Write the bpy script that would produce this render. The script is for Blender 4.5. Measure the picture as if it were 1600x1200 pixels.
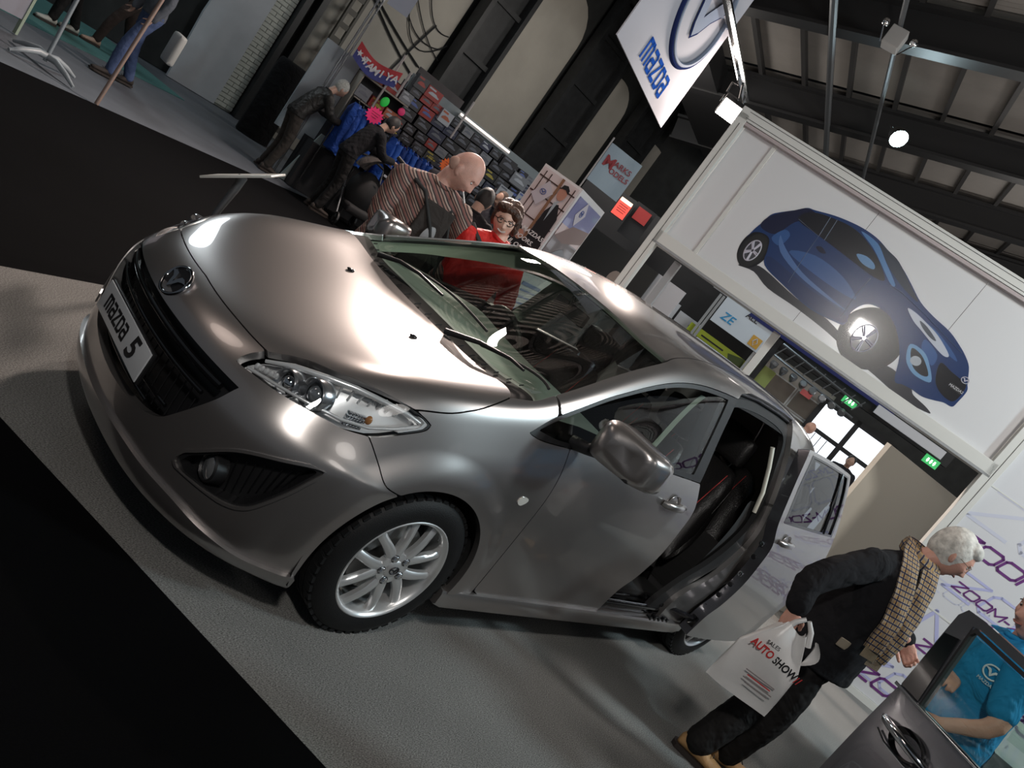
import bpy, bmesh, math, random
import numpy as np
from mathutils import Vector, Matrix, Quaternion
random.seed(5)
for o in list(bpy.data.objects): bpy.data.objects.remove(o)
SC = bpy.context.scene
COL = SC.collection
PI = math.pi
# ---------------------------------------------------------------- camera
CAM = np.array([-2.146, -2.607, 1.593]); YAW, PIT, ROL = [math.radians(a) for a in (40.18, 9.78, 36.33)]; FPX = 1283.2
_f = np.array([math.cos(PIT)*math.cos(YAW), math.cos(PIT)*math.sin(YAW), -math.sin(PIT)])
_r0 = np.array([math.sin(YAW), -math.cos(YAW), 0]); _u0 = np.cross(_r0, _f)
_r = math.cos(ROL)*_r0+math.sin(ROL)*_u0; _u = -math.sin(ROL)*_r0+math.cos(ROL)*_u0
cd = bpy.data.cameras.new('camera'); cam = bpy.data.objects.new('camera', cd); COL.objects.link(cam)
cam.matrix_world = Matrix(((_r[0], _u[0], -_f[0], CAM[0]), (_r[1], _u[1], -_f[1], CAM[1]), (_r[2], _u[2], -_f[2], CAM[2]), (0, 0, 0, 1)))
cd.sensor_fit = 'HORIZONTAL'; cd.sensor_width = 36.0; cd.lens = 36.0*FPX/1600.0; cd.clip_start = .05; cd.clip_end = 200
SC.camera = cam
# ---------------------------------------------------------------- world, exposure
w = bpy.data.worlds.new('world'); SC.world = w; w.use_nodes = True
w.node_tree.nodes['Background'].inputs[0].default_value = (.62, .70, .80, 1); w.node_tree.nodes['Background'].inputs[1].default_value = .10
SC.view_settings.view_transform = 'Standard'; SC.view_settings.look = 'None'
SC.view_settings.gamma = 1.0; SC.view_settings.use_curve_mapping = False; SC.view_settings.exposure = 0.0
# ---------------------------------------------------------------- lights of the hall (only flood_light_b and cool_light_far hang at a housing built further down)
def area(name, loc, target, size, power, color, size_y=None, spread=180):
    ld = bpy.data.lights.new(name, 'AREA'); ld.energy = power; ld.color = color; ld.size = size
    ld.shape = 'RECTANGLE'; ld.size_y = size_y or size; ld.spread = math.radians(spread)
    o = bpy.data.objects.new(name, ld); COL.objects.link(o); o.location = loc
    d = Vector(target)-Vector(loc); o.rotation_euler = d.to_track_quat('-Z', 'Y').to_euler()
    return o
WARM = (1.0, .83, .74); COOL = (.72, .92, 1.0); NEUT = (1.0, .95, .9)
area('flood_light_a', (.97, 2.36, 4.5), (0, -.2, .8), .13, 45, WARM)
area('flood_light_b', (5.45, 3.55, 3.85), (1, -1, .6), .25, 90, WARM)
area('flood_light_c', (-2.5, -2.8, 3.5), (4.2, .8, 2.3), .28, 70, NEUT)
area('flood_light_d', (4.6, 6.1, 4.6), (.3, -.4, .8), .40, 520, WARM)
area('cool_light', (4.2, -5.0, 4.8), (2, -1, .6), .5, 150, COOL)
area('cool_light_far', (10.2, 4.3, 5.75), (7, 2, 0), .3, 80, COOL)
area('stand_light', (3.0, -3.6, 4.6), (5.6, -1.0, 1.6), .6, 100, NEUT)
def fill_point(loc, power, col, r=.8):  # unseen point lights added as fill for walls and roof, no lamp there
    ld = bpy.data.lights.new('hall_fill', 'POINT'); ld.energy = power; ld.color = col; ld.shadow_soft_size = r
    o = bpy.data.objects.new('hall_fill', ld); COL.objects.link(o); o.location = loc
for l_, p_, c_ in (((1, 11, 5.0), 230, (.85, .95, 1)), ((9, 8.5, 4.4), 260, (1, .93, .86)), ((12, -1.5, 4.6), 300, NEUT), ((16, 3, 4.6), 200, NEUT), ((-4, 3, 5), 60, WARM), ((7.6, 0.5, 4.3), 130, (1, .93, .88)), ((0, -7, 5), 85, NEUT)): fill_point(l_, p_, c_)

# ---------------------------------------------------------------- materials
MATS = {}
def nt(name):
    m = bpy.data.materials.new(name); m.use_nodes = True
    return m, m.node_tree, m.node_tree.nodes['Principled BSDF']
def mat(name, col, rough=.6, metal=0.0, coat=0.0, emit=None, es=1.0, noise=0.0, nscale=30, bump=0.0, bscale=200, spec=.5, sheen=0, alpha=None, trans=0.0, space='Object'):
    if name in MATS: return MATS[name]
    m, t, b = nt(name)
    c = tuple(col)+(1,)
    b.inputs['Base Color'].default_value = c; b.inputs['Roughness'].default_value = rough; b.inputs['Metallic'].default_value = metal
    b.inputs['Coat Weight'].default_value = coat; b.inputs['Coat Roughness'].default_value = .04; b.inputs['Specular IOR Level'].default_value = spec
    if sheen: b.inputs['Sheen Weight'].default_value = sheen
    if trans: b.inputs['Transmission Weight'].default_value = trans
    if emit is not None:
        b.inputs['Emission Color'].default_value = tuple(emit)+(1,); b.inputs['Emission Strength'].default_value = es
    tc = t.nodes.new('ShaderNodeTexCoord')
    if noise:
        n = t.nodes.new('ShaderNodeTexNoise'); n.inputs['Scale'].default_value = nscale; n.inputs['Detail'].default_value = 4
        t.links.new(tc.outputs[space], n.inputs['Vector'])
        r = t.nodes.new('ShaderNodeMapRange'); r.inputs[1].default_value = .3; r.inputs[2].default_value = .7
        r.inputs[3].default_value = 1-noise; r.inputs[4].default_value = 1+noise
        t.links.new(n.outputs['Fac'], r.inputs[0])
        mx = t.nodes.new('ShaderNodeVectorMath'); mx.operation = 'SCALE'; mx.inputs[0].default_value = col
        t.links.new(r.outputs[0], mx.inputs['Scale']); t.links.new(mx.outputs[0], b.inputs['Base Color'])
    if bump:
        n2 = t.nodes.new('ShaderNodeTexNoise'); n2.inputs['Scale'].default_value = bscale; n2.inputs['Detail'].default_value = 3
        t.links.new(tc.outputs[space], n2.inputs['Vector'])
        bp = t.nodes.new('ShaderNodeBump'); bp.inputs['Strength'].default_value = bump; bp.inputs['Distance'].default_value = .01
        t.links.new(n2.outputs['Fac'], bp.inputs['Height']); t.links.new(bp.outputs[0], b.inputs['Normal'])
    MATS[name] = m
    return m
def glass(name, tint=(.8, .85, .82), refl=.9, ior=1.45, rough=0.0):
    if name in MATS: return MATS[name]
    m = bpy.data.materials.new(name); m.use_nodes = True; t = m.node_tree; t.nodes.clear()
    out = t.nodes.new('ShaderNodeOutputMaterial'); mix = t.nodes.new('ShaderNodeMixShader')
    tr = t.nodes.new('ShaderNodeBsdfTransparent'); tr.inputs[0].default_value = tuple(tint)+(1,)
    gl = t.nodes.new('ShaderNodeBsdfGlossy'); gl.inputs['Color'].default_value = (refl, refl, refl, 1); gl.inputs['Roughness'].default_value = rough
    # Schlick reflectance, the same from both sides of a thin pane
    r0 = ((ior-1)/(ior+1))**2*1.9; lw = t.nodes.new('ShaderNodeLayerWeight'); lw.inputs[0].default_value = .5
    pw = t.nodes.new('ShaderNodeMath'); pw.operation = 'POWER'; pw.inputs[1].default_value = 5; t.links.new(lw.outputs['Facing'], pw.inputs[0])
    ma = t.nodes.new('ShaderNodeMath'); ma.operation = 'MULTIPLY_ADD'; ma.inputs[1].default_value = 1-r0; ma.inputs[2].default_value = r0; t.links.new(pw.outputs[0], ma.inputs[0])
    t.links.new(ma.outputs[0], mix.inputs[0]); t.links.new(tr.outputs[0], mix.inputs[1]); t.links.new(gl.outputs[0], mix.inputs[2])
    t.links.new(mix.outputs[0], out.inputs[0]); MATS[name] = m
    return m
# ---------------------------------------------------------------- object helpers
def new_obj(name, me, parent=None):
    o = bpy.data.objects.new(name, me); COL.objects.link(o)
    if parent is not None: o.parent = parent
    return o
def tag(o, label=None, cat=None, group=None, kind=None):
    if label: o['label'] = label
    if cat: o['category'] = cat
    if group: o['group'] = group
    if kind: o['kind'] = kind
    return o
def thing(name, label, cat, loc=(0, 0, 0), rz=0.0, group=None):
    o = bpy.data.objects.new(name, None); COL.objects.link(o); o.location = loc; o.rotation_euler = (0, 0, rz); o.empty_display_size = .1
    return tag(o, label, cat, group)
class MB:
    """collects vertices and faces, then links them as ONE mesh object"""
    def __init__(s): s.v = []; s.f = []; s.m = []; s.k = 0
    def add(s, vs, fs, M=None):
        b = len(s.v)
        if M is not None: vs = [tuple(M @ Vector(p)) for p in vs]
        s.v += [tuple(p) for p in vs]; s.f += [tuple(b+i for i in f) for f in fs]; s.m += [s.k]*len(fs); return s
    def box(s, c, d, M=None, bev=0.0):
        x, y, z = c; a, b, e = d[0]/2, d[1]/2, d[2]/2
        if bev <= 0:
            vs = [(x+i*a, y+j*b, z+k*e) for i in (-1, 1) for j in (-1, 1) for k in (-1, 1)]
            return s.add(vs, [(0, 1, 3, 2), (4, 6, 7, 5), (0, 4, 5, 1), (2, 3, 7, 6), (0, 2, 6, 4), (1, 5, 7, 3)], M)
        bm = bmesh.new(); bmesh.ops.create_cube(bm, size=1)
        for v in bm.verts: v.co = Vector((x+v.co.x*d[0], y+v.co.y*d[1], z+v.co.z*d[2]))
        bmesh.ops.bevel(bm, geom=bm.edges[:], offset=bev, segments=2, affect='EDGES', profile=.6)
        bm.verts.index_update(); vs = [tuple(v.co) for v in bm.verts]; fs = [[v.index for v in f.verts] for f in bm.faces]; bm.free()
        return s.add(vs, fs, M)
    def tube(s, pts, r, n=8, cap=True, M=None):
        pts = [Vector(p) for p in pts]; rs = r if isinstance(r, (list, tuple)) else [r]*len(pts)
        vs = []; fs = []; up = None
        for i, p in enumerate(pts):
            d = (pts[min(i+1, len(pts)-1)]-pts[max(i-1, 0)]).normalized()
            if up is None: up = Vector((0, 0, 1)) if abs(d.z) < .9 else Vector((1, 0, 0))
            a = d.cross(up)
            if a.length < 1e-5: a = d.orthogonal()
            a.normalize(); b = a.cross(d).normalized(); up = b
            for k in range(n):
                t = 2*PI*k/n; vs.append(tuple(p+(a*math.cos(t)+b*math.sin(t))*rs[i]))
        for i in range(len(pts)-1):
            for k in range(n):
                fs.append((i*n+k, i*n+(k+1) % n, (i+1)*n+(k+1) % n, (i+1)*n+k))
        if cap: fs.append(tuple(range(n-1, -1, -1))); fs.append(tuple((len(pts)-1)*n+k for k in range(n)))
        return s.add(vs, fs, M)
    def lathe(s, prof, n=32, M=None, close=False):
        """prof: (r, h) pairs, spun about local z"""
        vs = []; fs = []
        for r, h in prof:
            for k in range(n):
                t = 2*PI*k/n; vs.append((r*math.cos(t), r*math.sin(t), h))
        L = len(prof)
        for i in range(L-1 if not close else L):
            j = (i+1) % L
            for k in range(n): fs.append((i*n+k, i*n+(k+1) % n, j*n+(k+1) % n, j*n+k))
        return s.add(vs, fs, M)
    def prism(s, poly, h0, h1, M=None):
        """polygon in local xy extruded from z=h0 to h1"""
        n = len(poly); vs = [(p[0], p[1], h0) for p in poly]+[(p[0], p[1], h1) for p in poly]
        fs = [tuple(range(n-1, -1, -1)), tuple(range(n, 2*n))]+[(i, (i+1) % n, n+(i+1) % n, n+i) for i in range(n)]
        return s.add(vs, fs, M)
    def ell(s, c, r, n=16, m=10, M=None):
        vs = [(c[0], c[1], c[2]+r[2])]; fs = []
        for i in range(1, m):
            t = PI*i/m
            for k in range(n):
                a = 2*PI*k/n; vs.append((c[0]+r[0]*math.sin(t)*math.cos(a), c[1]+r[1]*math.sin(t)*math.sin(a), c[2]+r[2]*math.cos(t)))
        vs.append((c[0], c[1], c[2]-r[2])); L = len(vs)-1
        for k in range(n): fs.append((0, 1+k, 1+(k+1) % n)); fs.append((L, L-n+(k+1) % n, L-n+k))
        for i in range(m-2):
            for k in range(n): fs.append((1+i*n+k, 1+(i+1)*n+k, 1+(i+1)*n+(k+1) % n, 1+i*n+(k+1) % n))
        return s.add(vs, fs, M)
    def sheet(s, fn, nu, nv, M=None):
        vs = [fn(i/nu, j/nv) for i in range(nu+1) for j in range(nv+1)]
        fs = [(i*(nv+1)+j, (i+1)*(nv+1)+j, (i+1)*(nv+1)+j+1, i*(nv+1)+j+1) for i in range(nu) for j in range(nv)]
        return s.add(vs, fs, M)
    def mesh(s, name, mats, smooth=None):
        me = bpy.data.meshes.new(name); me.from_pydata(s.v, [], s.f)
        for m in (mats if isinstance(mats, (list, tuple)) else [mats]): me.materials.append(m)
        if max(s.m, default=0) > 0: me.polygons.foreach_set('material_index', s.m)
        bm = bmesh.new(); bm.from_mesh(me); bmesh.ops.recalc_face_normals(bm, faces=bm.faces); bm.to_mesh(me); bm.free()
        if smooth is not None:
            me.polygons.foreach_set('use_smooth', [True]*len(me.polygons))
            if smooth < 179: me.set_sharp_from_angle(angle=math.radians(smooth))
        return me
    def build(s, name, mats, parent=None, smooth=None): return new_obj(name, s.mesh(name, mats, smooth), parent)
def T(loc=(0, 0, 0), rx=0, ry=0, rz=0, sc=(1, 1, 1)):
    return Matrix.Translation(loc) @ Matrix.Rotation(rz, 4, 'Z') @ Matrix.Rotation(ry, 4, 'Y') @ Matrix.Rotation(rx, 4, 'X') @ Matrix.Diagonal((sc[0], sc[1], sc[2], 1))
def frame(o, x, y):
    """matrix with origin o, local x along x, local y near y, z = x cross y"""
    x = Vector(x).normalized(); z = x.cross(Vector(y)).normalized(); y = z.cross(x)
    return Matrix(((x.x, y.x, z.x, o[0]), (x.y, y.y, z.y, o[1]), (x.z, y.z, z.z, o[2]), (0, 0, 0, 1)))
def copy_thing(root, loc=None, rz=None, label=None, group=None):
    c = root.copy(); COL.objects.link(c)
    if loc is not None: c.location = loc
    if rz is not None: c.rotation_euler = (0, 0, rz)
    if label: c['label'] = label
    if group: c['group'] = group
    for ch in list(root.children):
        d = ch.copy(); COL.objects.link(d); d.parent = c
        for g in list(ch.children):
            e = g.copy(); COL.objects.link(e); e.parent = d
    return c
FONTS = {}
def text(s, size, M, m, name='lettering', parent=None, depth=.002, shear=0.0, space=1.0, align='CENTER', offset=0.0, sx=1.0):
    cu = bpy.data.curves.new('t', 'FONT'); cu.body = s; cu.size = size; cu.extrude = depth/2; cu.shear = shear; cu.space_character = space
    cu.align_x = align; cu.align_y = 'CENTER'; cu.offset = offset; cu.resolution_u = 3
    o = bpy.data.objects.new('t', cu); COL.objects.link(o)
    dg = bpy.context.evaluated_depsgraph_get(); me = bpy.data.meshes.new_from_object(o.evaluated_get(dg)); bpy.data.objects.remove(o)
    for v in me.vertices: v.co.x *= sx
    me.transform(M); me.materials.clear(); me.materials.append(m); me.name = name
    return new_obj(name, me, parent)
# ---------------------------------------------------------------- car body surface (a smooth lofted sheet, half body, w = |y|)
FW = [0, .25, .45, .60, .69, .76, .805, .835, .85, .862, .868, .868]
FO = [0, .014, .055, .125, .19, .27, .35, .43, .50, .57, .64, .70]
def front_col(x0, z0, wf=1.0, zc=0.0, pole=(-.25, .3), of=1.0, pj=8):
    out = []
    for j in range(12):
        x = x0 + FO[j]*of; w = FW[j]*wf; z = z0 + zc*(j/8.0 if j < 8 else 1)
        if j > pj:
            t = (j-pj)/(11-pj); bx, bz = out[pj][0], out[pj][2]
            x = bx + (pole[0]-bx)*t; z = bz + (pole[1]-bz)*t; w = FW[j]*wf
        out.append((x, w, z))
    return out
def cabin(x, top, mid):
    # top: list of 4 (dx, w, z) for j0..3 ; mid: 8 (w, z) for j4..11
    return [(x+a, w, z) for a, w, z in top] + [(x+top[3][0]*1.05, w, z) for w, z in mid]
SIDE = [(.865, .915), (.876, .76), (.880, .60), (.872, .42), (.85, .175)]
CAGE = [
 front_col(-.77, .15, .93, 0, (-.25, .10), .95),
 front_col(-.84, .175, .975, 0, (-.22, .20), 1.0),
 front_col(-.865, .26, 1.0, .01, (-.20, .30), 1.0),
 front_col(-.87, .38, 1.005, .02, (-.18, .38), 1.0),
 front_col(-.875, .50, 1.005, .02, (-.12, .44), 1.0),
 front_col(-.87, .62, 1.0, .02, (-.05, .48), 1.02),
 [(-.835, 0, .725), (-.815, .25, .73), (-.745, .45, .735), (-.655, .60, .74), (-.565, .70, .72), (-.47, .775, .68), (-.37, .825, .65), (-.27, .86, .62), (-.18, .872, .59), (-.10, .875, .55), (-.04, .875, .52), (.0, .87, .49)],
 [(-.70, 0, .815), (-.68, .25, .82), (-.615, .45, .83), (-.51, .63, .875), (-.42, .72, .855), (-.34, .78, .78), (-.26, .82, .73), (-.19, .855, .69), (-.12, .872, .645), (-.06, .875, .59), (.0, .875, .55), (.03, .87, .50)],
 [(-.42, 0, .90), (-.40, .28, .905), (-.35, .50, .93), (-.28, .66, .965), (-.22, .745, .955), (-.16, .79, .88), (-.11, .825, .815), (-.07, .858, .755), (-.03, .873, .68), (0, .877, .61), (.03, .875, .55), (.05, .87, .49)],
 [(-.06, 0, .968), (-.05, .30, .972), (.0, .51, .995), (.06, .685, 1.04), (.09, .765, 1.02), (.11, .80, .94), (.12, .83, .87), (.13, .862, .795), (.13, .875, .70), (.12, .878, .60), (.12, .876, .50), (.12, .87, .40)],
 [(.13, 0, 1.005), (.145, .30, 1.01), (.19, .52, 1.025), (.25, .715, 1.095), (.265, .775, 1.07), (.28, .81, .99), (.29, .835, .915), (.30, .864, .83), (.30, .877, .72), (.29, .879, .60), (.28, .876, .44), (.27, .865, .27)],
 [(.33, 0, 1.14), (.35, .30, 1.145), (.405, .51, 1.15), (.48, .705, 1.215), (.50, .76, 1.165), (.50, .80, 1.06), (.50, .833, .965), (.50, .866, .86), (.50, .878, .74), (.50, .880, .60), (.50, .875, .42), (.50, .855, .175)],
 [(.68, 0, 1.375), (.70, .29, 1.37), (.755, .48, 1.355), (.83, .64, 1.39), (.85, .70, 1.33), (.85, .755, 1.16), (.85, .835, 1.015), (.85, .866, .90), (.85, .878, .76), (.85, .881, .60), (.85, .874, .42), (.85, .852, .175)],
 [(.97, 0, 1.535), (.99, .28, 1.53), (1.04, .46, 1.51), (1.10, .61, 1.505), (1.13, .675, 1.43), (1.14, .745, 1.22), (1.14, .832, 1.04), (1.14, .866, .91), (1.14, .878, .76), (1.14, .881, .60), (1.14, .873, .42), (1.14, .85, .175)],
 [(1.40, 0, 1.605), (1.41, .27, 1.60), (1.42, .46, 1.585), (1.44, .60, 1.555), (1.45, .665, 1.475), (1.45, .745, 1.26), (1.45, .832, 1.06)] + [(1.45, w, z) for w, z in SIDE],
 [(1.95, 0, 1.635), (1.95, .27, 1.632), (1.95, .46, 1.622), (1.95, .59, 1.59), (1.95, .66, 1.50), (1.95, .745, 1.30), (1.95, .828, 1.08)] + [(1.95, w, z) for w, z in SIDE],
 [(2.55, 0, 1.63), (2.55, .27, 1.628), (2.55, .46, 1.618), (2.55, .58, 1.59), (2.55, .65, 1.49), (2.55, .73, 1.31), (2.55, .81, 1.11), (2.55, .86, .93), (2.55, .876, .76), (2.55, .880, .60), (2.55, .872, .42), (2.55, .85, .18)],
 [(3.05, 0, 1.58), (3.05, .26, 1.578), (3.05, .43, 1.565), (3.05, .545, 1.535), (3.04, .615, 1.47), (3.04, .69, 1.31), (3.04, .765, 1.13), (3.04, .82, .96), (3.04, .85, .78), (3.04, .855, .60), (3.04, .85, .42), (3.04, .82, .22)],
 [(3.42, 0, 1.53), (3.41, .24, 1.525), (3.39, .38, 1.51), (3.36, .48, 1.48), (3.35, .54, 1.42), (3.36, .61, 1.28), (3.38, .68, 1.13), (3.40, .73, .96), (3.42, .77, .78), (3.42, .78, .60), (3.40, .77, .42), (3.36, .74, .24)],
 [(3.52, 0, 1.42), (3.515, .20, 1.415), (3.50, .33, 1.40), (3.48, .42, 1.37), (3.48, .48, 1.31), (3.50, .54, 1.22), (3.54, .60, 1.09), (3.58, .65, .94), (3.62, .68, .78), (3.62, .69, .60), (3.60, .67, .44), (3.54, .62, .28)],
 [(3.58, 0, 1.15), (3.58, .15, 1.15), (3.58, .24, 1.14), (3.58, .30, 1.12), (3.59, .34, 1.08), (3.60, .37, 1.02), (3.62, .40, .95), (3.64, .42, .86), (3.66, .43, .76), (3.66, .42, .64), (3.64, .40, .54), (3.60, .36, .46)],
 [(3.66, 0, .80), (3.66, .05, .80), (3.66, .08, .79), (3.66, .10, .78), (3.66, .11, .77), (3.66, .12, .76), (3.66, .12, .75), (3.66, .12, .73), (3.66, .12, .71), (3.66, .11, .69), (3.66, .10, .67), (3.65, .09, .65)],
]
_A = np.array(CAGE, float)                                  # (C, 12, 3)
_A = np.concatenate([2*_A[:1]-_A[1:2], _A, 2*_A[-1:]-_A[-2:-1]], 0)
_m = _A[:, 1:2].copy(); _m[:, :, 1] *= -1
_A = np.concatenate([_m, _A, 2*_A[:, -1:]-_A[:, -2:-1]], 1)
NU, NV = len(CAGE)-1, 11                                    # u in [0, NU], v in [0, NV]
def _bs(t):
    return np.stack([(1-t)**3, 3*t**3-6*t**2+4, -3*t**3+3*t**2+3*t+1, t**3], -1)/6.0
def body_point(u, v):
    """u, v arrays -> points (N,3) with y = w >= 0 for v >= 0 and mirrored for v < 0"""
    u = np.asarray(u, float); v = np.asarray(v, float)
    sg = np.where(v < 0, -1.0, 1.0); v = np.abs(v)
    iu = np.clip(np.floor(u).astype(int), 0, NU-1); iv = np.clip(np.floor(v).astype(int), 0, NV-1)
    bu = _bs(u-iu); bv = _bs(v-iv)
    P = np.zeros(u.shape+(3,))
    for a in range(4):
        for b in range(4):
            P += (bu[..., a]*bv[..., b])[..., None]*_A[iu+a, iv+b]
    # flare over the wheel arches: a soft raised arc
    for cx, cz in ((-.02, .315), (2.75, .315)):
        rr = np.hypot(P[..., 0]-cx, P[..., 2]-cz)
        k = np.clip((rr-.36)/.035, 0, 1); k2 = np.clip((.50-rr)/.11, 0, 1)
        side = np.clip((np.abs(P[..., 1])-.70)/.10, 0, 1)
        P[..., 1] += .013*(k2*k2*(3-2*k2))*side
    P[..., 1] *= sg
    return P
def body_normal(u, v, h=2e-3):
    a = body_point(np.minimum(u+h, NU), v)-body_point(np.maximum(u-h, 0), v)
    b = body_point(u, np.clip(v+h, -NV, NV))-body_point(u, np.clip(v-h, -NV, NV))
    n = np.cross(a, b); l = np.linalg.norm(n, axis=-1, keepdims=True); n = n/np.maximum(l, 1e-12)
    return n
# ---------------------------------------------------------------- trimmed panels cut out of the body surface
def cr(pts, n=8, closed=False):
    P = np.array(pts, float)
    if len(P) < 3 and not closed: return P
    E = np.vstack([P[-1:], P, P[:2]]) if closed else np.vstack([2*P[:1]-P[1:2], P, 2*P[-1:]-P[-2:-1]])
    out = []
    for i in range(len(E)-3):
        p0, p1, p2, p3 = E[i:i+4]
        for t in np.linspace(0, 1, n, endpoint=False):
            out.append(.5*((2*p1)+(-p0+p2)*t+(2*p0-5*p1+4*p2-p3)*t*t+(-p0+3*p1-3*p2+p3)*t**3))
    if not closed: out.append(P[-1])
    return np.array(out)
def join(*cs): return np.vstack(cs)
def sym(half):
    """half polygon from v=0 round to v=0 -> full symmetric polygon"""
    m = half[::-1].copy(); m[:, 1] *= -1
    return np.vstack([half, m])
def inpoly(x, y, P):
    x0, y0 = P[:, 0], P[:, 1]; x1, y1 = np.roll(x0, -1), np.roll(y0, -1); c = np.zeros(x.shape, bool)
    for a, b, e, g in zip(x0, y0, x1, y1):
        if b == g: continue
        k = ((b > y) != (g > y)) & (x < (e-a)*(y-b)/(g-b)+a); c ^= k
    return c
def field(U, V, X, poly):
    n = []
    for i in range(len(poly)):
        a, b = poly[i], poly[(i+1) % len(poly)]; k = max(1, int(np.hypot(*(b-a))/.12)); 
        for t in range(k): n.append(a+(b-a)*t/k)
    n = np.array(n); L = body_point(n[:, 0], n[:, 1]); L2 = np.roll(L, -1, 0); D = L2-L; dd = np.maximum((D*D).sum(1), 1e-12)
    dist = np.full(len(X), 9.0)
    for a in range(len(L)):
        w_ = X-L[a]; t = np.clip((w_@D[a])/dd[a], 0, 1); q = w_-t[:, None]*D[a]; dist = np.minimum(dist, (q*q).sum(1))
    return np.sqrt(dist)*np.where(inpoly(U, V, poly), 1, -1)
ARCHES = ((-.02, .315, .365), (2.75, .315, .365))
def panel(name, poly, m, side=0, gap=.005, holes=(), off=0.0, skirt=.03, cell=.014, arch=False, shift=(0, 0, 0), parent=None, hgap=None, clipfn=None, skm=None, one=True):
    u0, v0 = poly.min(0)-.02; u1, v1 = poly.max(0)+.02
    u0 = max(u0, 0); u1 = min(u1, NU); v1 = min(v1, NV); v0 = max(v0, -NV if side == 0 else 0)
    tu = np.linspace(u0, u1, 30); tv = np.linspace(v0, v1, 30)
    A = body_point(*np.meshgrid(tu, tv, indexing='ij'))
    su = np.linalg.norm(np.diff(A, axis=0), axis=2); sv = np.linalg.norm(np.diff(A, axis=1), axis=2)
    # spread the grid lines evenly by arc length
    cu = np.concatenate([[0], np.cumsum(su.max(1))]); cv = np.concatenate([[0], np.cumsum(sv.max(0))])
    nu_ = int(min(max(cu[-1]/cell, 4), 260)); nv_ = int(min(max(cv[-1]/cell, 4), 260))
    gu = np.interp(np.linspace(0, cu[-1], nu_+1), cu, tu); gv = np.interp(np.linspace(0, cv[-1], nv_+1), cv, tv)
    UU, VV = [a.ravel() for a in np.meshgrid(gu, gv, indexing='ij')]
    X = body_point(UU, VV); N = body_normal(UU, VV)
    F = field(UU, VV, X, poly)-gap/2
    for h in holes: F = np.minimum(F, -field(UU, VV, X, h)-(gap if hgap is None else hgap)/2)
    if arch:
        for cx, cz, R in ARCHES:
            g = np.hypot(X[:, 0]-cx, X[:, 2]-cz)-R; F = np.minimum(F, np.where(np.abs(X[:, 1]) > .5, g, 1.0))
    if clipfn is not None: F = np.minimum(F, clipfn(X))
    P = X+N*off
    idx = np.arange((nu_+1)*(nv_+1)).reshape(nu_+1, nv_+1)
    a, b, c, d = idx[:-1, :-1].ravel(), idx[1:, :-1].ravel(), idx[1:, 1:].ravel(), idx[:-1, 1:].ravel()
    tris = np.vstack([np.stack([a, b, c], 1), np.stack([a, c, d], 1)])
    ins = F[tris] > 0; k = ins.sum(1)
    keep = [tuple(t) for t in tris[k == 3]]
    Pl = list(map(tuple, P)); Nl = list(map(tuple, N)); cache = {}
    def cut(i, j):
        key = (min(i, j), max(i, j))
        if key not in cache:
            t = F[i]/(F[i]-F[j]); t = min(max(t, .02), .98)
            cache[key] = len(Pl); Pl.append(tuple(P[i]+(P[j]-P[i])*t)); q = N[i]+(N[j]-N[i])*t; q = q/np.linalg.norm(q); Nl.append(tuple(q))
        return cache[key]
    for t in tris[(k == 1) | (k == 2)]:
        s = F[t] > 0
        if s.sum() == 1:
            i = int(np.where(s)[0][0]); p, q, r_ = t[i], t[(i+1) % 3], t[(i+2) % 3]
            keep.append((p, cut(p, q), cut(p, r_)))
        else:
            i = int(np.where(~s)[0][0]); p, q, r_ = t[i], t[(i+1) % 3], t[(i+2) % 3]
            e, g = cut(q, p), cut(r_, p); keep.append((q, r_, g)); keep.append((q, g, e))
    if not keep: print('EMPTY panel', name); return None
    # drop stray slivers: keep the connected pieces that matter
    KK = np.array(keep); lab = np.arange(len(Pl))
    for _ in range(400):
        m_ = lab[KK].min(1); old_ = lab.copy(); np.minimum.at(lab, KK.ravel(), np.repeat(m_, 3)); lab = lab[lab]
        if (lab == old_).all(): break
    tl = lab[KK[:, 0]]; u_, c_ = np.unique(tl, return_counts=True); big = u_[c_ >= (c_.max() if one else .15*c_.max())]; keep = [k_ for k_, t_ in zip(keep, tl) if t_ in set(big.tolist())]
    K = np.array(keep); used = np.unique(K); mp = np.full(len(Pl), -1); mp[used] = np.arange(len(used))
    K = mp[K]; P = np.array(Pl)[used]; N = np.array(Nl)[used]
    if side < 0: P[:, 1] *= -1; N[:, 1] *= -1
    # side < 0 keeps mirrored winding reversed
    # orient by normal
    fn = np.cross(P[K[:, 1]]-P[K[:, 0]], P[K[:, 2]]-P[K[:, 0]]); fl = (fn*N[K[:, 0]]).sum(1) < 0
    K[fl] = K[fl][:, ::-1]
    nf = len(K); ne = 0; vN = len(P)
    if skirt > 0:
        ed = {}
        for t in K:
            for i in range(3):
                e = (int(t[i]), int(t[(i+1) % 3])); ed[e] = 1
        be = [e for e in ed if (e[1], e[0]) not in ed]
        bv = sorted({i for e in be for i in e}); mpp = {v: i for i, v in enumerate(bv)}
        top = P[bv]; bot = P[bv]-N[bv]*skirt; b0 = len(P)
        P = np.vstack([P, top, bot]); L = len(bv); q = []
        for e in be:
            i, j = mpp[e[0]], mpp[e[1]]; q += [(b0+j, b0+i, b0+L+i), (b0+j, b0+L+i, b0+L+j)]
        K = np.vstack([K, np.array(q)])
    P = P+np.array(shift)
    me = bpy.data.meshes.new(name); me.vertices.add(len(P)); me.vertices.foreach_set('co', P.astype(np.float32).ravel())
    me.loops.add(len(K)*3); me.loops.foreach_set('vertex_index', K.astype(np.int32).ravel())
    me.polygons.add(len(K)); me.polygons.foreach_set('loop_start', np.arange(0, len(K)*3, 3, dtype=np.int32))
    me.update(calc_edges=True)
    me.materials.append(m)
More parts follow.
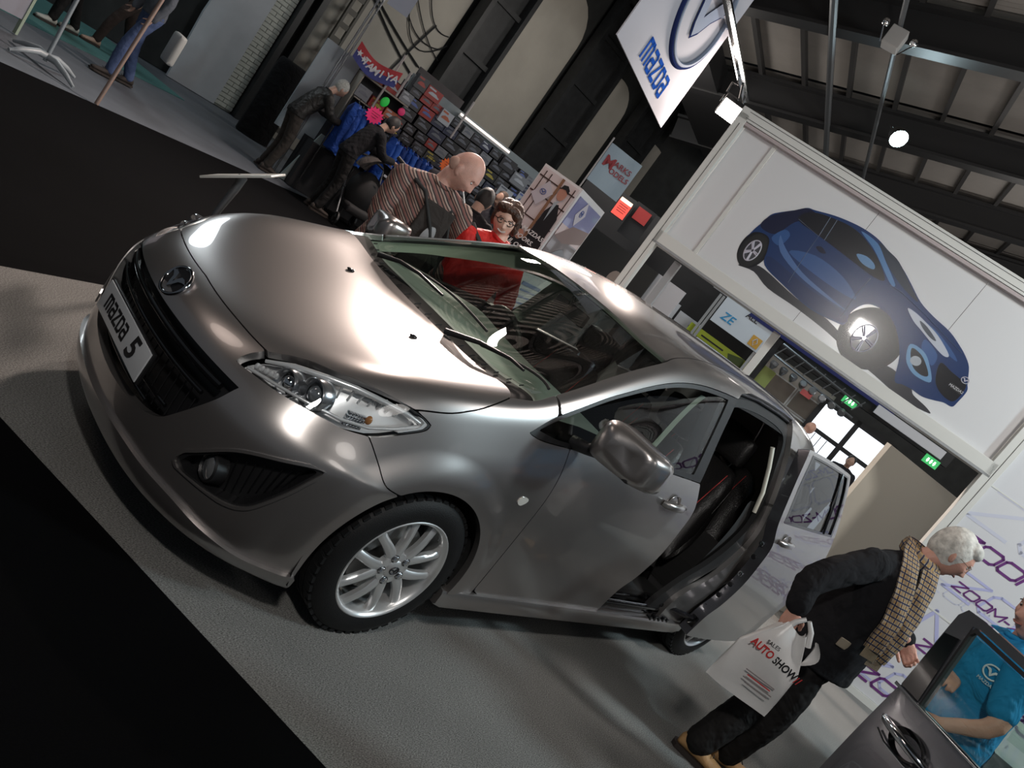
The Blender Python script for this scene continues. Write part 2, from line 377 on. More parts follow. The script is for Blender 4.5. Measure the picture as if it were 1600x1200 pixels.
    if skm is not None and len(K) > nf:
        me.materials.append(skm); mi = np.zeros(len(K), np.int32); mi[nf:] = 1; me.polygons.foreach_set('material_index', mi)
    me.polygons.foreach_set('use_smooth', [True]*len(K))
    nn = np.zeros((len(P), 3)); nn[:vN] = N
    me.normals_split_custom_set_from_vertices([tuple(x) for x in nn])
    return new_obj(name, me, parent)
def bp(u, v, off=0.0, side=-1):
    p = body_point(np.array([float(u)]), np.array([float(v)])); n = body_normal(np.array([float(u)]), np.array([float(v)]))
    q = (p+n*off)[0]; n = n[0]
    if side < 0: q = q*[1, -1, 1]; n = n*[1, -1, 1]
    return Vector(q), Vector(n)
# ---------------------------------------------------------------- materials of the car
def paint(name, base, rough=.30, flake=.04, met=.85):
    m, t, b = nt(name)
    b.inputs['Base Color'].default_value = tuple(base)+(1,); b.inputs['Metallic'].default_value = met; b.inputs['Roughness'].default_value = rough
    b.inputs['Coat Weight'].default_value = 1.0; b.inputs['Coat Roughness'].default_value = .015
    tc = t.nodes.new('ShaderNodeTexCoord'); n = t.nodes.new('ShaderNodeTexVoronoi'); n.inputs['Scale'].default_value = 1400
    t.links.new(tc.outputs['Object'], n.inputs['Vector'])
    mr = t.nodes.new('ShaderNodeMapRange'); mr.inputs[3].default_value = 1-flake*2; mr.inputs[4].default_value = 1+flake*2
    t.links.new(n.outputs['Distance'], mr.inputs[0]); v = t.nodes.new('ShaderNodeVectorMath'); v.operation = 'SCALE'; v.inputs[0].default_value = base
    t.links.new(mr.outputs[0], v.inputs['Scale']); t.links.new(v.outputs[0], b.inputs['Base Color'])
    MATS[name] = m; return m
SILVER = paint('silver_paint', (.40, .375, .365), .29)
BLACKP = mat('black_plastic', (.012, .012, .013), .38, bump=.15, bscale=600)
GLOSSB = mat('gloss_black', (.006, .006, .007), .12, coat=.6)
RUBBER = mat('rubber', (.014, .014, .015), .55)
TYRE = mat('tyre_rubber', (.009, .009, .0095), .55, spec=.3, bump=.2, bscale=300)
CHROME = mat('chrome', (.85, .86, .88), .08, metal=1.0)
ALLOY = mat('alloy', (.80, .80, .80), .32, metal=.75, coat=.5)
DARKM = mat('dark_metal', (.05, .05, .055), .4, metal=.8)
INNER = mat('inner_paint', (.11, .11, .125), .3, metal=.6, coat=.7)
LEATHER = mat('black_leather', (.016, .015, .015), .36, bump=.3, bscale=120)
FABRIC = mat('cabin_fabric', (.02, .02, .021), .9)
LINING = mat('headliner', (.30, .31, .29), .9)
PILLARTRIM = mat('pillar_trim', (.74, .78, .66), .7)
DASH = mat('dash_top', (.26, .30, .27), .65, bump=.3, bscale=700)
STITCH = mat('red_stitch', (.35, .02, .02), .7)
WSG = glass('windscreen_glass', (.78, .86, .80), .95, 1.5)
SIDEG = glass('side_glass', (.55, .60, .58), .95, 1.5)
DARKG = glass('privacy_glass', (.10, .11, .12), .95, 1.6)
BRIGHT = mat('bright_trim', (.92, .92, .92), .25, metal=.5, coat=.6)
LENSG = glass('lens_glass', (.92, .94, .95), .95, 1.45)
AMBER = mat('amber', (.40, .16, .04), .2, coat=.5)
WHITEP = mat('plate_white', (.62, .64, .66), .35, coat=.3)
INK = mat('ink', (.008, .008, .01), .5)
# ---------------------------------------------------------------- panel outlines in surface coordinates
HL = cr([(6.642, 0), (6.605, .461), (6.542, 1.183), (6.470, 1.70), (6.405, 2.123)])
HSa = cr([(6.405, 2.123), (6.76, 2.471), (6.903, 2.906), (7.082, 3.366), (7.301, 3.928), (7.567, 4.425)])
HSb = cr([(7.567, 4.425), (8.086, 4.551), (8.454, 4.40), (8.761, 4.134), (9.319, 3.463)])
HR = cr([(9.319, 3.463), (9.80, 2.10), (9.98, 1.20), (10.02, .549), (10.03, 0)])
GL = cr([(9.834, 3.562), (10.02, 2.60), (10.15, 2.0), (10.29, 1.30), (10.36, .60), (10.385, 0)])
GS = cr([(9.834, 3.562), (10.444, 3.285), (11.41, 3.088), (12.361, 3.00), (12.66, 2.93)])
GT = cr([(12.66, 2.93), (12.66, 2.4), (12.70, 1.6), (12.73, .85), (12.744, 0)])
RS = cr([(12.66, 2.93), (12.9, 2.80), (13.306, 2.70), (13.904, 2.60), (14.6, 2.56), (15.6, 2.58), (16.6, 2.6), (18.2, 2.6)])
DT = cr([(9.71, 5.107), (10.282, 4.449), (11.154, 4.02), (11.776, 3.93), (12.5, 3.857), (13.38, 3.80), (13.982, 3.775), (14.428, 3.764)])
DB = cr([(9.71, 5.107), (10.0, 5.38), (10.328, 5.567), (10.846, 5.767), (11.416, 5.92), (13.222, 6.026), (14.193, 6.06)])
DG = cr([(10.846, 5.767), (10.868, 6.687), (10.87, 7.79), (10.848, 8.837), (10.852, 9.795), (10.886, 10.651)])
DR = cr([(14.193, 6.06), (14.333, 6.879), (14.32, 7.7), (14.295, 8.609), (14.185, 9.52), (14.05, 10.05), (14.013, 10.648)])
BPc = cr([(14.428, 3.764), (14.283, 4.949), (14.193, 6.06)])
AG = cr([(10.333, 3.33), (10.31, 3.9), (10.33, 4.41)])
BF = cr([(6.596, 4.96), (6.533, 5.369), (6.349, 6.053), (5.99, 7.05), (6.148, 7.648)])
HLT1 = cr([(5.774, 2.068), (6.104, 2.055), (6.405, 2.115)])            # inner tip to hood corner
HLT2 = cr([(7.567, 4.425), (7.70, 4.75), (7.764, 5.003)])              # to outer tip
HLB1 = cr([(7.764, 5.003), (7.57, 5.17), (6.972, 5.12), (6.596, 4.96)])
HLB2 = cr([(6.596, 4.96), (6.226, 4.487), (5.955, 3.686), (5.825, 3.019), (5.796, 2.49), (5.774, 2.068)])
HEADL = join(HLT1, HSa, HLT2, HLB1, HLB2)
GRT = cr([(5.324, 2.618), (5.392, 1.7), (5.43, .8), (5.434, 0)])
GRB = cr([(5.324, 2.618), (4.691, 2.483), (3.717, 1.995), (3.257, 1.699), (2.968, 1.261), (2.821, .742), (2.749, .243), (2.745, 0)])
GRILLE = sym(join(GRB[::-1], GRT))
FOG = cr([(2.79, 2.516), (2.996, 2.573), (3.234, 2.745), (4.017, 3.67), (4.484, 4.931), (4.781, 6.106), (4.11, 5.834), (3.269, 5.137), (2.876, 4.707), (2.706, 4.146), (2.645, 3.157), (2.638, 2.717)], 6, True)
Pt = lambda *a: np.array(a, float)
# ---------------------------------------------------------------- the silver car
car = thing('car', 'silver five-seat family car with its side door slid open, in the middle of the stand', 'car', (0, 0, 0))
bumper = join(HL, HLT1[::-1], HLB2[::-1], BF, Pt((6.2, 9), (6.3, 11), (0, 11), (0, 0)))
bumper = sym(bumper)
FOGm = FOG.copy(); FOGm[:, 1] *= -1
panel('front_bumper', bumper, SILVER, 0, .004, holes=(GRILLE, FOG, FOGm), arch=True, parent=car, skirt=.035, hgap=.002)
panel('hood', sym(join(HL, HSa, HSb, HR)), SILVER, 0, .0065, parent=car, skirt=.03)
fend = join(BF[::-1], HLB1[::-1], HLT2[::-1], HSb, GS[:8], AG, DT[5:9][::-1], DT[:5][::-1], DB[:24], DG, Pt((10.87, 11), (6.3, 11)))
windscr = sym(join(GL[::-1], GS, GT))
panel('cowl', sym(join(HR[::-1], GL)), mat('cowl_black', (.006, .006, .006), .7, spec=.2), 0, .0, off=-.014, skirt=.02, parent=car)
ws = panel('windscreen', windscr, WSG, 0, .004, off=-.004, skirt=0, parent=car, cell=.02)
ws['label'] = 'raked glass windscreen'
band = sym(join(cr([(9.834, 3.562), (10.02, 2.60), (10.15, 2.0), (10.29, 1.30), (10.36, .60), (10.385, 0)])[::-1], GS, GT))
bandi = band.copy(); c_ = np.array([11.45, 0]); bandi = c_+(bandi-c_)*np.array([.965, .985])
panel('windscreen_border', band, GLOSSB, 0, .003, holes=(bandi,), off=-.006, skirt=0, parent=car)
roofp = sym(join(GT[::-1], RS, Pt((18.6, 2.0), (18.7, 0))))
panel('roof', roofp, SILVER, 0, .006, parent=car, skirt=.02, cell=.02)
DTn = DT[DT[:, 0] >= 10.34]
rail = join(Pt((10.333, 3.33)), GS[GS[:, 0] > 10.36], RS[1:], Pt((18.2, 3.0), (17.2, 3.05), (16.2, 3.08), (15.2, 3.14), (14.75, 3.24), (14.5, 3.5)), DTn[::-1])
railfar = join(Pt((10.333, 3.33)), GS[GS[:, 0] > 10.36], RS[1:], Pt((18.4, 3.3), (18.1, 3.72), (16.5, 3.75), (14.6, 3.76)), DTn[::-1])
recess = Pt((14.40, 3.45), (14.75, 3.18), (15.2, 3.08), (16.2, 3.02), (17.0, 3.0), (17.1, 3.9), (16.0, 3.95), (14.40, 3.95))
# window glass outlines
WF = join(cr([(9.95, 4.98), (10.38, 4.58), (11.2, 4.16), (11.9, 4.06), (12.6, 4.0), (13.4, 3.95), (14.22, 3.93)]), cr([(14.22, 3.93), (14.10, 4.949), (13.98, 5.90)]), cr([(13.98, 5.90), (13.2, 5.88), (11.416, 5.75), (10.846, 5.60), (10.4, 5.36), (9.95, 4.98)]))
DOORF = join(DT, BPc, DR, Pt((13.4, 10.80), (12.2, 10.80), (11.2, 10.78)), DG[::-1][0:], DB[:24][::-1])
DLO = join(DT, BPc, DB[::-1])
doorlow = join(DB[24:], DR, Pt((13.4, 10.80), (12.2, 10.80), (11.2, 10.78)), DG[::-1])
SO = [(14.46, 3.80), (14.30, 4.95), (14.215, 6.06), (14.35, 6.88), (14.34, 7.7), (14.315, 8.609), (14.205, 9.52), (14.07, 10.05), (14.03, 10.7)]
SDb = Pt((14.03, 10.72), (14.6, 10.78), (15.2, 10.78), (15.62, 10.72)); SDr = cr([(15.62, 10.72), (15.66, 9.9), (15.78, 9.1), (15.98, 8.2), (16.06, 7.2), (16.08, 6.06), (16.05, 4.9), (16.0, 3.80)])
SLD = join(cr(SO), SDb, SDr)
SLW = join(cr([(14.60, 3.98), (14.46, 4.95), (14.37, 5.96)]), Pt((15.2, 5.99), (15.93, 6.0)), cr([(15.93, 6.0), (15.95, 4.9), (15.90, 3.98)]), Pt((15.2, 3.98)))
SLLOW = SLD
def circle_uv(u, v, du, dv, n=20): return np.array([(u+du*math.cos(2*PI*i/n), v+dv*math.sin(2*PI*i/n)) for i in range(n)])
for side in (-1, 1):
    panel('fender', fend, SILVER, side, .0045, arch=True, parent=car)
    panel('roof_side_rail', rail if side < 0 else railfar, SILVER, side, .004, parent=car, skirt=.02)
    d = panel('front_door', doorlow, SILVER, side, .0055, parent=car, skirt=.05, skm=INNER)
    panel('window_frame', DLO, GLOSSB if 0 else BLACKP, side, .003, holes=(WF,), off=-.004, skirt=.02, parent=d, hgap=0)
    g = panel('window_glass', WF, SIDEG, side, .0, off=-.010, skirt=0, parent=d, cell=.03)
    # sill
    sill = Pt((10.6, 10.72), (11.2, 10.84), (12.2, 10.86), (13.4, 10.86), (14.0, 10.76), (15.1, 10.78), (15.6, 10.9), (15.6, 11), (10.3, 11), (10.3, 10.8))
    panel('fog_recess', FOG, BLACKP, side, 0, off=-.055, skirt=0, parent=car, cell=.02)
    panel('fog_recess_wall', join(FOG), BLACKP, side, -.002, holes=(np.mean(FOG, 0)+(FOG-np.mean(FOG, 0))*.93,), off=-.003, skirt=.055, parent=car, cell=.008)
    panel('fog_rim', FOG, SILVER, side, -.020, holes=(FOG,), off=.006, skirt=.02, parent=car, cell=.007, hgap=0)
    # headlight
    h = panel('headlight', HEADL, LENSG, side, .006, off=.001, skirt=0, parent=car, cell=.012)
    cen = np.array([6.45, 3.5]); inn = cen+(HEADL-cen)*.93
    panel('headlight_bucket', HEADL, mat('reflector', (.90, .90, .90), .30, metal=.4, coat=.5), side, .006, off=-.055, skirt=0, parent=h)
    panel('headlight_rim', HEADL, BRIGHT, side, .012, holes=(inn,), off=-.005, skirt=.05, parent=h, hgap=.0, cell=.006)
    panel('headlight_seal', HEADL, RUBBER, side, .002, holes=(cen+(HEADL-cen)*.97,), off=-.002, skirt=.03, parent=h, hgap=.0, cell=.006)
    fwd = Vector((-1, -.25*(-side)*-1 if 0 else .22*side, .02)).normalized()
    for (u, v, R, dep) in ((6.345, 3.405, .056, .030), (6.226, 2.84, .050, .042)):
        p, n = bp(u, v, -dep, side); M = frame(p, fwd.cross(Vector((0, 0, 1))), Vector((0, 0, 1)).cross(fwd) if 0 else Vector((0, 0, 1)))
        if M.to_3x3() @ Vector((0, 0, 1)) @ fwd < 0: M = M @ Matrix.Rotation(PI, 4, 'Y')
        b = MB(); b.lathe([(R, -.03), (R, .02), (R*.93, .026), (R*.80, .020), (R*.62, -.004), (R*.55, -.012)], 32, M); b.build('lamp_barrel', mat('lamp_barrel', (.55, .56, .58), .2, metal=.9), h, 40)
        b = MB(); b.lathe([(R*.60, -.02), (R*.58, 0), (R*.45, .014), (R*.25, .022), (0.001, .025)], 28, M)
        b.build('projector_lens', mat('projector', (.30, .32, .34), .05, metal=.5, coat=1) if v > 3 else CHROME, h, 60)
        b = MB(); b.lathe([(R*.66, -.006), (R*.66, .004), (R*.56, .004), (R*.56, -.006)], 28, M); b.build('lens_ring', GLOSSB, h, 40)
    p, n = bp(6.566, 4.42, -.035, side); b = MB()
    for i in range(6):
        for j in range(4): b.box((p.x-.03+i*.013, p.y+side*0.0, p.z-.02+j*.013), (.010, .02, .010), bev=.003)
    b.build('turn_reflector', CHROME, h, 30)
    # chrome ribs and a bright brow inside the lens
    for k in range(9):
        uu_ = 6.55+.11*k; p0, _ = bp(uu_+.05, 3.0+.17*k, -.018, side); p1, _ = bp(uu_-.15, 3.25+.17*k, -.05, side); b = MB(); b.tube([p0, p1], .004, 5); b.build('reflector_rib', BRIGHT, h)
    b = MB(); b.tube([bp(a_, c_, -.014, side)[0] for a_, c_ in ((6.25, 2.25), (6.55, 2.55), (6.75, 3.0), (6.95, 3.5), (7.2, 4.1), (7.45, 4.55), (7.62, 4.9))], [.006, .010, .011, .011, .010, .009, .005], 8); b.build('chrome_brow', BRIGHT, h, 60)
    b = MB(); b.tube([bp(a_, c_, -.016, side)[0] for a_, c_ in ((5.86, 2.25), (5.98, 3.0), (6.10, 3.6), (6.35, 4.3), (6.7, 4.75), (7.1, 4.95), (7.6, 5.02))], .006, 8); b.build('chrome_lower_edge', BRIGHT, h, 60)
    for k in range(5):
        p0, _ = bp(6.05+.02*k, 2.28+.09*k, -.022, side); b = MB(); b.ell(p0, (.010, .008, .012), 8, 6); b.build('facet', BRIGHT, h)
    b = MB(); p, n = bp(6.80, 4.55, -.03, side); b.ell(p, (.012, .012, .016)); b.build('turn_bulb', AMBER, h, 60)
    # fog lamp
    p, n = bp(3.14, 3.25, -.03, side); M = frame(p, Vector((0, 1, 0)), Vector((0, 0, 1)));
    if (M.to_3x3() @ Vector((0, 0, 1))).x > 0: M = M @ Matrix.Rotation(PI, 4, 'Y')
    b = MB(); b.lathe([(.050, -.03), (.050, .012), (.044, .018), (.040, .010)], 28, M); fl = b.build('fog_lamp', BLACKP, car, 40)
    b = MB(); b.lathe([(.041, .008), (.03, .014), (.001, .018)], 28, M); b.build('fog_lens', mat('fog_lens', (.25, .26, .27), .08, metal=.4, coat=1), fl, 60)
    # vanes inside the fog recess
    for k in range(8):
        a0 = np.array([3.2+.03*k, 3.9+.24*k]); q0, _ = bp(2.85+.12*k, 3.9+.22*k, -.035, side); q1, _ = bp(3.75+.09*k, 3.75+.27*k, -.035, side)
        b = MB(); b.tube([q0, (q0+q1)/2, q1], .0028, 4); b.build('fog_vane', GLOSSB, car)
    # side marker
    mk = Pt((10.17, 8.02), (10.22, 7.83), (10.40, 7.82), (10.50, 7.90), (10.47, 8.02), (10.33, 8.13)); mk[:, 0] = 10.315+(mk[:, 0]-10.33)*.78
    panel('side_marker', cr(mk, 4, True), mat('marker_lens', (.75, .72, .66), .12, coat=1), side, 0, off=.004, skirt=.008, parent=car, cell=.005)
    # door handle
    p, n = bp(13.784, 6.93, 0, side); M = frame(p, Vector((1, 0, .06)), Vector((0, 0, 1)))
    if (M.to_3x3() @ Vector((0, 0, 1))).y*side < 0: M = frame(p, Vector((-1, 0, -.06)), Vector((0, 0, 1)))
    def handle(Mh, par):
        Mh = Mh @ Matrix.Diagonal((1.12, 1.12, 1.1, 1)); b = MB(); b.lathe([(.048, -.0), (.050, .003), (.045, .004), (.034, -.008), (.0, -.014)], 28, Mh @ Matrix.Diagonal((1, .95, 1, 1))); hb = b.build('handle_cup', SILVER, par, 60)
        b = MB(); b.tube([(-.085, 0, .004), (-.07, 0, .022), (-.03, .002, .034), (.03, .002, .034), (.07, 0, .022), (.085, 0, .004)], [.012, .015, .015, .015, .015, .012], 10, True, Mh @ Matrix.Diagonal((1, 1.15, .9, 1)))
        b.box((.066, 0, .010), (.04, .03, .018), Mh, .006); return b.build('door_handle', SILVER, par, 60)
    handle(M, d)
    # side mirror
    base = Vector((.54, .885*side, 1.07)); mr = None
    b = MB()
    def mir(s, t):
        th = s*2*PI; ph = t
        return (0, 0, 0)
    prof = [(-.080, .35), (-.076, .70), (-.060, .93), (-.03, 1.0), (.04, 1.03), (.078, 1.0), (.082, .96)]
    vs = []; fs = []; nn = 28
    for h_, k_ in prof:
        for i in range(nn):
            a = 2*PI*i/nn; ca, sa = math.cos(a), math.sin(a); e = 2/4.6
            yy = .130*abs(ca)**e*(1 if ca > 0 else -1); zz = .086*abs(sa)**e*(1 if sa > 0 else -1)
            zz *= 1.0-.10*(yy/.130); vs.append((h_+.03*(yy/.130), yy*k_*side, zz*k_))
    for i in range(len(prof)-1):
        for j in range(nn): fs.append((i*nn+j, i*nn+(j+1) % nn, (i+1)*nn+(j+1) % nn, (i+1)*nn+j))
    fs.append(tuple(range(nn)))
    Mm = Matrix.Translation((.545, 1.022*side, 1.105)) @ Matrix.Rotation(.06*side, 4, 'Z')
    b.add(vs, fs, Mm); mir_o = b.build('side_mirror', SILVER, car, 60)
    b = MB(); b.add([(.079, y_*side, z_) for y_, z_ in [(.108*math.cos(t)*1.0, .068*math.sin(t)) for t in np.linspace(0, 2*PI, 24, endpoint=False)]], [tuple(range(24))], Mm); b.build('mirror_glass', CHROME, mir_o)
    b = MB(); b.tube([(.50, .80*side, 1.00), (.51, .87*side, 1.02), (.535, .935*side, 1.055)], [.030, .026, .034], 10); b.box((.545, 1.02*side, 1.036), (.10, .17, .02), None, .008); b.build('mirror_foot', BLACKP, mir_o, 60)
    # inner linings: door card below the window, pillars
    card = join(Pt((10.4, 5.7)), DB[26:], Pt((15.9, 6.1)) if side > 0 else DR[::2][:1], Pt((15.9, 8.0), (15.2, 9.8), (14.6, 10.7)) if side > 0 else DR[::3], Pt((11.0, 10.7)))
    panel('door_card', card, LEATHER, side, 0, off=-.06, skirt=0, parent=car, cell=.05)
    dl = .55 if side > 0 else .1
    trimA = join(Pt((10.30, 4.30+dl*.5)), cr([(9.95, 3.9), (10.5, 3.42), (11.41, 3.2), (12.361, 3.1), (12.8, 3.0)]), Pt((17.5, 2.6), (17.5, 3.95), (15.9, 3.95), (14.2, 3.95)), DT[DT[:, 0] > 10.4][::-1]+[0, dl])
    panel('pillar_lining', trimA, PILLARTRIM if side > 0 else FABRIC, side, 0, off=-.035, skirt=0, parent=car, cell=.03)
    if side > 0:
        panel('pillar_lining', join(cr([(14.0, 3.9), (13.95, 6.0)]), Pt((14.6, 6.0), (14.65, 3.9))), PILLARTRIM, side, 0, off=-.03, skirt=0, parent=car, cell=.04)
# far sliding door stays shut; quarter panels
QW = join(Pt((16.25, 4.12)), Pt((16.2, 5.85), (17.6, 5.6)), Pt((17.75, 4.3)))
slc = panel('sliding_door', SLD, SILVER, 1, .0055, holes=(SLW,), parent=car, arch=True)
panel('window_glass', SLW, DARKG, 1, 0, off=-.008, skirt=0, parent=slc, cell=.04)
qfar = join(SDr[::-1][0:], Pt((15.05, 11), (21, 11), (22, 0), (18.7, 0), (18.6, 2.0), (18.2, 2.6), (18.1, 3.80)))
panel('rear_body', qfar, SILVER, 1, .005, holes=(QW,), arch=True, parent=car, cell=.03)
panel('quarter_window', QW, DARKG, 1, 0, off=-.006, skirt=0, parent=car, cell=.04)
QO = cr([(15.30, 11), (15.26, 10.2), (15.38, 9.6), (15.60, 9.0), (15.80, 8.0), (15.93, 7.1), (15.97, 6.1), (15.97, 4.8), (15.92, 3.9), (15.9, 3.05)])
qnear = join(QO, Pt((17.0, 3.0), (18.2, 2.6), (18.6, 2.0), (18.7, 0), (22, 0), (21, 11)))
panel('rear_body', qnear, SILVER, -1, .005, holes=(QW,), arch=True, parent=car, cell=.03)
panel('quarter_window', QW, DARKG, -1, 0, off=-.006, skirt=0, parent=car, cell=.04)
# near side: the slid-back door on its rail, standing off the body
SH = (.86, -.10, 0)
sl = panel('sliding_door', SLD, SILVER, -1, .0, holes=(SLW,), parent=car, shift=SH, skirt=.052, skm=INNER, arch=True)
sl['label'] = 'silver sliding door run back along the side'
panel('door_inner_panel', SLD, INNER, -1, .002, holes=(SLW,), off=-.05, parent=sl, shift=(SH[0]-.0, SH[1]+.0, 0), skirt=.02, arch=True)
panel('window_seal', SLW, GLOSSB, -1, -.020, holes=(np.mean(SLW, 0)+(SLW-np.mean(SLW, 0))*.95,), off=.0015, parent=sl, shift=SH, skirt=.02, hgap=0, cell=.008)
panel('window_glass', SLW, DARKG, -1, 0, off=-.008, skirt=0, parent=sl, shift=SH, cell=.04)
b = MB(); q0, n0 = bp(15.66, 4.0, .001, -1); q1, n1 = bp(15.62, 5.98, .001, -1); q0 += Vector(SH); q1 += Vector(SH); qm, _ = bp(15.64, 5.0, .001, -1); qm += Vector(SH)
b.tube([q0, qm, q1], .008, 6); b.build('window_divider', GLOSSB, sl)
p, n = bp(14.64, 6.62, 0, -1); p += Vector(SH); M = frame(p, Vector((1, 0, .06)), Vector((0, 0, 1)))
if (M.to_3x3() @ Vector((0, 0, 1))).y > 0: M = frame(p, Vector((-1, 0, -.06)), Vector((0, 0, 1)))
handle(M, sl)
# latch, holes and striker on the sliding door's leading edge
for (u, v) in ((14.50, 7.0), (14.52, 7.6), (14.50, 8.4), (14.46, 8.9), (14.40, 9.4), (14.32, 9.9)):
    p, n = bp(u, v, -.055, -1); p += Vector(SH); b = MB(); b.lathe([(.016, 0), (.016, .012), (.010, .014), (.0, .012)], 14, frame(p+Vector((-.075, 0, 0)), (0, 1, 0), (0, 0, 1)) @ Matrix.Rotation(PI, 4, 'Y')); b.build('door_bolt', DARKM if v != 7.0 and v != 8.4 else CHROME, sl, 40)
# black recess of the roof rail and door opening surround on the near side
panel('door_opening_rail', recess, GLOSSB, -1, 0, off=-.045, skirt=0, parent=car, cell=.02)
sur = join(cr([(14.44, 3.75), (14.9, 3.42), (15.5, 3.35), (16.1, 3.5), (16.0, 5), (15.98, 6.2), (15.94, 7.1), (15.80, 8.2), (15.5, 9.2), (15.30, 10.0), (15.32, 11)]), Pt((15.0, 11)), cr([(15.05, 10.2), (15.22, 9.4), (15.45, 8.6), (15.66, 7.6), (15.80, 6.6), (15.84, 5), (15.84, 4.1), (15.6, 3.82), (15.1, 3.8), (14.6, 3.95), (14.44, 4.1)]))
panel('door_opening_seal', sur, RUBBER, -1, 0, off=-.03, skirt=.03, parent=car, cell=.02)
b = MB(); rr_ = [bp(u_, v_, -.02, -1)[0] for u_, v_ in ((14.5, 3.40), (15.0, 3.22), (15.6, 3.16), (16.2, 3.14), (16.8, 3.12))]
b.tube(rr_, .010, 8); b.build('roof_track', DARKM, car, 60)
# B pillar inner post (dark) at the front of the opening
b = MB()
for (u, v) in ((14.40, 3.8), (14.27, 4.95), (14.15, 6.06), (14.26, 7.0), (14.25, 8.6), (14.1, 9.5), (13.95, 10.6)):
    p, n = bp(u, v, -.05, -1); b.v.append(tuple(p+Vector((-.07, 0, 0)))); b.v.append(tuple(p+Vector((.012, 0, 0)))); b.v.append(tuple(p+Vector((.012, .07, 0)))); b.v.append(tuple(p+Vector((-.07, .07, 0))))
for i in range(6):
    for k in range(4): b.f.append((i*4+k, i*4+(k+1) % 4, i*4+4+(k+1) % 4, i*4+4+k)); b.m.append(0)
b.build('pillar_post', BLACKP, car, 60)
# sills and side skirts
for side in (-1, 1):
    b = MB(); prof = [(.846, .262), (.872, .258), (.878, .245), (.878, .20), (.868, .178), (.83, .165), (.76, .165), (.74, .262)]
    xs = [(.315, 0), (.36, 1), (1.4, 1), (2.2, 1), (2.40, 1), (2.45, 0)]
    for i, (x, k) in enumerate(xs):
        for y, z in prof: b.v.append((x, (y-(0 if k else .004))*side, z if k else max(z, .19)))
    n = len(prof)
    for i in range(len(xs)-1):
        for k in range(n): b.f.append((i*n+k, i*n+(k+1) % n, (i+1)*n+(k+1) % n, (i+1)*n+k)); b.m.append(0)
    b.f += [tuple(range(n)), tuple((len(xs)-1)*n+k for k in range(n))]; b.m += [0, 0]
    b.build('side_skirt', SILVER, car, 35)
b = MB(); b.box((1.95, -.79, .285), (1.05, .10, .045), None, .01); b.box((1.95, -.70, .30), (1.0, .12, .03), None, .008); b.build('door_sill_step', GLOSSB, car, 40)
b = MB(); b.box((1.95, -.815, .312), (.95, .02, .006), None, .002); b.build('sill_strip', CHROME, car)
# lower slide arm
b = MB(); b.tube([(1.98, -.78, .33), (2.15, -.84, .335), (2.38, -.93, .34)], .016, 8); b.box((2.40, -.93, .33), (.09, .05, .07), None, .01); b.box((2.06, -.80, .29), (.14, .08, .03), None, .01)
for i in range(5): b.box((2.02+i*.05, -.86, .25+.01*(i % 2)), (.03, .03, .04), None, .006)
b.build('slide_arm', GLOSSB, car, 40)
# chin spoiler along the foot of the bumper
chin = sym(join(cr([(1.95, 0), (2.0, 1.2), (1.96, 1.94), (1.89, 2.91), (1.637, 4.05), (1.415, 5.549), (1.50, 7.2), (1.6, 9)]), Pt((.35, 9), (.35, 0))))
panel('chin_spoiler', chin, SILVER, 0, 0, off=.016, skirt=.02, parent=car, arch=True)
# grille
panel('grille_backing', GRILLE, BLACKP, 0, -.03, off=-.07, skirt=0, parent=car, cell=.03)
gi = np.array([4.1, 0])+(GRILLE-np.array([4.1, 0]))*np.array([.96, .955])
panel('grille_surround', GRILLE, BLACKP, 0, .0, holes=(gi,), off=-.004, skirt=.06, parent=car, hgap=0)
b = MB(); b.box((-.655, 0, .45), (.05, 1.12, .50)); b.build('grille_core', BLACKP, car)
for k, (u, vm) in enumerate(((5.05, 2.30), (4.55, 2.1), (3.45, 1.55), (3.05, 1.10))):
    b = MB(); pts = [bp(u+.02*abs(v_)*0, abs(v_), -.022 if k < 2 else -.03, -1 if v_ < 0 else 1)[0] for v_ in np.linspace(-vm, vm, 25)]
    b.tube(pts, .013 if k == 0 else .008, 6); b.build('grille_bar', GLOSSB, car, 60)
for k in range(22):
    v_ = -2.15+4.3*k/21; va = abs(v_); lo = 2.95+.32*max(0, va-.9)**1.2; hi = 4.5 if va < 1.9 else 4.2
    pts = [bp(u_, va, -.05, -1 if v_ < 0 else 1)[0] for u_ in np.linspace(lo, hi, 4)]
    b = MB(); b.tube(pts, .0022, 4); b.build('grille_wire', BLACKP, car)
# number plate with its words
p0 = Vector((-.884, 0, .493)); Mpl = Matrix(((0, 0, -1, -.886), (-1, 0, 0, 0), (0, 1, 0, .497), (0, 0, 0, 1))) @ Matrix.Rotation(-.02, 4, 'X')
b = MB(); b.box((0, 0, 0), (.52, .111, .006), Mpl, .0025); pl = b.build('number_plate', WHITEP, car, 40)
b = MB(); b.box((0, 0, -.010), (.53, .120, .012), Mpl, .003); b.build('plate_holder', BLACKP, car, 40)
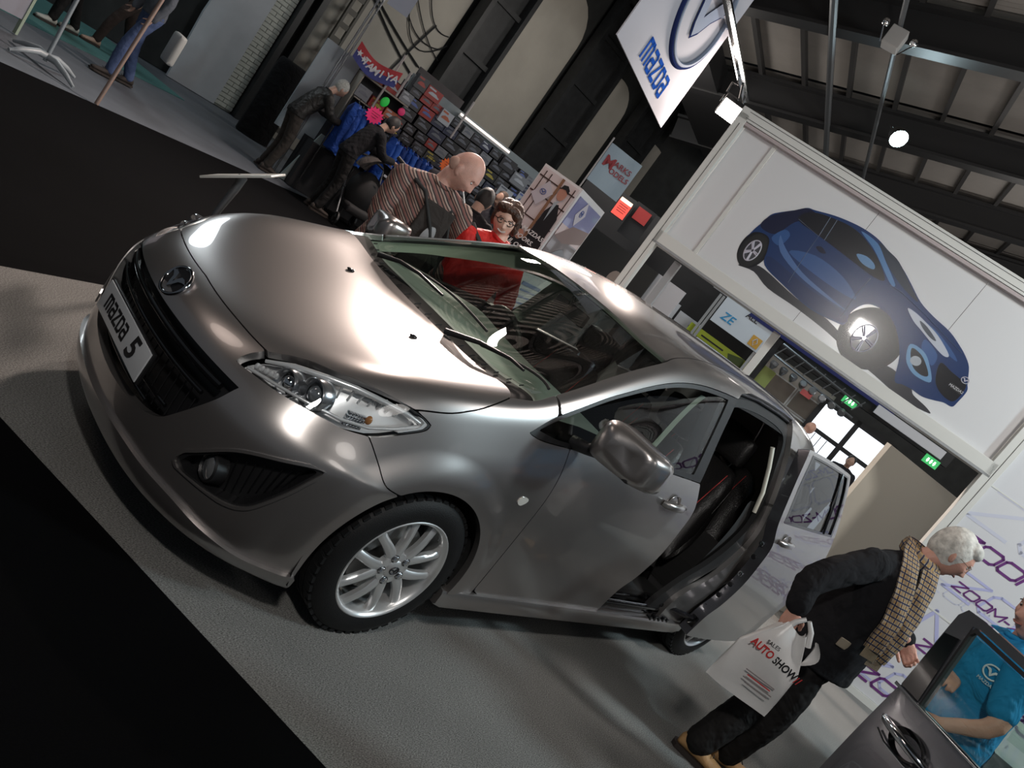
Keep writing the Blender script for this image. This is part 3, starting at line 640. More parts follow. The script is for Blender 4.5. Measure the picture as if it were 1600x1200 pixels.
# the word mark: heavy rounded lowercase letters, then a numeral
def stroke(b, pts, w_, M, h=.0015, z=.0035):
    for (x0, y0), (x1, y1) in zip(pts[:-1], pts[1:]):
        d = Vector((x1-x0, y1-y0)); L = d.length; d.normalize(); nx, ny = -d.y*w_/2, d.x*w_/2; ex, ey = d.x*w_*.35, d.y*w_*.35
        b.prism([(x0-ex+nx, y0-ey+ny), (x0-ex-nx, y0-ey-ny), (x1+ex-nx, y1+ey-ny), (x1+ex+nx, y1+ey+ny)], z, z+h, M)
def wordmark(name, M, m, H=.05, W=None, parent=None, z=.0035, shear=0.0, word='mazda'):
    """blocky lowercase word in strokes; H letter height; centred"""
    G = {'m': ([[(0, 0), (0, 1), (.78, 1), (.95, .86), (.95, 0)], [(.475, 1), (.475, 0)]], .95),
         'a': ([[(0, 1), (.55, 1), (.68, .86), (.68, 0), (.12, 0), (0, .14), (0, .42), (.12, .55), (.68, .55)]], .68),
         'z': ([[(0, 1), (.68, 1), (0, 0), (.68, 0)]], .68),
         'd': ([[(0, 1), (.50, 1), (.68, .80), (.68, .2), (.50, 0), (0, 0), (0, 1)]], .68)}
    x = 0; seg = []; gap = .34
    for ch in word:
        st, w_ = G[ch]
        for s_ in st: seg.append([(x+a+shear*b_, b_) for a, b_ in s_])
        x += w_+gap
    tot = x-gap; b = MB()
    sx = (W/tot if W else H)
    for s_ in seg: stroke(b, [((a-tot/2)*sx, (c-.5)*H) for a, c in s_], H*.22, M, z=z)
    return b.build(name, m, parent)
wordmark('plate_lettering', Mpl @ Matrix.Translation((-.075, 0, 0)), INK, .048, .24, pl, .0032)
text('5', .115, Mpl @ Matrix.Translation((.128, 0, .0045)), INK, 'plate_numeral', pl, .002, shear=.25, offset=.0025, sx=1.25)
for sx_ in (-1, 1): pass
# winged emblem: an oval ring with a V of wings
def emblem(M, R, m, par=None, name='emblem', tub=.10, back=None, z=.0):
    b = MB(); ring = [(R*1.12*math.cos(t), R*.92*math.sin(t), z) for t in np.linspace(0, 2*PI, 41)]
    b.tube(ring, R*tub, 8, False, M)
    wing = [(-1.04, .28), (-.62, .44), (-.30, .40), (-.08, .02), (0, -.22), (.08, .02), (.30, .40), (.62, .44), (1.04, .28), (.70, .20), (.42, .05), (.22, -.32), (0, -.62), (-.22, -.32), (-.42, .05), (-.70, .20)]
    b.prism([(x*R, y*R*.92) for x, y in wing], z-.0, z+R*.14, M)
    e = b.build(name, m, par, 50)
    if back is not None:
        q = MB(); q.lathe([(R*1.02, -.004), (R*1.02, .001), (.001, .001)], 32, M @ Matrix.Diagonal((1.1, .9, 1, 1))); q.build('emblem_backing', back, e, 40)
    return e
pe, ne = bp(6.0, 0, .0, -1); Me = frame(pe+ne*.004, Vector((0, -1, 0)), Vector((.45, 0, .9)))
if (Me.to_3x3() @ Vector((0, 0, 1))).dot(ne) < 0: print('emblem flipped')
emblem(Me, .062, mat('dark_chrome', (.45, .46, .48), .12, metal=1), car, 'emblem', .13, INK)
# hood washer nozzles
for (u, v, s) in ((9.12, 1.0, 1), (9.12, 1.0, -1)):
    p, n = bp(u, v, .004, s); b = MB(); b.ell(p, (.020, .014, .007)); b.build('washer_nozzle', GLOSSB, car, 60)
# wipers, both hinged at the cowl
def uvc(u, v, off): return bp(u, abs(v), off, -1 if v < 0 else 1)[0]
for k, (a, b_, c) in enumerate((((10.05, 1.9), (10.55, .8), (10.62, -.9)), ((10.02, -.75), (10.42, -1.9), (10.15, -3.1)))):
    P0, P1, P2 = uvc(a[0], a[1], .012), uvc(b_[0], b_[1], .035), uvc(c[0], c[1], .018)
    b = MB(); b.tube([P0, P0.lerp(P1, .5)+Vector((0, 0, .012)), P1, P1.lerp(P2, .4)], [.013, .010, .008, .006], 8); wp = b.build('wiper_arm', BLACKP, car, 60)
    q = MB(); bl = [uvc(a[0]+(c[0]-a[0])*t+.28*math.sin(PI*t)+.12, a[1]+(c[1]-a[1])*t, .012+.012*math.sin(PI*t)) for t in np.linspace(.22, 1, 12)]
    q.tube(bl, .006, 6); q.build('wiper_blade', RUBBER, wp)
# cowl slots
for k in range(18):
    v_ = -2.6+5.2*k/17; q0 = uvc(10.10-.06*abs(v_)/2, v_, -.008); q1 = uvc(10.24-.10*abs(v_)/2, v_, -.008); b = MB(); b.tube([q0, q1], .003, 4); b.build('cowl_rib', RUBBER, car)
# ---------------------------------------------------------------- underbody, arches, cabin
b = MB()
fl = [(-.62, .60), (-.5, .70), (-.38, .74), (-.38, .60), (.36, .60), (.38, .80), (2.36, .80), (2.38, .60), (3.13, .60), (3.15, .72), (3.5, .6)]
poly = [(x, y) for x, y in fl]+[(x, -y) for x, y in fl[::-1]]
b.prism(poly, .19, .30); b.build('underbody', BLACKP, car)
for cx in (0, 2.75):
    for side in (-1, 1):
        b = MB(); N_ = 24; ri = .385 if cx == 0 else .37
        for i in range(N_+1):
            t = -.35+(PI+.7)*i/N_
            for y in (.50, .855): b.v.append((cx-.02*(cx == 0)+ri*math.cos(t), y*side, max(.315+ri*math.sin(t), .16)))
        for i in range(N_): b.f.append((2*i, 2*i+1, 2*i+3, 2*i+2)); b.m.append(0)
        c0 = len(b.v); b.v.append((cx, .50*side, .315))
        for i in range(N_): b.f.append((2*i, 2*i+2, c0)); b.m.append(0)
        b.build('wheel_arch_liner', mat('liner', (.010, .010, .010), .9), car)
# firewall and dashboard
def dash_pt(s, t):
    y = -.74+1.48*s; k = 1-.10*(2*s-1)**2
    prof = [(.26, 1.03), (.42, 1.055), (.62, 1.07), (.82, 1.07), (.93, 1.055), (.97, 1.0), (.94, .74), (.85, .45), (.3, .45)]
    f_ = t*(len(prof)-1); i = min(int(f_), len(prof)-2); a = f_-i; x = prof[i][0]*(1-a)+prof[i+1][0]*a; z = prof[i][1]*(1-a)+prof[i+1][1]*a
    bz = .035*math.exp(-((y-.36)/.20)**2)*max(0, 1-abs(x-.85)/.22)
    return (x*k+(0 if i else .0), y, z-.02+bz)
b = MB(); b.sheet(dash_pt, 30, 32); b.build('dashboard', DASH, car, 50)
b = MB(); b.box((.22, 0, .70), (.04, 1.3, .55)); b.build('firewall', BLACKP, car)
b = MB(); b.box((1.9, 0, .32), (2.6, 1.5, .04)); b.build('cabin_floor', FABRIC, car)
b = MB()
for k in range(40): b.box((.48+.0022*k*0, -.62+.031*k if k < 40 else 0, 1.028), (.012, .018, .004))
b.build('demister_vent', RUBBER, car)
ct = bp(1, 1)[0]
def ring(c, R, r, nrm, n=40, arc=(0, 2*PI)):
    q = Vector(nrm).to_track_quat('Z', 'Y').to_matrix().to_4x4(); return [Vector(c)+q @ Vector((R*math.cos(t), R*math.sin(t), 0)) for t in np.linspace(arc[0], arc[1], n+1)]
sw = Vector((1.08, .37, .98)); nrm = Vector((.88, 0, .42)).normalized()
b = MB(); b.tube(ring(sw, .185, 0, nrm), .016, 8, False); wheel_o = b.build('steering_wheel', LEATHER, car, 60)
b = MB(); Ms = nrm.to_track_quat('Z', 'Y').to_matrix().to_4x4(); Ms.translation = sw-nrm*.02
b.lathe([(.075, -.02), (.078, .01), (.05, .03), (.001, .036)], 24, Ms)
for a in (0, PI, -PI/2): b.tube([Ms @ Vector((.05*math.cos(a), .05*math.sin(a), .01)), Ms @ Vector((.178*math.cos(a), .178*math.sin(a), .016))], .014, 6)
b.build('wheel_hub', GLOSSB, wheel_o, 50)
b = MB(); b.tube([sw-nrm*.02, sw-nrm*.28], .04, 10); b.build('steering_column', BLACKP, wheel_o)
def seat(x, y, w_, name='seat', st=True):
    s_ = MB(); hw = w_/2
    def cush(a, t):  # cushion: a along width, t profile
        yy = (a-.5)*w_; edge = 1-.0*a; side_b = .035*(abs(a-.5)*2)**4
        prof = [(-.02, .38), (-.03, .50), (.02, .545), (.25, .53), (.46, .50), (.52, .44), (.50, .36), (0, .36)]
        f_ = t*(len(prof)-1); i = min(int(f_), len(prof)-2); c = f_-i; px = prof[i][0]*(1-c)+prof[i+1][0]*c; pz = prof[i][1]*(1-c)+prof[i+1][1]*c
        k = 1-.12*(abs(a-.5)*2)**6
        return (x-.02+px*k*1.0, y+yy, pz*(1-.0)+side_b*(pz > .48)-.10*(abs(a-.5)*2)**12)
    s_.sheet(cush, 14, 28); so = s_.build(name, LEATHER, car, 60)
    s_ = MB()
    def back(a, t):
        yy = (a-.5)*w_*(1-.10*max(0, math.sin(t*PI)-.5)); th = .11
        tt = t*2*PI; L = .62; u_ = -math.cos(tt)*.5+.5 if 0 else (0.5-0.5*math.cos(tt)); side_w = math.sin(tt)
        h_ = L*u_; d_ = .06*side_w*(1-.25*u_); bl = .03*(abs(a-.5)*2)**3*(1 if side_w < 0 else 0); ek = (1-(abs(a-.5)*2)**10*.6)
        return (x+.46+.24*h_/L*1.0+d_*ek-bl, y+yy*(1-.12*u_**3), .50+h_*ek+.0)
    s_.sheet(back, 14, 30); s_.build('seat_back', LEATHER, so, 60)
    s_ = MB(); s_.box((x+.735, y, 1.235), (.09, .25, .19), T(), .04); s_.build('headrest', LEATHER, so, 60)
    s_ = MB()
    for q in (-.07, .07): s_.tube([(x+.71, y+q, 1.08), (x+.73, y+q, 1.16)], .007, 6)
    s_.build('headrest_post', CHROME, so)
    s_ = MB()
    for q in (-1, 1):
        pp = [(x-.02+px, y+q*hw*.62, pz+.008) for px, pz in ((-.02, .52), (.1, .55), (.3, .535), (.44, .52))]; s_.tube(pp, .003, 4)
        pp = [(x+.38+.26*t, y+q*hw*.62*(1-.1*t), .56+.55*t) for t in (0, .3, .6, .95)]; s_.tube(pp, .003, 4)
    s_.build('seat_stitching', STITCH, so)
    return so
seat(1.08, .37, .52); seat(1.08, -.37, .52); seat(1.78, -.38, .50); seat(1.78, .38, .50); seat(2.5, 0, 1.05)
b = MB(); b.box((1.05, 0, .55), (.6, .18, .25), None, .03); b.tube([(.86, 0, .68), (.90, 0, .80)], [.02, .03], 10); b.build('centre_console', BLACKP, car, 50)
panel('headliner', sym(join(Pt((12.75, 0)), Pt((12.75, 3.0), (18.0, 2.8), (18.3, 0)))), LINING, 0, 0, off=-.03, skirt=0, parent=car, cell=.06)
# seat belt on the near B pillar and a grab handle
b = MB()
def belt(s, t):
    p, n = bp(14.30-.55*s*0-.02, 4.0+2.4*s, -.075, -1); q, _ = bp(14.0-1.5*s, 4.0+2.6*s, -.09, -1); return tuple(q+Vector((.048*(t-.5), 0, 0)))
b.sheet(belt, 12, 1); b.build('seat_belt', mat('belt', (.50, .52, .42), .8), car)
p, n = bp(15.3, 4.3, -.07, -1)
b = MB(); b.tube([(2.33, -.66, 1.38), (2.37, -.70, 1.28), (2.41, -.75, 1.14), (2.42, -.78, 1.02)], .013, 8); b.build('pillar_grab_handle', mat('cream_trim', (.7, .69, .60), .6), car, 60)
# rear inner quarter trim behind the opening
panel('rear_quarter_trim', join(Pt((15.7, 6.1), (17.8, 6.0), (17.8, 10.5), (15.3, 10.5))), FABRIC, -1, 0, off=-.08, skirt=0, parent=car, cell=.06)
# interior mirror
b = MB(); b.box((.97, 0, 1.36), (.03, .24, .07), T(), .012); b.tube([(.95, 0, 1.37), (.93, 0, 1.43)], .01, 6); b.build('rear_view_mirror', BLACKP, car, 50)
# ---------------------------------------------------------------- wheels
def make_wheel(loc, side, par, twist=0.0, steer=0.0):
    """axis along y; side -1 faces -y"""
    M = Matrix.Translation(loc) @ Matrix.Rotation(steer, 4, 'Z') @ (Matrix.Rotation(PI/2, 4, 'X') if side < 0 else Matrix.Rotation(-PI/2, 4, 'X')) @ Matrix.Rotation(twist, 4, 'Z')
    # local z points outboard ; tyre 0.205 wide
    b = MB(); pr = [(.217, -.005), (.224, .004), (.245, .010), (.275, .006), (.300, -.006), (.311, -.020), (.315, -.030)]
    for g in (-.062, -.098, -.134): pr += [(.3165, g+.008), (.3165, g+.004), (.308, g+.004), (.308, g-.004), (.3165, g-.004), (.3165, g-.010)]
    pr += [(.315, -.170), (.308, -.184), (.27, -.200), (.22, -.195)]
    b.lathe(pr, 72, M); ty = b.build('tyre', TYRE, par, 35)
    b = MB()
    for k in range(48):
        a = 2*PI*k/48; Mk = M @ Matrix.Rotation(a, 4, 'Z'); b.box((.311, 0, -.026), (.012, .026, .030), Mk, 0); b.box((.311, 0.01, -.178), (.012, .026, .026), Mk, 0)
    b.build('tread_block', TYRE, ty)['kind'] = 'stuff'
    b = MB(); b.lathe([(.2245, -.004), (.226, .003), (.221, .006), (.212, .002), (.205, -.012), (.200, -.05), (.195, -.14), (.206, -.18)], 72, M); rim = b.build('wheel_rim', ALLOY, par, 50)
    # five pairs of swept spokes
    for k in range(5):
        for sgn in (-1, 1):
            a0 = 2*PI*k/5; b = MB()
            P = []
            for t in np.linspace(0, 1, 9):
                r_ = .040+(.212-.040)*t; a = a0+sgn*(.30-.02*t+.10*math.sin(t*PI)*0+.20*t*(t)*.55) ; wd = .043-.012*t+.012*max(0, t-.75)*4*.5; zz = -.012+.010*math.sin(t*PI)-.006*t
                a = a0+sgn*(.52*(1-t)**1.6*.55+.215+.05*t)
                P.append((r_, a, wd, zz))
            vs = []; 
            for r_, a, wd, zz in P:
                c, s_ = math.cos(a), math.sin(a); tx, ty_ = -s_, c
                for o_, dz in ((-.5, -.022), (-.5, -.004), (-.22, .004), (.22, .004), (.5, -.004), (.5, -.022)):
                    vs.append((r_*c+tx*wd*o_, r_*s_+ty_*wd*o_, zz+dz))
            fs = []
            for i in range(8):
                for j in range(6): fs.append((i*6+j, i*6+(j+1) % 6, (i+1)*6+(j+1) % 6, (i+1)*6+j))
            b.add(vs, fs, M); b.build('spoke', ALLOY, rim, 50)
    b = MB(); b.lathe([(.070, -.03), (.066, -.008), (.055, -.004), (.038, -.006), (.031, .000), (.001, .003)], 32, M); hub = b.build('wheel_hub', ALLOY, rim, 40)
    for k in range(5):
        a = 2*PI*(k+.5)/5; b = MB(); b.lathe([(.0125, -.012), (.0125, .002), (.009, .006), (.0, .006)], 6, M @ Matrix.Translation((.052*math.cos(a), .052*math.sin(a), 0))); b.build('wheel_nut', CHROME, rim, 30)
        b = MB(); b.lathe([(.017, -.012), (.0165, -.003), (.0145, -.003), (.0145, -.012)], 14, M @ Matrix.Translation((.052*math.cos(a), .052*math.sin(a), 0))); b.build('nut_seat', DARKM, rim, 30)
    emblem(M @ Matrix.Translation((0, 0, .004)), .017, DARKM, rim, 'centre_cap_emblem', .14)
    b = MB(); b.lathe([(.150, -.085), (.150, -.075), (.06, -.070), (.001, -.07)], 40, M); b.build('brake_disc', mat('disc', (.25, .24, .23), .35, metal=.9), par, 40)
    b = MB(); b.box((.13, 0, -.07), (.06, .14, .05), M @ Matrix.Rotation(2.2, 4, 'Z'), .015); b.build('brake_caliper', mat('caliper', (.2, .2, .2), .5, metal=.6), par, 50)
    b = MB(); b.lathe([(.19, -.12), (.001, -.12)], 32, M); b.build('wheel_back', mat('liner', (.010, .010, .010), .9), par)
    b = MB(); b.tube([M @ Vector((.20*math.cos(.9), .20*math.sin(.9), .002)), M @ Vector((.185*math.cos(.9), .185*math.sin(.9), .016))], .003, 6); b.build('valve', RUBBER, rim)
make_wheel((0, -.865, .3165), -1, car, .18)
make_wheel((2.75, -.865, .3165), -1, car, .5)
make_wheel((0, .865, .3165), 1, car, .1)
make_wheel((2.75, .865, .3165), 1, car, .3)
b = MB(); b.box((.02, 0, .25), (.12, 1.4, .06)); b.box((2.75, 0, .25), (.1, 1.4, .06)); b.build('axle', BLACKP, car)
# ---------------------------------------------------------------- the hall: floor, walls, roof
def dirv(az): a = math.radians(az); return Vector((math.cos(a), math.sin(a), 0))
def PFm(o, az):
    """plane frame: local x runs along azimuth az, local y is up, local z faces out of the plane"""
    return frame((o[0], o[1], o[2] if len(o) > 2 else 0), dirv(az), (0, 0, 1))
AA, BB = dirv(24), dirv(-66)
def AB(a, b, z=0): v = AA*a+BB*b; return (v.x, v.y, z)
def struct(o): o['kind'] = 'structure'; return o
CONC = mat('hall_floor', (.085, .095, .11), .55, noise=.25, nscale=1.3, bump=.1, bscale=60)
b = MB(); b.box((8, 10, -.06), (56, 60, .1)); struct(b.build('floor', CONC))
def carpet_mat(name, col, amt):
    m, t, bs = nt(name); tc = t.nodes.new('ShaderNodeTexCoord')
    mp = t.nodes.new('ShaderNodeMapping'); mp.inputs['Rotation'].default_value = (0, 0, .4); mp.inputs['Scale'].default_value = (1, 2.4, 1)
    n = t.nodes.new('ShaderNodeTexNoise'); n.inputs['Scale'].default_value = 130; n.inputs['Detail'].default_value = 6; n.inputs['Roughness'].default_value = .7
    n2 = t.nodes.new('ShaderNodeTexNoise'); n2.inputs['Scale'].default_value = 2.2; n2.inputs['Detail'].default_value = 3
    t.links.new(tc.outputs['Object'], mp.inputs[0]); t.links.new(mp.outputs[0], n.inputs['Vector']); t.links.new(tc.outputs['Object'], n2.inputs['Vector'])
    r = t.nodes.new('ShaderNodeMapRange'); r.inputs[1].default_value = .35; r.inputs[2].default_value = .65; r.inputs[3].default_value = 1-amt; r.inputs[4].default_value = 1+amt
    r2 = t.nodes.new('ShaderNodeMapRange'); r2.inputs[1].default_value = .3; r2.inputs[2].default_value = .7; r2.inputs[3].default_value = .93; r2.inputs[4].default_value = 1.07
    t.links.new(n.outputs['Fac'], r.inputs[0]); t.links.new(n2.outputs['Fac'], r2.inputs[0])
    mu = t.nodes.new('ShaderNodeMath'); mu.operation = 'MULTIPLY'; t.links.new(r.outputs[0], mu.inputs[0]); t.links.new(r2.outputs[0], mu.inputs[1])
    v = t.nodes.new('ShaderNodeVectorMath'); v.operation = 'SCALE'; v.inputs[0].default_value = col; t.links.new(mu.outputs[0], v.inputs['Scale']); t.links.new(v.outputs[0], bs.inputs['Base Color'])
    bp_ = t.nodes.new('ShaderNodeBump'); bp_.inputs['Strength'].default_value = .7; bp_.inputs['Distance'].default_value = .006; t.links.new(n.outputs['Fac'], bp_.inputs['Height']); t.links.new(bp_.outputs[0], bs.inputs['Normal'])
    bs.inputs['Roughness'].default_value = .95; bs.inputs['Specular IOR Level'].default_value = .04; MATS[name] = m; return m
GREYC = carpet_mat('grey_carpet', (.225, .222, .212), .75); BLKC = carpet_mat('black_carpet', (.0032, .0032, .0036), .3); TEALC = carpet_mat('teal_carpet', (.075, .17, .165), .2)
def slab(name, pts, m, label, top=0.0):
    q = MB(); q.prism([AB(a, c)[:2] for a, c in pts][::-1], -.02, top); return tag(q.build(name, m), label, 'carpet')
slab('carpet', [(-.915, -1.63), (12, -1.63), (12, 10), (-.915, 10)], GREYC, 'grey carpet of the stand under the silver car')
slab('carpet', [(-6, -5.5), (14, -5.5), (14, -1.63), (-6, -1.63)], BLKC, 'black carpet walkway behind the silver car')
slab('carpet', [(-6, -1.63), (-.915, -1.63), (-.915, 10), (-6, 10)], BLKC, 'black carpet in front of the bonnet, bottom left')
slab('carpet', [(-4, -16), (7, -16), (7, -8.2), (-4, -7.4)], TEALC, 'teal carpet behind the walking people, top left')
# far hall wall with steel columns and pale infill panels
WO = (4.2, 12.1); WM = PFm(WO, 5)
DARKW = mat('dark_wall', (.016, .018, .018), .8, noise=.3, nscale=4)
PALEW = mat('pale_wall', (.30, .285, .25), .85, noise=.10, nscale=1.2, bump=.1, bscale=30)
STEEL = mat('black_steel', (.012, .013, .014), .45, noise=.3, nscale=8)
b = MB(); b.box((9, 3.6, -.35), (40, 7.2, .2), WM); struct(b.build('wall_far', DARKW))
def wpanel(s0, s1, z0, z1, rad):
    q = MB(); pts = [(s0, z0), (s1, z0)]
    for i in range(7): t = i/6*PI/2; pts.append((s1-rad+rad*math.cos(t), z1-rad+rad*math.sin(t)))
    pts.append((s0, z1)); q.prism(pts, -.26, -.14, WM); struct(q.build('wall_panel', PALEW))
for a in ((.75, 3.55, 0, 6.9, .2), (4.85, 6.72, 0, 6.3, .9), (8.25, 9.5, 0, 5.75, .7), (10.9, 12.3, 0, 5.3, .7), (13.8, 15.6, 0, 5.0, .6)): wpanel(*a)
for k, (s0, s1, h, dp) in enumerate(((.35, .74, 7, .05), (3.62, 4.72, 7, .10), (6.80, 8.15, 6.9, .1), (9.6, 10.8, 6.9, .1), (12.4, 13.7, 6.9, .1))):
    q = MB(); w_ = s1-s0
    q.box((s0+.06, h/2, dp), (.12, h, .30), WM); q.box((s1-.06, h/2, dp), (.12, h, .30), WM); q.box(((s0+s1)/2, h/2, dp-.08), (w_-.2, h, .04), WM)
    if k:
        for z in (1.2, 2.4, 3.6, 4.8, 6.0): q.box(((s0+s1)/2, z, dp+.02), (w_-.24, .10, .08), WM)
    struct(q.build('trim_%d' % (k+1), STEEL))
# lattice post with its square openings beside the stall
q = MB(); 
for s_ in (1.16, 1.40): q.box((s_, 3.4, .1), (.05, 6.8, .06), WM)
for k in range(24): q.box((1.28, .2+k*.28, .1), (.24, .10, .03), WM)
tag(q.build('lattice_post', mat('old_steel', (.06, .055, .045), .6)), 'rusty lattice steel post with square openings on the far wall', 'post')
# cables drooping on the pale wall
for k, (s0, z0, s1, z1, sag) in enumerate(((1.9, 3.9, 3.5, 3.3, .35), (2.0, 4.1, 3.6, 3.1, .15), (2.4, 4.3, 3.5, 3.6, .3), (2.2, 3.8, 3.6, 3.45, .6), (1.6, 3.2, 3.4, 2.5, .05), (1.5, 3.3, 3.3, 2.75, .03), (3.1, 3.6, 2.75, 2.3, -.05))):
    q = MB(); q.tube([WM @ Vector((s0+(s1-s0)*t, z0+(z1-z0)*t-sag*4*t*(1-t), -.10)) for t in np.linspace(0, 1, 12)], .012 if k < 4 else .02, 5)
    tag(q.build('wall_cable', STEEL), ('shallow', 'highest thin', 'deep drooping', 'lowest looping', 'long straight', 'short straight', 'steep short')[k]+' black cable on the pale wall above the stall', 'cable', 'cables on the pale wall')
# white board, white brick pier
WHB = mat('board_white', (.37, .40, .43), .6, noise=.06, nscale=3)
q = MB(); pts = [(-.95, 0), (-.03, 0), (-.03, 3.2), (-1.0, 3.2)]+[(-.97+.02*random.random(), 3.0-.3*i) for i in range(9)]; q.prism(pts, .02, .08, WM)
tag(q.build('partition_board', WHB), 'plain grey white partition board with a torn left edge by the brick pier', 'board')
pier = thing('brick_pier', 'white painted brick pier beside the black steel column', 'pier', (0, 0, 0))
BRK = mat('white_brick', (.40, .42, .38), .75, noise=.15, nscale=9, bump=.3, bscale=40)
q = MB(); q.box((.15, 3.5, -.05), (.34, 7, .22), WM); q.build('pier_core', mat('mortar', (.20, .21, .19), .9), pier)
bm_ = {}
for r_ in range(40):
    z = .04+r_*.078; half = r_ % 2
    for (x0, x1) in (((-.03, .09), (.10, .325)) if half else ((-.03, .195), (.205, .325))):
        w_ = round(x1-x0, 3)
        if w_ not in bm_:
            qq = MB(); qq.box((0, 0, 0), (w_, .068, .24), None, .006); bm_[w_] = qq.mesh('brick', BRK)
        o = new_obj('brick', bm_[w_], pier); o.matrix_local = WM @ Matrix.Translation(((x0+x1)/2, z+.03, -.05+random.uniform(0, .006)))
# right-hand far wall
RM = PFm((19.5, 3.0), -66)
b = MB(); b.box((2, 3.6, -1.0), (30, 7.2, .2), RM); struct(b.build('wall_right', DARKW))
# roof: sloping sheets between deep girders
ROO = Vector((11.605, 5.590, 7.0)); ra = dirv(22.5); e_ = math.radians(-15); rb = Vector((math.cos(math.radians(112.5))*math.cos(e_), math.sin(math.radians(112.5))*math.cos(e_), math.sin(e_)))
RFM = frame(ROO, ra, rb)                                   # local x along the hall, local y down the slope, local z up
if RFM.to_3x3()[2][2] < 0: pass
SHEET = mat('roof_sheet', (.19, .175, .16), .6, noise=.06, nscale=3)
GIRD = mat('girder_black', (.014, .014, .015), .5)
PURL = mat('purlin', (.035, .034, .034), .5)
girders = (-11.5, -7.6, -3.85, .1, 3.9, 7.8, 11.7)
def corr(L, W_):
    n = int(L/.06); v = []; f = []
    for i in range(n+1):
        z = .014 if i % 2 else -.014; v += [(i*L/n, 0, z), (i*L/n, W_, z)]
    for i in range(n): f.append((2*i, 2*i+1, 2*i+3, 2*i+2))
    me = bpy.data.meshes.new('roof_sheet'); me.from_pydata(v, [], f); me.materials.append(SHEET); return me
cm = corr(3.9, .80)
for gi_, g in enumerate(girders[:-1]):
    for k in range(-9, 5):
        o = new_obj('roof_sheet', cm); o.matrix_world = RFM @ Matrix.Translation((g, .03+k*.823+.012, .14)); struct(o)
q = MB(); q.box((0, 0, 0), (3.9, .075, .12)); pm_ = q.mesh('purlin', PURL)
for g in girders[:-1]:
    for k in range(-9, 6): o = new_obj('purlin', pm_); o.matrix_world = RFM @ Matrix.Translation((g+1.95, .03+k*.823, .05)); struct(o)
q = MB(); q.box((0, -1.7, -.55), (.30, 13, .05)); q.box((0, -1.7, -.02), (.34, 13, .06)); q.box((0, -1.7, -.28), (.05, 13, .56)); gm = q.mesh('girder', GIRD)
for g in girders: o = new_obj('girder', gm); o.matrix_world = RFM @ Matrix.Translation((g+.12, 0, 0)); struct(o)
for g in girders[:-1]:       # two tie rods in each bay
    for dx in (.9, 1.05):
        q = MB(); q.tube([RFM @ Vector((g+dx, -7, -.02)), RFM @ Vector((g+dx, 4, -.02))], .012, 5); o = q.build('tie_rod', GIRD); struct(o)
q = MB()
for (a0, b0, a1, b1) in ((6.2, 2.0, 8.6, -1.5), (6.2, -1.5, 8.6, 2.0), (8.6, -1.5, 11, 2), (8.6, 2, 11, -1.5)): q.tube([RFM @ Vector((a0, b0, -.25)), RFM @ Vector((a1, b1, -.25))], .07, 4)
tag(q.build('cross_brace', GIRD), 'black crossed roof braces far above the billboard', 'brace')
q = MB(); q.box((10, 10, 9.3), (44, 44, .2)); struct(q.build('ceiling', DARKW))
q = MB(); q.box((0, 0, 0), (16, .9, .5), RFM @ Matrix.Translation((2, 3.6, -.3))); struct(q.build('eaves_beam', GIRD))
# hanging poles, junction box with two spot heads
def rod(name, p0, p1, r, m, label, cat='pole', group=None):
    q = MB(); q.tube([p0, p1], r, 8); return tag(q.build(name, m), label, cat, group)
GREYM = mat('grey_steel', (.16, .17, .18), .35, metal=.6)
rod('roof_pipe', (4.7, 3.63, 6.2), (13.9, 7.43, 6.2), .055, GREYM, 'thick grey pipe running under the girders left of the blue white lamp')
rod('roof_pipe', (4.6, 2.53, 6.2), (14.6, 6.78, 6.2), .035, GREYM, 'thin grey pipe carrying the pale box under the girders')
jb = thing('junction_box', 'pale box with two small emergency spot heads on the thin pole', 'box', (7.22, 3.60, 6.05))
q = MB(); q.box((0, 0, 0), (.22, .22, .24), T(rz=.4), .01); q.build('box_body', mat('pale_grey', (.35, .34, .33), .5), jb)
for s_ in (-1, 1):
    q = MB(); q.ell((.15*s_, .16*-s_, .10), (.05, .05, .05), 12, 8); q.tube([(.15*s_, .16*-s_, .05), (.09*s_, .1*-s_, -.12)], .01, 5); q.build('spot_head', CHROME, jb, 60)
# floodlights
def flood(loc, tgt, col, es, w_, h_, label, round_=False):
    t = thing('flood_lamp', label, 'lamp', loc); M = (Vector(tgt)-Vector(loc)).to_track_quat('-Z', 'Y').to_matrix().to_4x4()
    q = MB()
    if round_:
        q.lathe([(.06, .20), (.12, .14), (w_, -.02), (w_, -.06), (w_*.94, -.06)], 24, M); q.build('lamp_housing', STEEL, t, 40)
        q = MB(); q.lathe([(w_*.93, -.045), (.001, -.045)], 24, M)
    else:
        q.box((0, 0, .06), (w_*1.1, h_*1.1, .12), M, .01); q.box((0, 0, .15), (w_*.5, h_*.5, .08), M, .01); q.build('lamp_housing', STEEL, t, 40)
        q = MB(); q.box((0, 0, -.012), (w_, h_, .02), M)
    q.build('lamp_face', mat('lamp_glow_%d' % len(MATS), (.9, .9, .9), .5, emit=col, es=es), t)
    q = MB(); q.tube([M @ Vector((-w_*.6, 0, .05)), M @ Vector((-w_*.6, 0, .28)), M @ Vector((w_*.6, 0, .28)), M @ Vector((w_*.6, 0, .05))], .012, 6); q.build('lamp_bracket', STEEL, t)
    return t
flood((5.55, 3.68, 3.93), (2.5, 1, 1.0), (1, .90, .80), 30, .26, .20, 'bright white square floodlight hung above the billboard corner')
flood((10.2, 4.4, 6.05), (7, -1, 2.5), (.70, 1, 1), 30, .15, .15, 'round blue white lamp hung under the roof girders', True)
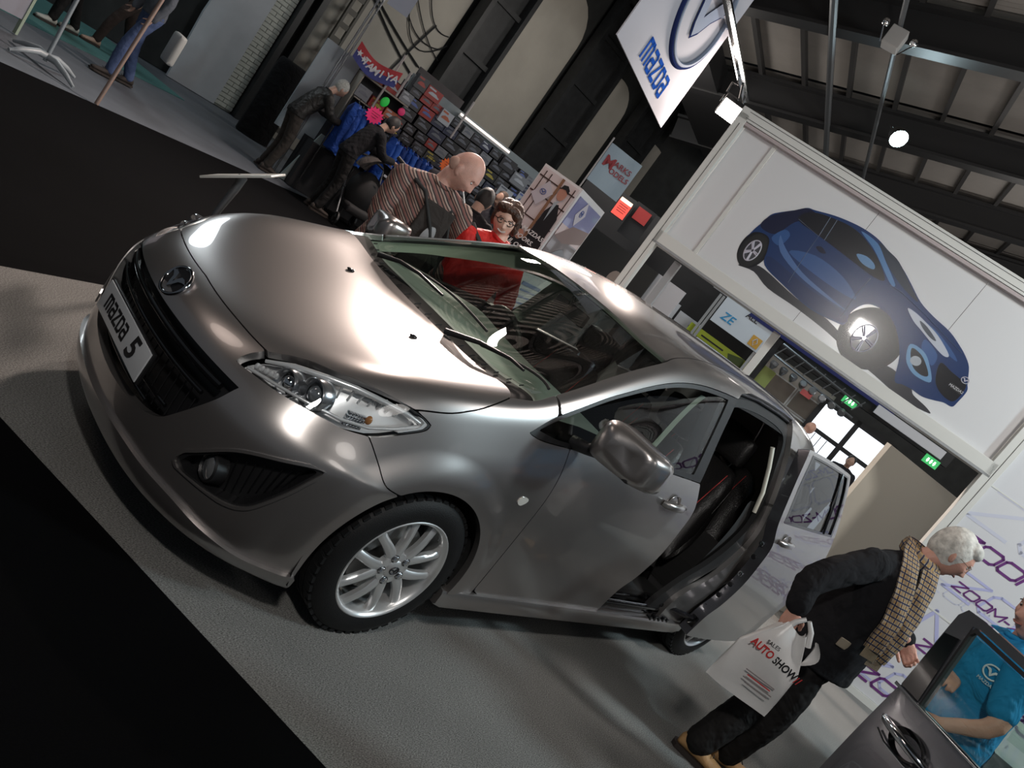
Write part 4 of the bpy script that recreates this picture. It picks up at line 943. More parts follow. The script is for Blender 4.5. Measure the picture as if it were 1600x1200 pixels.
rod('truss_tube', (2.6, 2.59, 4.3), (6.09, 4.04, 4.3), .05, CHROME, 'bright chrome truss tube ending above the square floodlight', 'tube')
q = MB(); q.tube([(5.8, 3.92, 4.3), (5.6, 3.95, 4.25), (5.5, 3.85, 4.1), (5.55, 3.68, 4.08)], .012, 6); q.tube([(6.0, 4.0, 4.3), (6.3, 3.9, 3.6)], .014, 6); q.tube([(5.55, 3.68, 4.10), (5.55, 3.80, 4.32)], .012, 6); tag(q.build('lamp_cable', STEEL), 'looped black cable by the square floodlight', 'cable')
# ---------------------------------------------------------------- the exhibition stand: billboard frame and lettered wall
BM = PFm((5.62, -1.25), -66)
FRAMEW = mat('frame_white', (.62, .62, .59), .45, noise=.02, nscale=3)
POSTERW = mat('poster_white', (.66, .66, .67), .16, coat=.35)
WALLW = mat('lettered_wall_white', (.60, .60, .62), .4)
GREYP = mat('post_grey', (.34, .35, .36), .4, metal=.3)
st = thing('exhibition_stand', 'tall white exhibition frame holding the blue car poster', 'frame')
def part(name, boxes, m, par, M=BM, bev=0, smooth=None):
    q = MB()
    for c, d in boxes: q.box(c, d, M, bev)
    return q.build(name, m, par, smooth)
part('frame_post', [((-3.86, 1.75, 0), (.10, 3.5, .12))], FRAMEW, st, bev=.004)
part('frame_post', [((-.40, 1.75, 0), (.11, 3.5, .12))], FRAMEW, st, bev=.004)
part('frame_post', [((3.6, 1.75, 0), (.11, 3.5, .12))], FRAMEW, st, bev=.004)
part('top_rail', [((-.13, 3.50, 0), (7.56, .11, .12))], FRAMEW, st, bev=.004)
part('top_rail_inner', [((-.13, 3.425, .015), (7.46, .03, .08))], mat('rail_pinkish', (.42, .36, .36), .4), st)
part('bottom_rail', [((-2.13, 2.19, 0), (3.46, .11, .12))], FRAMEW, st, bev=.004)
part('bottom_soffit', [((-2.13, 2.125, -.06), (3.46, .02, .24))], GREYP, st)
for s_, m_ in ((-3.57, GREYP), (-2.45, FRAMEW)): part('inner_post', [((s_, 1.05, -.16), (.07, 2.1, .07))], m_, st, bev=.004)
for z_ in (3.53, 3.47): part('rail_groove', [((-.13, z_, .061), (7.4, .004, .004))], INK, st)
part('post_groove', [((-3.85, 1.75, .061), (.004, 3.3, .004))], INK, st); part('post_groove', [((-.39, 1.75, .061), (.004, 3.3, .004))], INK, st)
po = thing('billboard_poster', 'huge white poster of a dark blue hatchback in the white frame', 'poster')
for s0, s1 in ((-3.80, -3.49), (-3.45, -2.40), (-2.396, -1.36), (-1.356, -.46)):
    part('poster_panel', [(((s0+s1)/2, 2.83, -.02), (s1-s0, 1.18, .02))], POSTERW, po)
part('panel_seam', [((-3.47, 2.83, -.005), (.035, 1.18, .02))], FRAMEW, po)
def flat(name, pts, col, lay, par, rough=.25, M=BM, zo=-.0095, smoothn=4, closed=True, coat=.5):
    P = cr(pts, smoothn, True) if smoothn else np.array(pts)
    z = zo+lay*.0008; q = MB(); q.prism([tuple(p) for p in P], z-.0006, z, M); return q.build(name, mat('print_%02x%02x%02x' % tuple(int(c*255) for c in col), col, rough, coat=coat), par)
BODY = [(-2.9, 2.51), (-2.96, 2.63), (-3.01, 2.72), (-3.09, 2.73), (-3.16, 2.69), (-3.18, 2.62), (-3.17, 2.72), (-3.15, 2.8), (-3.13, 2.9), (-3.08, 2.96), (-2.98, 3.05), (-2.91, 3.12), (-2.84, 3.14), (-2.68, 3.19), (-2.52, 3.22), (-2.39, 3.23), (-2.26, 3.22), (-2.12, 3.18), (-1.96, 3.13), (-1.82, 3.06), (-1.67, 2.98), (-1.52, 2.94), (-1.34, 2.91), (-1.21, 2.86), (-1.13, 2.82), (-1.05, 2.76), (-.98, 2.65), (-.94, 2.59), (-.94, 2.48), (-.95, 2.42), (-1.02, 2.41), (-1.09, 2.38), (-1.18, 2.35), (-1.28, 2.35), (-1.36, 2.34), (-1.43, 2.33), (-1.52, 2.51), (-1.64, 2.65), (-1.78, 2.74), (-1.93, 2.75), (-2.02, 2.7), (-2.06, 2.59), (-2.04, 2.48), (-2.11, 2.45), (-2.36, 2.42), (-2.67, 2.46)]
flat('printed_shadow', [(-3.09, 2.38), (-2.94, 2.41), (-2.75, 2.36), (-2.45, 2.36), (-2.11, 2.34), (-1.79, 2.29), (-1.58, 2.27), (-1.29, 2.24), (-1.05, 2.27), (-1.11, 2.3), (-1.24, 2.32), (-1.30, 2.36), (-1.50, 2.40), (-1.84, 2.36), (-2.18, 2.43), (-2.5, 2.43), (-2.88, 2.48), (-2.99, 2.45)], (.03, .03, .035), 1, po)
for cx, cz, rx, rz in ((-3.065, 2.555, .105, .165), (-1.84, 2.475, .185, .19)):
    flat('printed_tyre', [(cx+rx*math.cos(t), cz+rz*math.sin(t)) for t in np.linspace(0, 2*PI, 16, endpoint=False)], (.02, .02, .02), 4, po)
for cx, cz, rx, rz in ((-3.06, 2.58, .13, .19), (-1.80, 2.50, .27, .27)):
    flat('printed_arch', [(cx+rx*math.cos(t), cz+rz*math.sin(t)) for t in np.linspace(0, 2*PI, 16, endpoint=False)], (.006, .006, .009), 2, po)
flat('printed_body', BODY, (.010, .032, .115), 3, po)
flat('printed_lower_body', [(-2.9, 2.60), (-2.5, 2.56), (-2.1, 2.55), (-2.06, 2.48), (-2.36, 2.43), (-2.67, 2.47), (-2.88, 2.52)], (.01, .025, .09), 4, po)
flat('printed_rear', [(-3.15, 2.78), (-3.12, 2.90), (-2.98, 3.05), (-2.90, 3.12), (-2.80, 3.10), (-2.92, 2.96), (-2.98, 2.80), (-3.06, 2.76)], (.008, .01, .035), 4, po)
for pts in ([(-3.0, 2.74), (-2.95, 2.86), (-2.88, 2.84), (-2.90, 2.72)], [(-2.8, 2.72), (-2.6, 2.82), (-2.3, 2.80), (-2.1, 2.70), (-2.4, 2.68)], [(-1.60, 2.86), (-1.45, 2.86), (-1.25, 2.80), (-1.15, 2.74), (-1.4, 2.78)], [(-1.45, 2.75), (-1.3, 2.70), (-1.28, 2.60), (-1.42, 2.66)]):
    flat('printed_shine', pts, (.03, .085, .24), 5, po)
flat('printed_highlight', [(-2.95, 2.80), (-2.86, 2.68), (-2.6, 2.60), (-2.3, 2.575), (-2.1, 2.58), (-2.3, 2.60), (-2.6, 2.64), (-2.84, 2.73)], (.07, .14, .32), 6, po)
flat('printed_side_window', [(-2.9, 2.99), (-2.9, 3.07), (-2.81, 3.13), (-2.67, 3.165), (-2.53, 3.185), (-2.4, 3.175), (-2.26, 3.13), (-2.14, 3.07), (-2.01, 2.97), (-2.1, 2.94), (-2.29, 2.95), (-2.5, 2.965), (-2.67, 2.975)], (.008, .008, .012), 6, po)
flat('printed_windscreen', [(-2.24, 3.2), (-2.13, 3.185), (-2.01, 3.155), (-1.83, 3.055), (-1.69, 2.975), (-1.76, 2.975), (-1.92, 3.02), (-2.08, 3.09)], (.02, .03, .05), 6, po)
flat('printed_pillar', [(-2.42, 3.20), (-2.25, 3.19), (-2.1, 3.10), (-1.92, 2.985), (-1.96, 2.97), (-2.13, 3.07), (-2.26, 3.14)], (.07, .18, .38), 7, po)
flat('printed_headlamp', [(-1.72, 2.88), (-1.64, 2.885), (-1.53, 2.865), (-1.39, 2.83), (-1.23, 2.75), (-1.26, 2.72), (-1.39, 2.75), (-1.52, 2.79), (-1.62, 2.82)], (.45, .48, .55), 7, po)
flat('printed_lamp_inner', [(-1.58, 2.85), (-1.5, 2.84), (-1.38, 2.79), (-1.42, 2.78), (-1.52, 2.81)], (.05, .06, .08), 8, po)
flat('printed_grille', [(-1.24, 2.66), (-1.13, 2.65), (-1.03, 2.64), (-.98, 2.63), (-.96, 2.58), (-.96, 2.49), (-.99, 2.45), (-1.09, 2.46), (-1.18, 2.52)], (.006, .006, .008), 7, po)
flat('printed_fog_surround', [(-1.52, 2.65), (-1.40, 2.66), (-1.30, 2.60), (-1.20, 2.49), (-1.29, 2.46), (-1.38, 2.47), (-1.47, 2.53)], (.14, .28, .46), 6, po)
flat('printed_fog_lamp', [(-1.49, 2.63), (-1.41, 2.63), (-1.33, 2.59), (-1.25, 2.52), (-1.29, 2.49), (-1.37, 2.5), (-1.44, 2.55)], (.01, .01, .015), 7, po)
flat('printed_fog_glass', [(-1.40+.045*math.cos(t), 2.56+.04*math.sin(t)) for t in np.linspace(0, 2*PI, 10, endpoint=False)], (.35, .38, .42), 8, po)
flat('printed_mirror', [(-2.33, 3.02), (-2.25, 3.05), (-2.16, 3.03), (-2.14, 2.99), (-2.24, 2.98)], (.12, .24, .42), 8, po)
flat('printed_handle', [(-2.64, 2.885), (-2.6, 2.91), (-2.54, 2.885), (-2.58, 2.865)], (.008, .01, .03), 8, po)
flat('printed_plate', [(-1.07, 2.58), (-.97, 2.575), (-.965, 2.535), (-1.065, 2.54)], (.03, .03, .03), 9, po, smoothn=0)
text('MAZDA2', .032, BM @ Matrix.Translation((-1.017, 2.557, .0005)), mat('print_letters', (.6, .6, .62), .4), 'printed_plate_words', po, .0006)
for (cx, cz, rx, rz) in ((-3.065, 2.555, .060, .10), (-1.84, 2.475, .095, .125)):
    flat('printed_rim', [(cx+rx*math.cos(t), cz+rz*math.sin(t)) for t in np.linspace(0, 2*PI, 20, endpoint=False)], (.06, .06, .07), 5, po)
    q = MB()
    q.tube([BM @ Vector((cx+rx*math.cos(t), cz+rz*math.sin(t), -.0055)) for t in np.linspace(0, 2*PI, 33)], .006, 4, False)
    for k in range(10):
        t = 2*PI*k/10+.2; t2 = t+(.22 if k % 2 else -.22); q.tube([BM @ Vector((cx+rx*.15*math.cos(t), cz+rz*.15*math.sin(t), -.0055)), BM @ Vector((cx+rx*math.cos(t2), cz+rz*math.sin(t2), -.0055))], .007, 4)
    q.build('printed_spokes', mat('print_silver', (.50, .48, .55), .4), po)
for pts in ([(-2.91, 3.0), (-2.68, 2.97), (-2.67, 2.76), (-2.64, 2.50)], [(-2.11, 2.92), (-2.12, 2.72), (-2.1, 2.50)], [(-2.68, 2.975), (-2.70, 3.16)], [(-2.62, 2.97), (-2.64, 3.17)], [(-1.95, 2.96), (-1.84, 2.96), (-1.57, 2.91), (-1.35, 2.86), (-1.16, 2.82)]):
    q = MB(); q.tube([BM @ Vector((x, z, -.005)) for x, z in pts], .0022, 4); q.build('printed_line', mat('print_line', (.10, .14, .22), .4), po)
emblem(BM @ Matrix.Translation((-1.005, 2.655, -.003)), .028, mat('print_silver', (.5, .5, .5), .4), po, 'printed_emblem', .12)
# lettered wall to the right of the poster: square panels with purple words
wl = thing('lettered_wall', 'white stand wall covered in purple and lilac slogans', 'wall')
for k, s0 in enumerate((-.34, .655, 1.65, 2.645)):
    for z0, z1 in ((.06, .98), (.985, 2.08), (2.085, 3.40)): part('wall_board', [((s0+.497, (z0+z1)/2, -.02), (.99, z1-z0-.004, .03))], WALLW, wl)
part('skirting', [((1.6, .03, -.01), (3.9, .06, .05))], FRAMEW, wl)
part('joint_strip', [((1.6, .985, -.004), (3.9, .014, .006))], FRAMEW, wl); part('joint_strip', [((1.6, 2.085, -.004), (3.9, .014, .006))], FRAMEW, wl)
PURP = mat('purple_ink', (.13, .03, .17), .4); LIL = mat('lilac_ink', (.42, .43, .66), .4); PALE = mat('pale_lilac_ink', (.53, .54, .63), .4)
def zoomword(s, x, z, H, m, sh=.35, lay=0, W=None, name='slogan'):
    """square rounded capitals in strokes, slanted"""
    G = {'Z': ([[(0, 1), (.95, 1), (0, 0), (.95, 0)]], .95), 'O': ([[(.16, 1), (.94, 1), (1.1, .84), (1.1, .16), (.94, 0), (.16, 0), (0, .16), (0, .84), (.16, 1)]], 1.1),
         'M': ([[(0, 0), (0, 1), (.6, .25), (1.2, 1), (1.2, 0)]], 1.2), '-': ([[(0, .45), (.45, .45)]], .45)}
    q = MB(); cx = x; w_ = W or H*.19
    for ch in s:
        if ch == ' ': cx += H*.6; continue
        stx, wd = G[ch]
        for s_ in stx: stroke(q, [(cx+(a_*1.28+sh*c_)*H, z+c_*H) for a_, c_ in s_], w_, BM, .0012, -.0045+lay*.0016)
        cx += (wd*1.28+.26)*H
    return q.build(name, m, wl)
for a in (('ZOOM-ZOOM', -.27, 1.56, .115, PURP, .35, 2), ('ZOOM-ZOOM', -.06, 1.235, .068, PURP, .35, 2), ('ZOOM-ZOOM', -.12, 1.20, .20, LIL, .3, 1, .022), ('ZOOM-ZOOM', -.22, 1.13, .10, PALE, .3, 0, .012),
          ('ZOOM-ZOOM', -.35, 1.78, .30, PALE, .3, 0, .03), ('OM-ZOOM', .02, 2.12, .10, LIL, .3, 1, .012), ('ZOOM-ZOOM', -.20, .16, .115, PURP, .35, 2), ('ZOOM-ZOOM', -.30, .19, .21, LIL, .3, 1, .022),
          ('MZOOM-ZOOM', .06, .52, .20, PALE, .3, 0, .02), ('ZOOM-ZOOM', .02, .66, .09, PURP, .35, 2), ('M-ZOOM', -.10, .72, .28, LIL, .3, 1, .03), ('ZOOM-ZOOM', .72, .60, .13, PURP, .35, 2), ('ZOOM-ZOOM', .60, .22, .10, PURP, .35, 2), ('ZOOM', .35, .88, .14, PALE, .3, 0, .014), ('ZOOM-ZOOM', .5, 2.5, .2, PURP, .35, 2), ('ZOOM', 1.0, 1.0, .3, LIL, .3, 1, .03)):
    zoomword(*a)
# cream half-height partition behind the billboard post
# ---------------------------------------------------------------- beyond the frame: the far stands on the right
R2 = PFm((11.46, 4.93), -66)
DKB = mat('backdrop_black', (.012, .012, .014), .7)
def rbox(name, c, d, m, label, cat, group=None, bev=0, M=None):
    q = MB(); q.box(c, d, M or R2, bev); return tag(q.build(name, m), label, cat, group)
rbox('display_wall', (-2.2, 1.6, -1.2), (5.2, 3.2, .1), DKB, 'black backdrop wall of the far stand behind the white posters', 'wall')
WP = mat('far_white', (.50, .52, .56), .5)
for k, (s_, z_) in enumerate(((-2.3, 1.88), (-1.75, 1.80), (-1.2, 1.72), (-1.5, 1.42), (-.95, 1.36), (-2.1, 1.5))):
    t = thing('far_poster', ('leftmost upper', 'second upper', 'third upper', 'lower middle', 'lower right', 'lower left')[k]+' white poster with a round swirl on the far stand', 'poster', group='white swirl posters on the far stand')
    part('poster_sheet', [((s_, z_, -.6), (.50, .42, .02))], WP, t, R2)
    q = MB(); q.tube([R2 @ Vector((s_+.10+.055*math.cos(a_)*(1-.05*a_), z_+.06+.055*math.sin(a_)*(1-.05*a_), -.588)) for a_ in np.linspace(0, 5.6, 14)], .012, 5); q.build('swirl_mark', mat('navy_ink', (.02, .03, .12), .5), t)
    for j in range(2): part('printed_line', [((s_-.02, z_-.07-.05*j, -.588), (.26-.08*j, .02, .004))], mat('navy_ink', (.02, .03, .12), .5), t, R2)
t = thing('overhead_board', 'white hanging board lettered ALL over ZE with a gold diamond badge', 'board')
part('board_face', [((-.25, 2.36, -.1), (1.15, .52, .04))], mat('far_board_white', (.55, .60, .66), .5), t, R2)
text('ALL', .15, R2 @ Matrix.Translation((-.22, 2.56, -.075)), INK, 'board_words', t, .004, offset=.002); text('ZE', .22, R2 @ Matrix.Translation((-.58, 2.30, -.075)), mat('cyan_ink', (.02, .25, .5), .5), 'board_words', t, .004, shear=.2, offset=.003)
part('badge', [((.08, 2.24, -.07), (.20, .20, .01))], mat('badge_gold', (.55, .30, .04), .4), t, R2)
q = MB(); q.tube([R2 @ Vector((.08+x, 2.24+z, -.06)) for x, z in ((0, .07), (.045, 0), (0, -.07), (-.045, 0), (0, .07))], .010, 4); q.build('diamond_badge', mat('far_white', (.5, .5, .5)), t)
LIME = mat('lime_panel', (.36, .44, .03), .5)
t = thing('lime_panel', 'lime green counter panel with a glowing blue screen on the far stand', 'panel')
part('panel_face', [((-.42, 1.60, -.3), (1.35, .55, .05))], LIME, t, R2)
q = MB(); q.prism([(-.2, 1.80), (.1, 1.88), (.2, 1.62), (-.05, 1.55)], -.27, -.262, R2); q.build('printed_figure', mat('dark_green', (.06, .09, .02)), t)
part('printed_line', [((-.55, 1.78, -.27), (.5, .03, .004))], INK, t, R2)
t2 = thing('far_screen', 'small glowing blue white screen in front of the lime panel', 'screen')
part('screen_body', [((-.40, 1.50, -.05), (.44, .16, .05))], mat('screen_blue', (.02, .05, .3), .3), t2, R2); part('screen_glow', [((-.41, 1.51, -.02), (.34, .09, .01))], mat('screen_glow', (.5, .6, 1), .4, emit=(.8, .88, 1), es=2.2), t2, R2)
t = thing('lime_panel', 'tall lime green lit panel right of the white post', 'panel'); part('panel_face', [((.50, 1.62, -.4), (.42, .8, .05))], mat('lime_lit', (.30, .36, .10), .5), t, R2); part('lit_strip', [((.50, 1.55, -.36), (.20, .18, .01))], mat('lime_glow', (.6, .7, .2), .5, emit=(.7, .85, .35), es=.7), t, R2)
for s_ in (-.95, -.88, .18, .30):
    rbox('far_post', (s_, 1.3, -.15), (.05, 2.6, .05), GREYP, {-.95: 'leftmost', -.88: 'second', .18: 'third', .30: 'rightmost'}[s_]+' pale upright post of the far stand by the ZE board', 'post', 'uprights of the far stand')
rbox('far_rail', (-.4, 2.65, -.15), (1.5, .06, .06), GREYP, 'pale top rail of the far stand above the lettered board', 'rail')
# small office with white framed windows
t = thing('far_office', 'pale cabin with four dark white-framed windows under the truss', 'building')
part('cabin_wall', [((1.12, 1.45, -.5), (1.35, 1.7, .1))], mat('cabin_wall', (.36, .34, .31), .6), t, R2)
for i in range(2):
    for j in range(2):
        w_ = part('window_frame', [((.92+i*.52, 1.83-j*.42, -.44), (.50, .40, .03))], mat('far_frame_white', (.5, .52, .52), .5), t, R2)
        part('pane', [((.92+i*.52, 1.83-j*.42, -.42), (.45, .35, .02))], mat('far_pane', (.12, .10, .08) if j == 0 else (.12, .10, .08), .2), w_, R2)
rbox('far_pillar', (.42, 1.4, -.2), (.10, 2.8, .1), DKB, 'black pillar between the lime panel and the pale cabin', 'pillar')
# glazed doors with daylight behind
t = thing('entrance_doors', 'dark framed glass doors with white daylight beyond', 'door')
part('door_frame', [((2.35, 2.16, -.3), (1.5, .12, .1)), ((1.68, 1.1, -.3), (.10, 2.2, .1)), ((3.05, 1.1, -.3), (.10, 2.2, .1)), ((2.36, 1.1, -.3), (.09, 2.2, .1)), ((2.36, 1.62, -.3), (1.4, .07, .08)), ((2.36, 1.0, -.3), (1.4, .05, .08))], DKB, t, R2)
DAY = mat('daylight_glass', (.8, .85, .9), .3, emit=(.86, .92, 1.0), es=1.6)
for i in range(2):
    for (z0, z1) in ((1.66, 2.10), (1.03, 1.58), (.05, .97)): part('door_pane', [((2.02+i*.68, (z0+z1)/2, -.33), (.59, z1-z0, .02))], DAY, t, R2)
for i in range(3): part('glazing_bar', [((1.9+i*.12, 1.3, -.315), (.015, .55, .02))], DKB, t, R2)
rbox('dark_lintel', (1.6, 2.85, -.4), (4.6, .9, .3), DKB, 'long black gantry above the glass doors', 'gantry'); rbox('blue_drape', (1.2, 2.62, -.1), (3.0, .10, .1), mat('navy_cloth', (.01, .015, .10), .8), 'dark blue drape along the gantry under the billboard', 'drape')
for (s_, z_, l) in ((2.0, 2.36, 'green exit sign over the glass doors'), (3.62, 2.33, 'green exit sign at the right end of the gantry')):
    t = thing('exit_sign', l, 'sign'); part('sign_body', [((s_, z_, .0), (.26, .15, .04))], mat('exit_green', (.01, .12, .03), .5, emit=(.05, .55, .15), es=.8), t, R2)
    q = MB(); 
    for dx in (-.06, 0, .06): q.box((s_+dx, z_, .024), (.03, .07, .004), R2); q.prism([(s_+dx-.025, z_), (s_+dx+.025, z_), (s_+dx, z_-.05)], .022, .027, R2)
    q.build('sign_symbol', mat('exit_white', (.8, 1, .8), .5, emit=(.8, 1, .85), es=1.2), t)
rbox('far_strip', (3.05, 2.52, .05), (1.3, .16, .1), mat('far_white', (.5, .5, .5)), 'white beam end above the right exit sign', 'beam')
t = thing('lighting_truss', 'black lighting truss crowded with lamps above the cabin', 'truss')
q = MB()
for dz in (0, .25): q.tube([R2 @ Vector((.5, 2.25+dz, .1)), R2 @ Vector((2.2, 2.15+dz, .1))], .02, 5)
for k in range(9): q.tube([R2 @ Vector((.5+k*.2, 2.25, .1)), R2 @ Vector((.6+k*.2, 2.5, .1))], .012, 4)
q.build('truss_frame', GREYM, t)
for k in range(8): q = MB(); q.lathe([(.03, .10), (.07, .02), (.07, -.04), (.05, -.05), (.001, -.05)], 10, R2 @ Matrix.Translation((.6+k*.2, 2.12, .15)) @ Matrix.Rotation(PI/2+.3*k, 4, 'X')); q.build('truss_lamp', GREYM, t)
rbox('red_notice', (1.35, 2.02, .15), (.20, .10, .02), mat('notice_red', (.5, .08, .08), .5), 'small red and white notice under the truss', 'notice')
# cream partition
q = MB(); q.box((1.5, .95, 0), (3.0, 1.9, .05), PFm((5.71, -.03), -12)); tag(q.build('cream_partition', mat('cream_board', (.60, .57, .49), .6)), 'cream half-height partition behind the slid-open car door', 'partition')
# left of the frame: more stands
q = MB(); q.box((0, 0, 0), (.75, .5, 1.55), T((5.25, 3.35, .775), rz=math.radians(24)), .01); tag(q.build('white_counter', mat('counter_white', (.50, .49, .47), .5)), 'pale counter top left of the billboard frame', 'counter')
t = thing('portrait_board', 'dark board with printed faces behind the poster stand', 'board')
PBM = PFm((7.6, 5.6), -66)
part('board_face', [((0, 1.05, 0), (1.6, 2.1, .05))], mat('portrait_dark', (.02, .022, .022), .5), t, PBM)
for (x, z, c) in ((.30, 1.62, (.30, .25, .22)), (-.1, 1.2, (.25, .28, .12)), (.45, 1.1, (.2, .16, .13))):
    q = MB(); q.lathe([(.14, .03), (.001, .03)], 16, PBM @ Matrix.Translation((x, z, 0)) @ Matrix.Diagonal((.8, 1.1, 1, 1))); q.build('printed_face', mat('print_face_%d' % int(c[0]*100), c, .6), t)
part('white_side', [((1.05, 1.05, -.05), (.5, 2.1, .05))], WP, t, PBM)
# ---------------------------------------------------------------- people
def fold_mat(name, col, rough=.85, fs=9, amt=.5, sheen=.1):
    if name in MATS: return MATS[name]
    m, t, b = nt(name); b.inputs['Base Color'].default_value = tuple(col)+(1,); b.inputs['Roughness'].default_value = rough; b.inputs['Specular IOR Level'].default_value = .25
    tc = t.nodes.new('ShaderNodeTexCoord'); n = t.nodes.new('ShaderNodeTexNoise'); n.inputs['Scale'].default_value = fs; n.inputs['Detail'].default_value = 3; n.inputs['Distortion'].default_value = .6
    t.links.new(tc.outputs['Object'], n.inputs['Vector']); bp_ = t.nodes.new('ShaderNodeBump'); bp_.inputs['Strength'].default_value = amt; bp_.inputs['Distance'].default_value = .05
    t.links.new(n.outputs['Fac'], bp_.inputs['Height']); t.links.new(bp_.outputs[0], b.inputs['Normal']); MATS[name] = m; return m
def skin_mat(name, col):
    if name in MATS: return MATS[name]
    m = mat(name, col, .5, noise=.12, nscale=14, bump=.15, bscale=140); b = m.node_tree.nodes['Principled BSDF']
    b.inputs['Subsurface Weight'].default_value = .12; b.inputs['Subsurface Radius'].default_value = (.02, .008, .004); b.inputs['Subsurface Scale'].default_value = .3
    return m
def fused(mb, name, m, parent, voxel=.008, sm=4, fold=0.0, seed=0):
    """one continuous surface out of overlapping closed shapes"""
    me = bpy.data.meshes.new('tmp'); me.from_pydata(mb.v, [], mb.f); bmx = bmesh.new(); bmx.from_mesh(me); bmesh.ops.recalc_face_normals(bmx, faces=bmx.faces); bmx.to_mesh(me); bmx.free()
    o = bpy.data.objects.new('tmp', me); COL.objects.link(o)
    r = o.modifiers.new('r', 'REMESH'); r.mode = 'VOXEL'; r.voxel_size = voxel; r.use_smooth_shade = True
    s = o.modifiers.new('s', 'SMOOTH'); s.iterations = sm; s.factor = .5
    dg = bpy.context.evaluated_depsgraph_get(); out = bpy.data.meshes.new_from_object(o.evaluated_get(dg)); bpy.data.objects.remove(o); bpy.data.meshes.remove(me)
    if fold:
        n = len(out.vertices); co = np.zeros(n*3, np.float32); out.vertices.foreach_get('co', co); co = co.reshape(-1, 3); no = np.zeros(n*3, np.float32); out.vertices.foreach_get('normal', no); no = no.reshape(-1, 3)
        rs = np.random.RandomState(seed); d = np.zeros(n)
        for k in range(7):
            w_ = rs.normal(size=3)*rs.uniform(14, 42); d += np.abs(np.sin(co@w_+rs.uniform(0, 6)+1.4*np.sin(co@(rs.normal(size=3)*9))))**.7*rs.uniform(.4, 1)
        co += no*((d-d.mean())[:, None])*fold; out.vertices.foreach_set('co', co.ravel())
    out.name = name; out.materials.clear(); out.materials.append(m)
    out.polygons.foreach_set('use_smooth', [True]*len(out.polygons))
    return new_obj(name, out, parent)
def loft(b, rings, n=20):
    """rings: (centre, lateral vec, forward vec) with radii already in the vectors"""
    vs = []; fs = []
    for c, l, f_ in rings:
        for k in range(n):
            t = 2*PI*k/n; vs.append(tuple(Vector(c)+Vector(l)*math.cos(t)+Vector(f_)*math.sin(t)))
    L = len(rings)
    for i in range(L-1):
        for k in range(n): fs.append((i*n+k, i*n+(k+1) % n, (i+1)*n+(k+1) % n, (i+1)*n+k))
    fs += [tuple(range(n-1, -1, -1)), tuple((L-1)*n+k for k in range(n))]
    return b.add(vs, fs)
def limb(b, pts, rs, n=14, sub=4):
    P = cr([tuple(p) for p in pts], sub); k = len(P); R = np.interp(np.linspace(0, len(pts)-1, k), range(len(rs)), rs)
    b.tube([Vector(p) for p in P], list(R), n); b.ell(P[0], (R[0],)*3, 12, 8); b.ell(P[-1], (R[-1],)*3, 12, 8); return b
def head_frame(c, look, up=(0, 0, 1)):
    x = Vector(look).normalized(); y = Vector(up).cross(x).normalized(); z = x.cross(y)
    return Matrix(((x.x, y.x, z.x, c[0]), (x.y, y.y, z.y, c[1]), (x.z, y.z, z.z, c[2]), (0, 0, 0, 1)))
def head_shape(b, M, s=1.0, open_=0.0):
    n, m_ = 56, 44; vs = []; fs = []
    def pt(t, a):
        x, y, z = math.sin(t)*math.cos(a), math.sin(t)*math.sin(a), math.cos(t)
        X, Y, Z = x*.099, y*.078, z*.120
        lo = max(0, (-Z-.015)/.105)
        Y *= 1-.34*lo**1.3
        if X < 0: X *= 1-.42*min(1, lo*1.3); X *= 1.03
        else: X *= 1-.10*lo
        Z *= 1+.02*(1 if Z > 0 else 0)
        if X > .02:
            g = lambda y0, z0, sy, sz: math.exp(-((Y-y0)/sy)**2-((Z-z0)/sz)**2)
            X += -.013*(g(.030, .006, .017, .013)+g(-.030, .006, .017, .013))+.004*(g(.03, .030, .03, .010)+g(-.03, .030, .03, .010))+.005*g(0, .03, .02, .012)
            X += .010*g(0, .0, .008, .016)+.020*g(0, -.024, .010, .016)+.016*g(0, -.034, .014, .009)+.004*(g(.014, -.036, .007, .007)+g(-.014, -.036, .007, .007))
            X += .006*g(0, -.056, .020, .0055)+.006*g(0, -.068, .018, .0055)-.004*g(0, -.0615, .024, .0025)+.009*g(0, -.100, .020, .013)+.006*(g(.042, -.020, .02, .02)+g(-.042, -.020, .02, .02))-.003*g(0, -.083, .02, .006)
        return (X*s, Y*s, Z*s)
    vs.append(pt(0, 0))
    for i in range(1, m_):
        for k in range(n): vs.append(pt(PI*i/m_, 2*PI*k/n))
    vs.append(pt(PI, 0)); L = len(vs)-1
    for k in range(n): fs.append((0, 1+k, 1+(k+1) % n)); fs.append((L, L-n+(k+1) % n, L-n+k))
    for i in range(m_-2):
        for k in range(n): fs.append((1+i*n+k, 1+(i+1)*n+k, 1+(i+1)*n+(k+1) % n, 1+i*n+(k+1) % n))
    b.add(vs, fs, M)
    for sd in (-1, 1):
        Me = M @ Matrix.Translation((-.006*s, .078*s*sd, -.012*s)) @ Matrix.Rotation(-.35*sd, 4, 'Z') @ Matrix.Rotation(-.15, 4, 'Y')
        b.ell((0, 0, 0), (.018*s, .009*s, .031*s), 12, 8, Me); b.ell((.004*s, 0, -.022*s), (.010*s, .008*s, .012*s), 10, 6, Me)
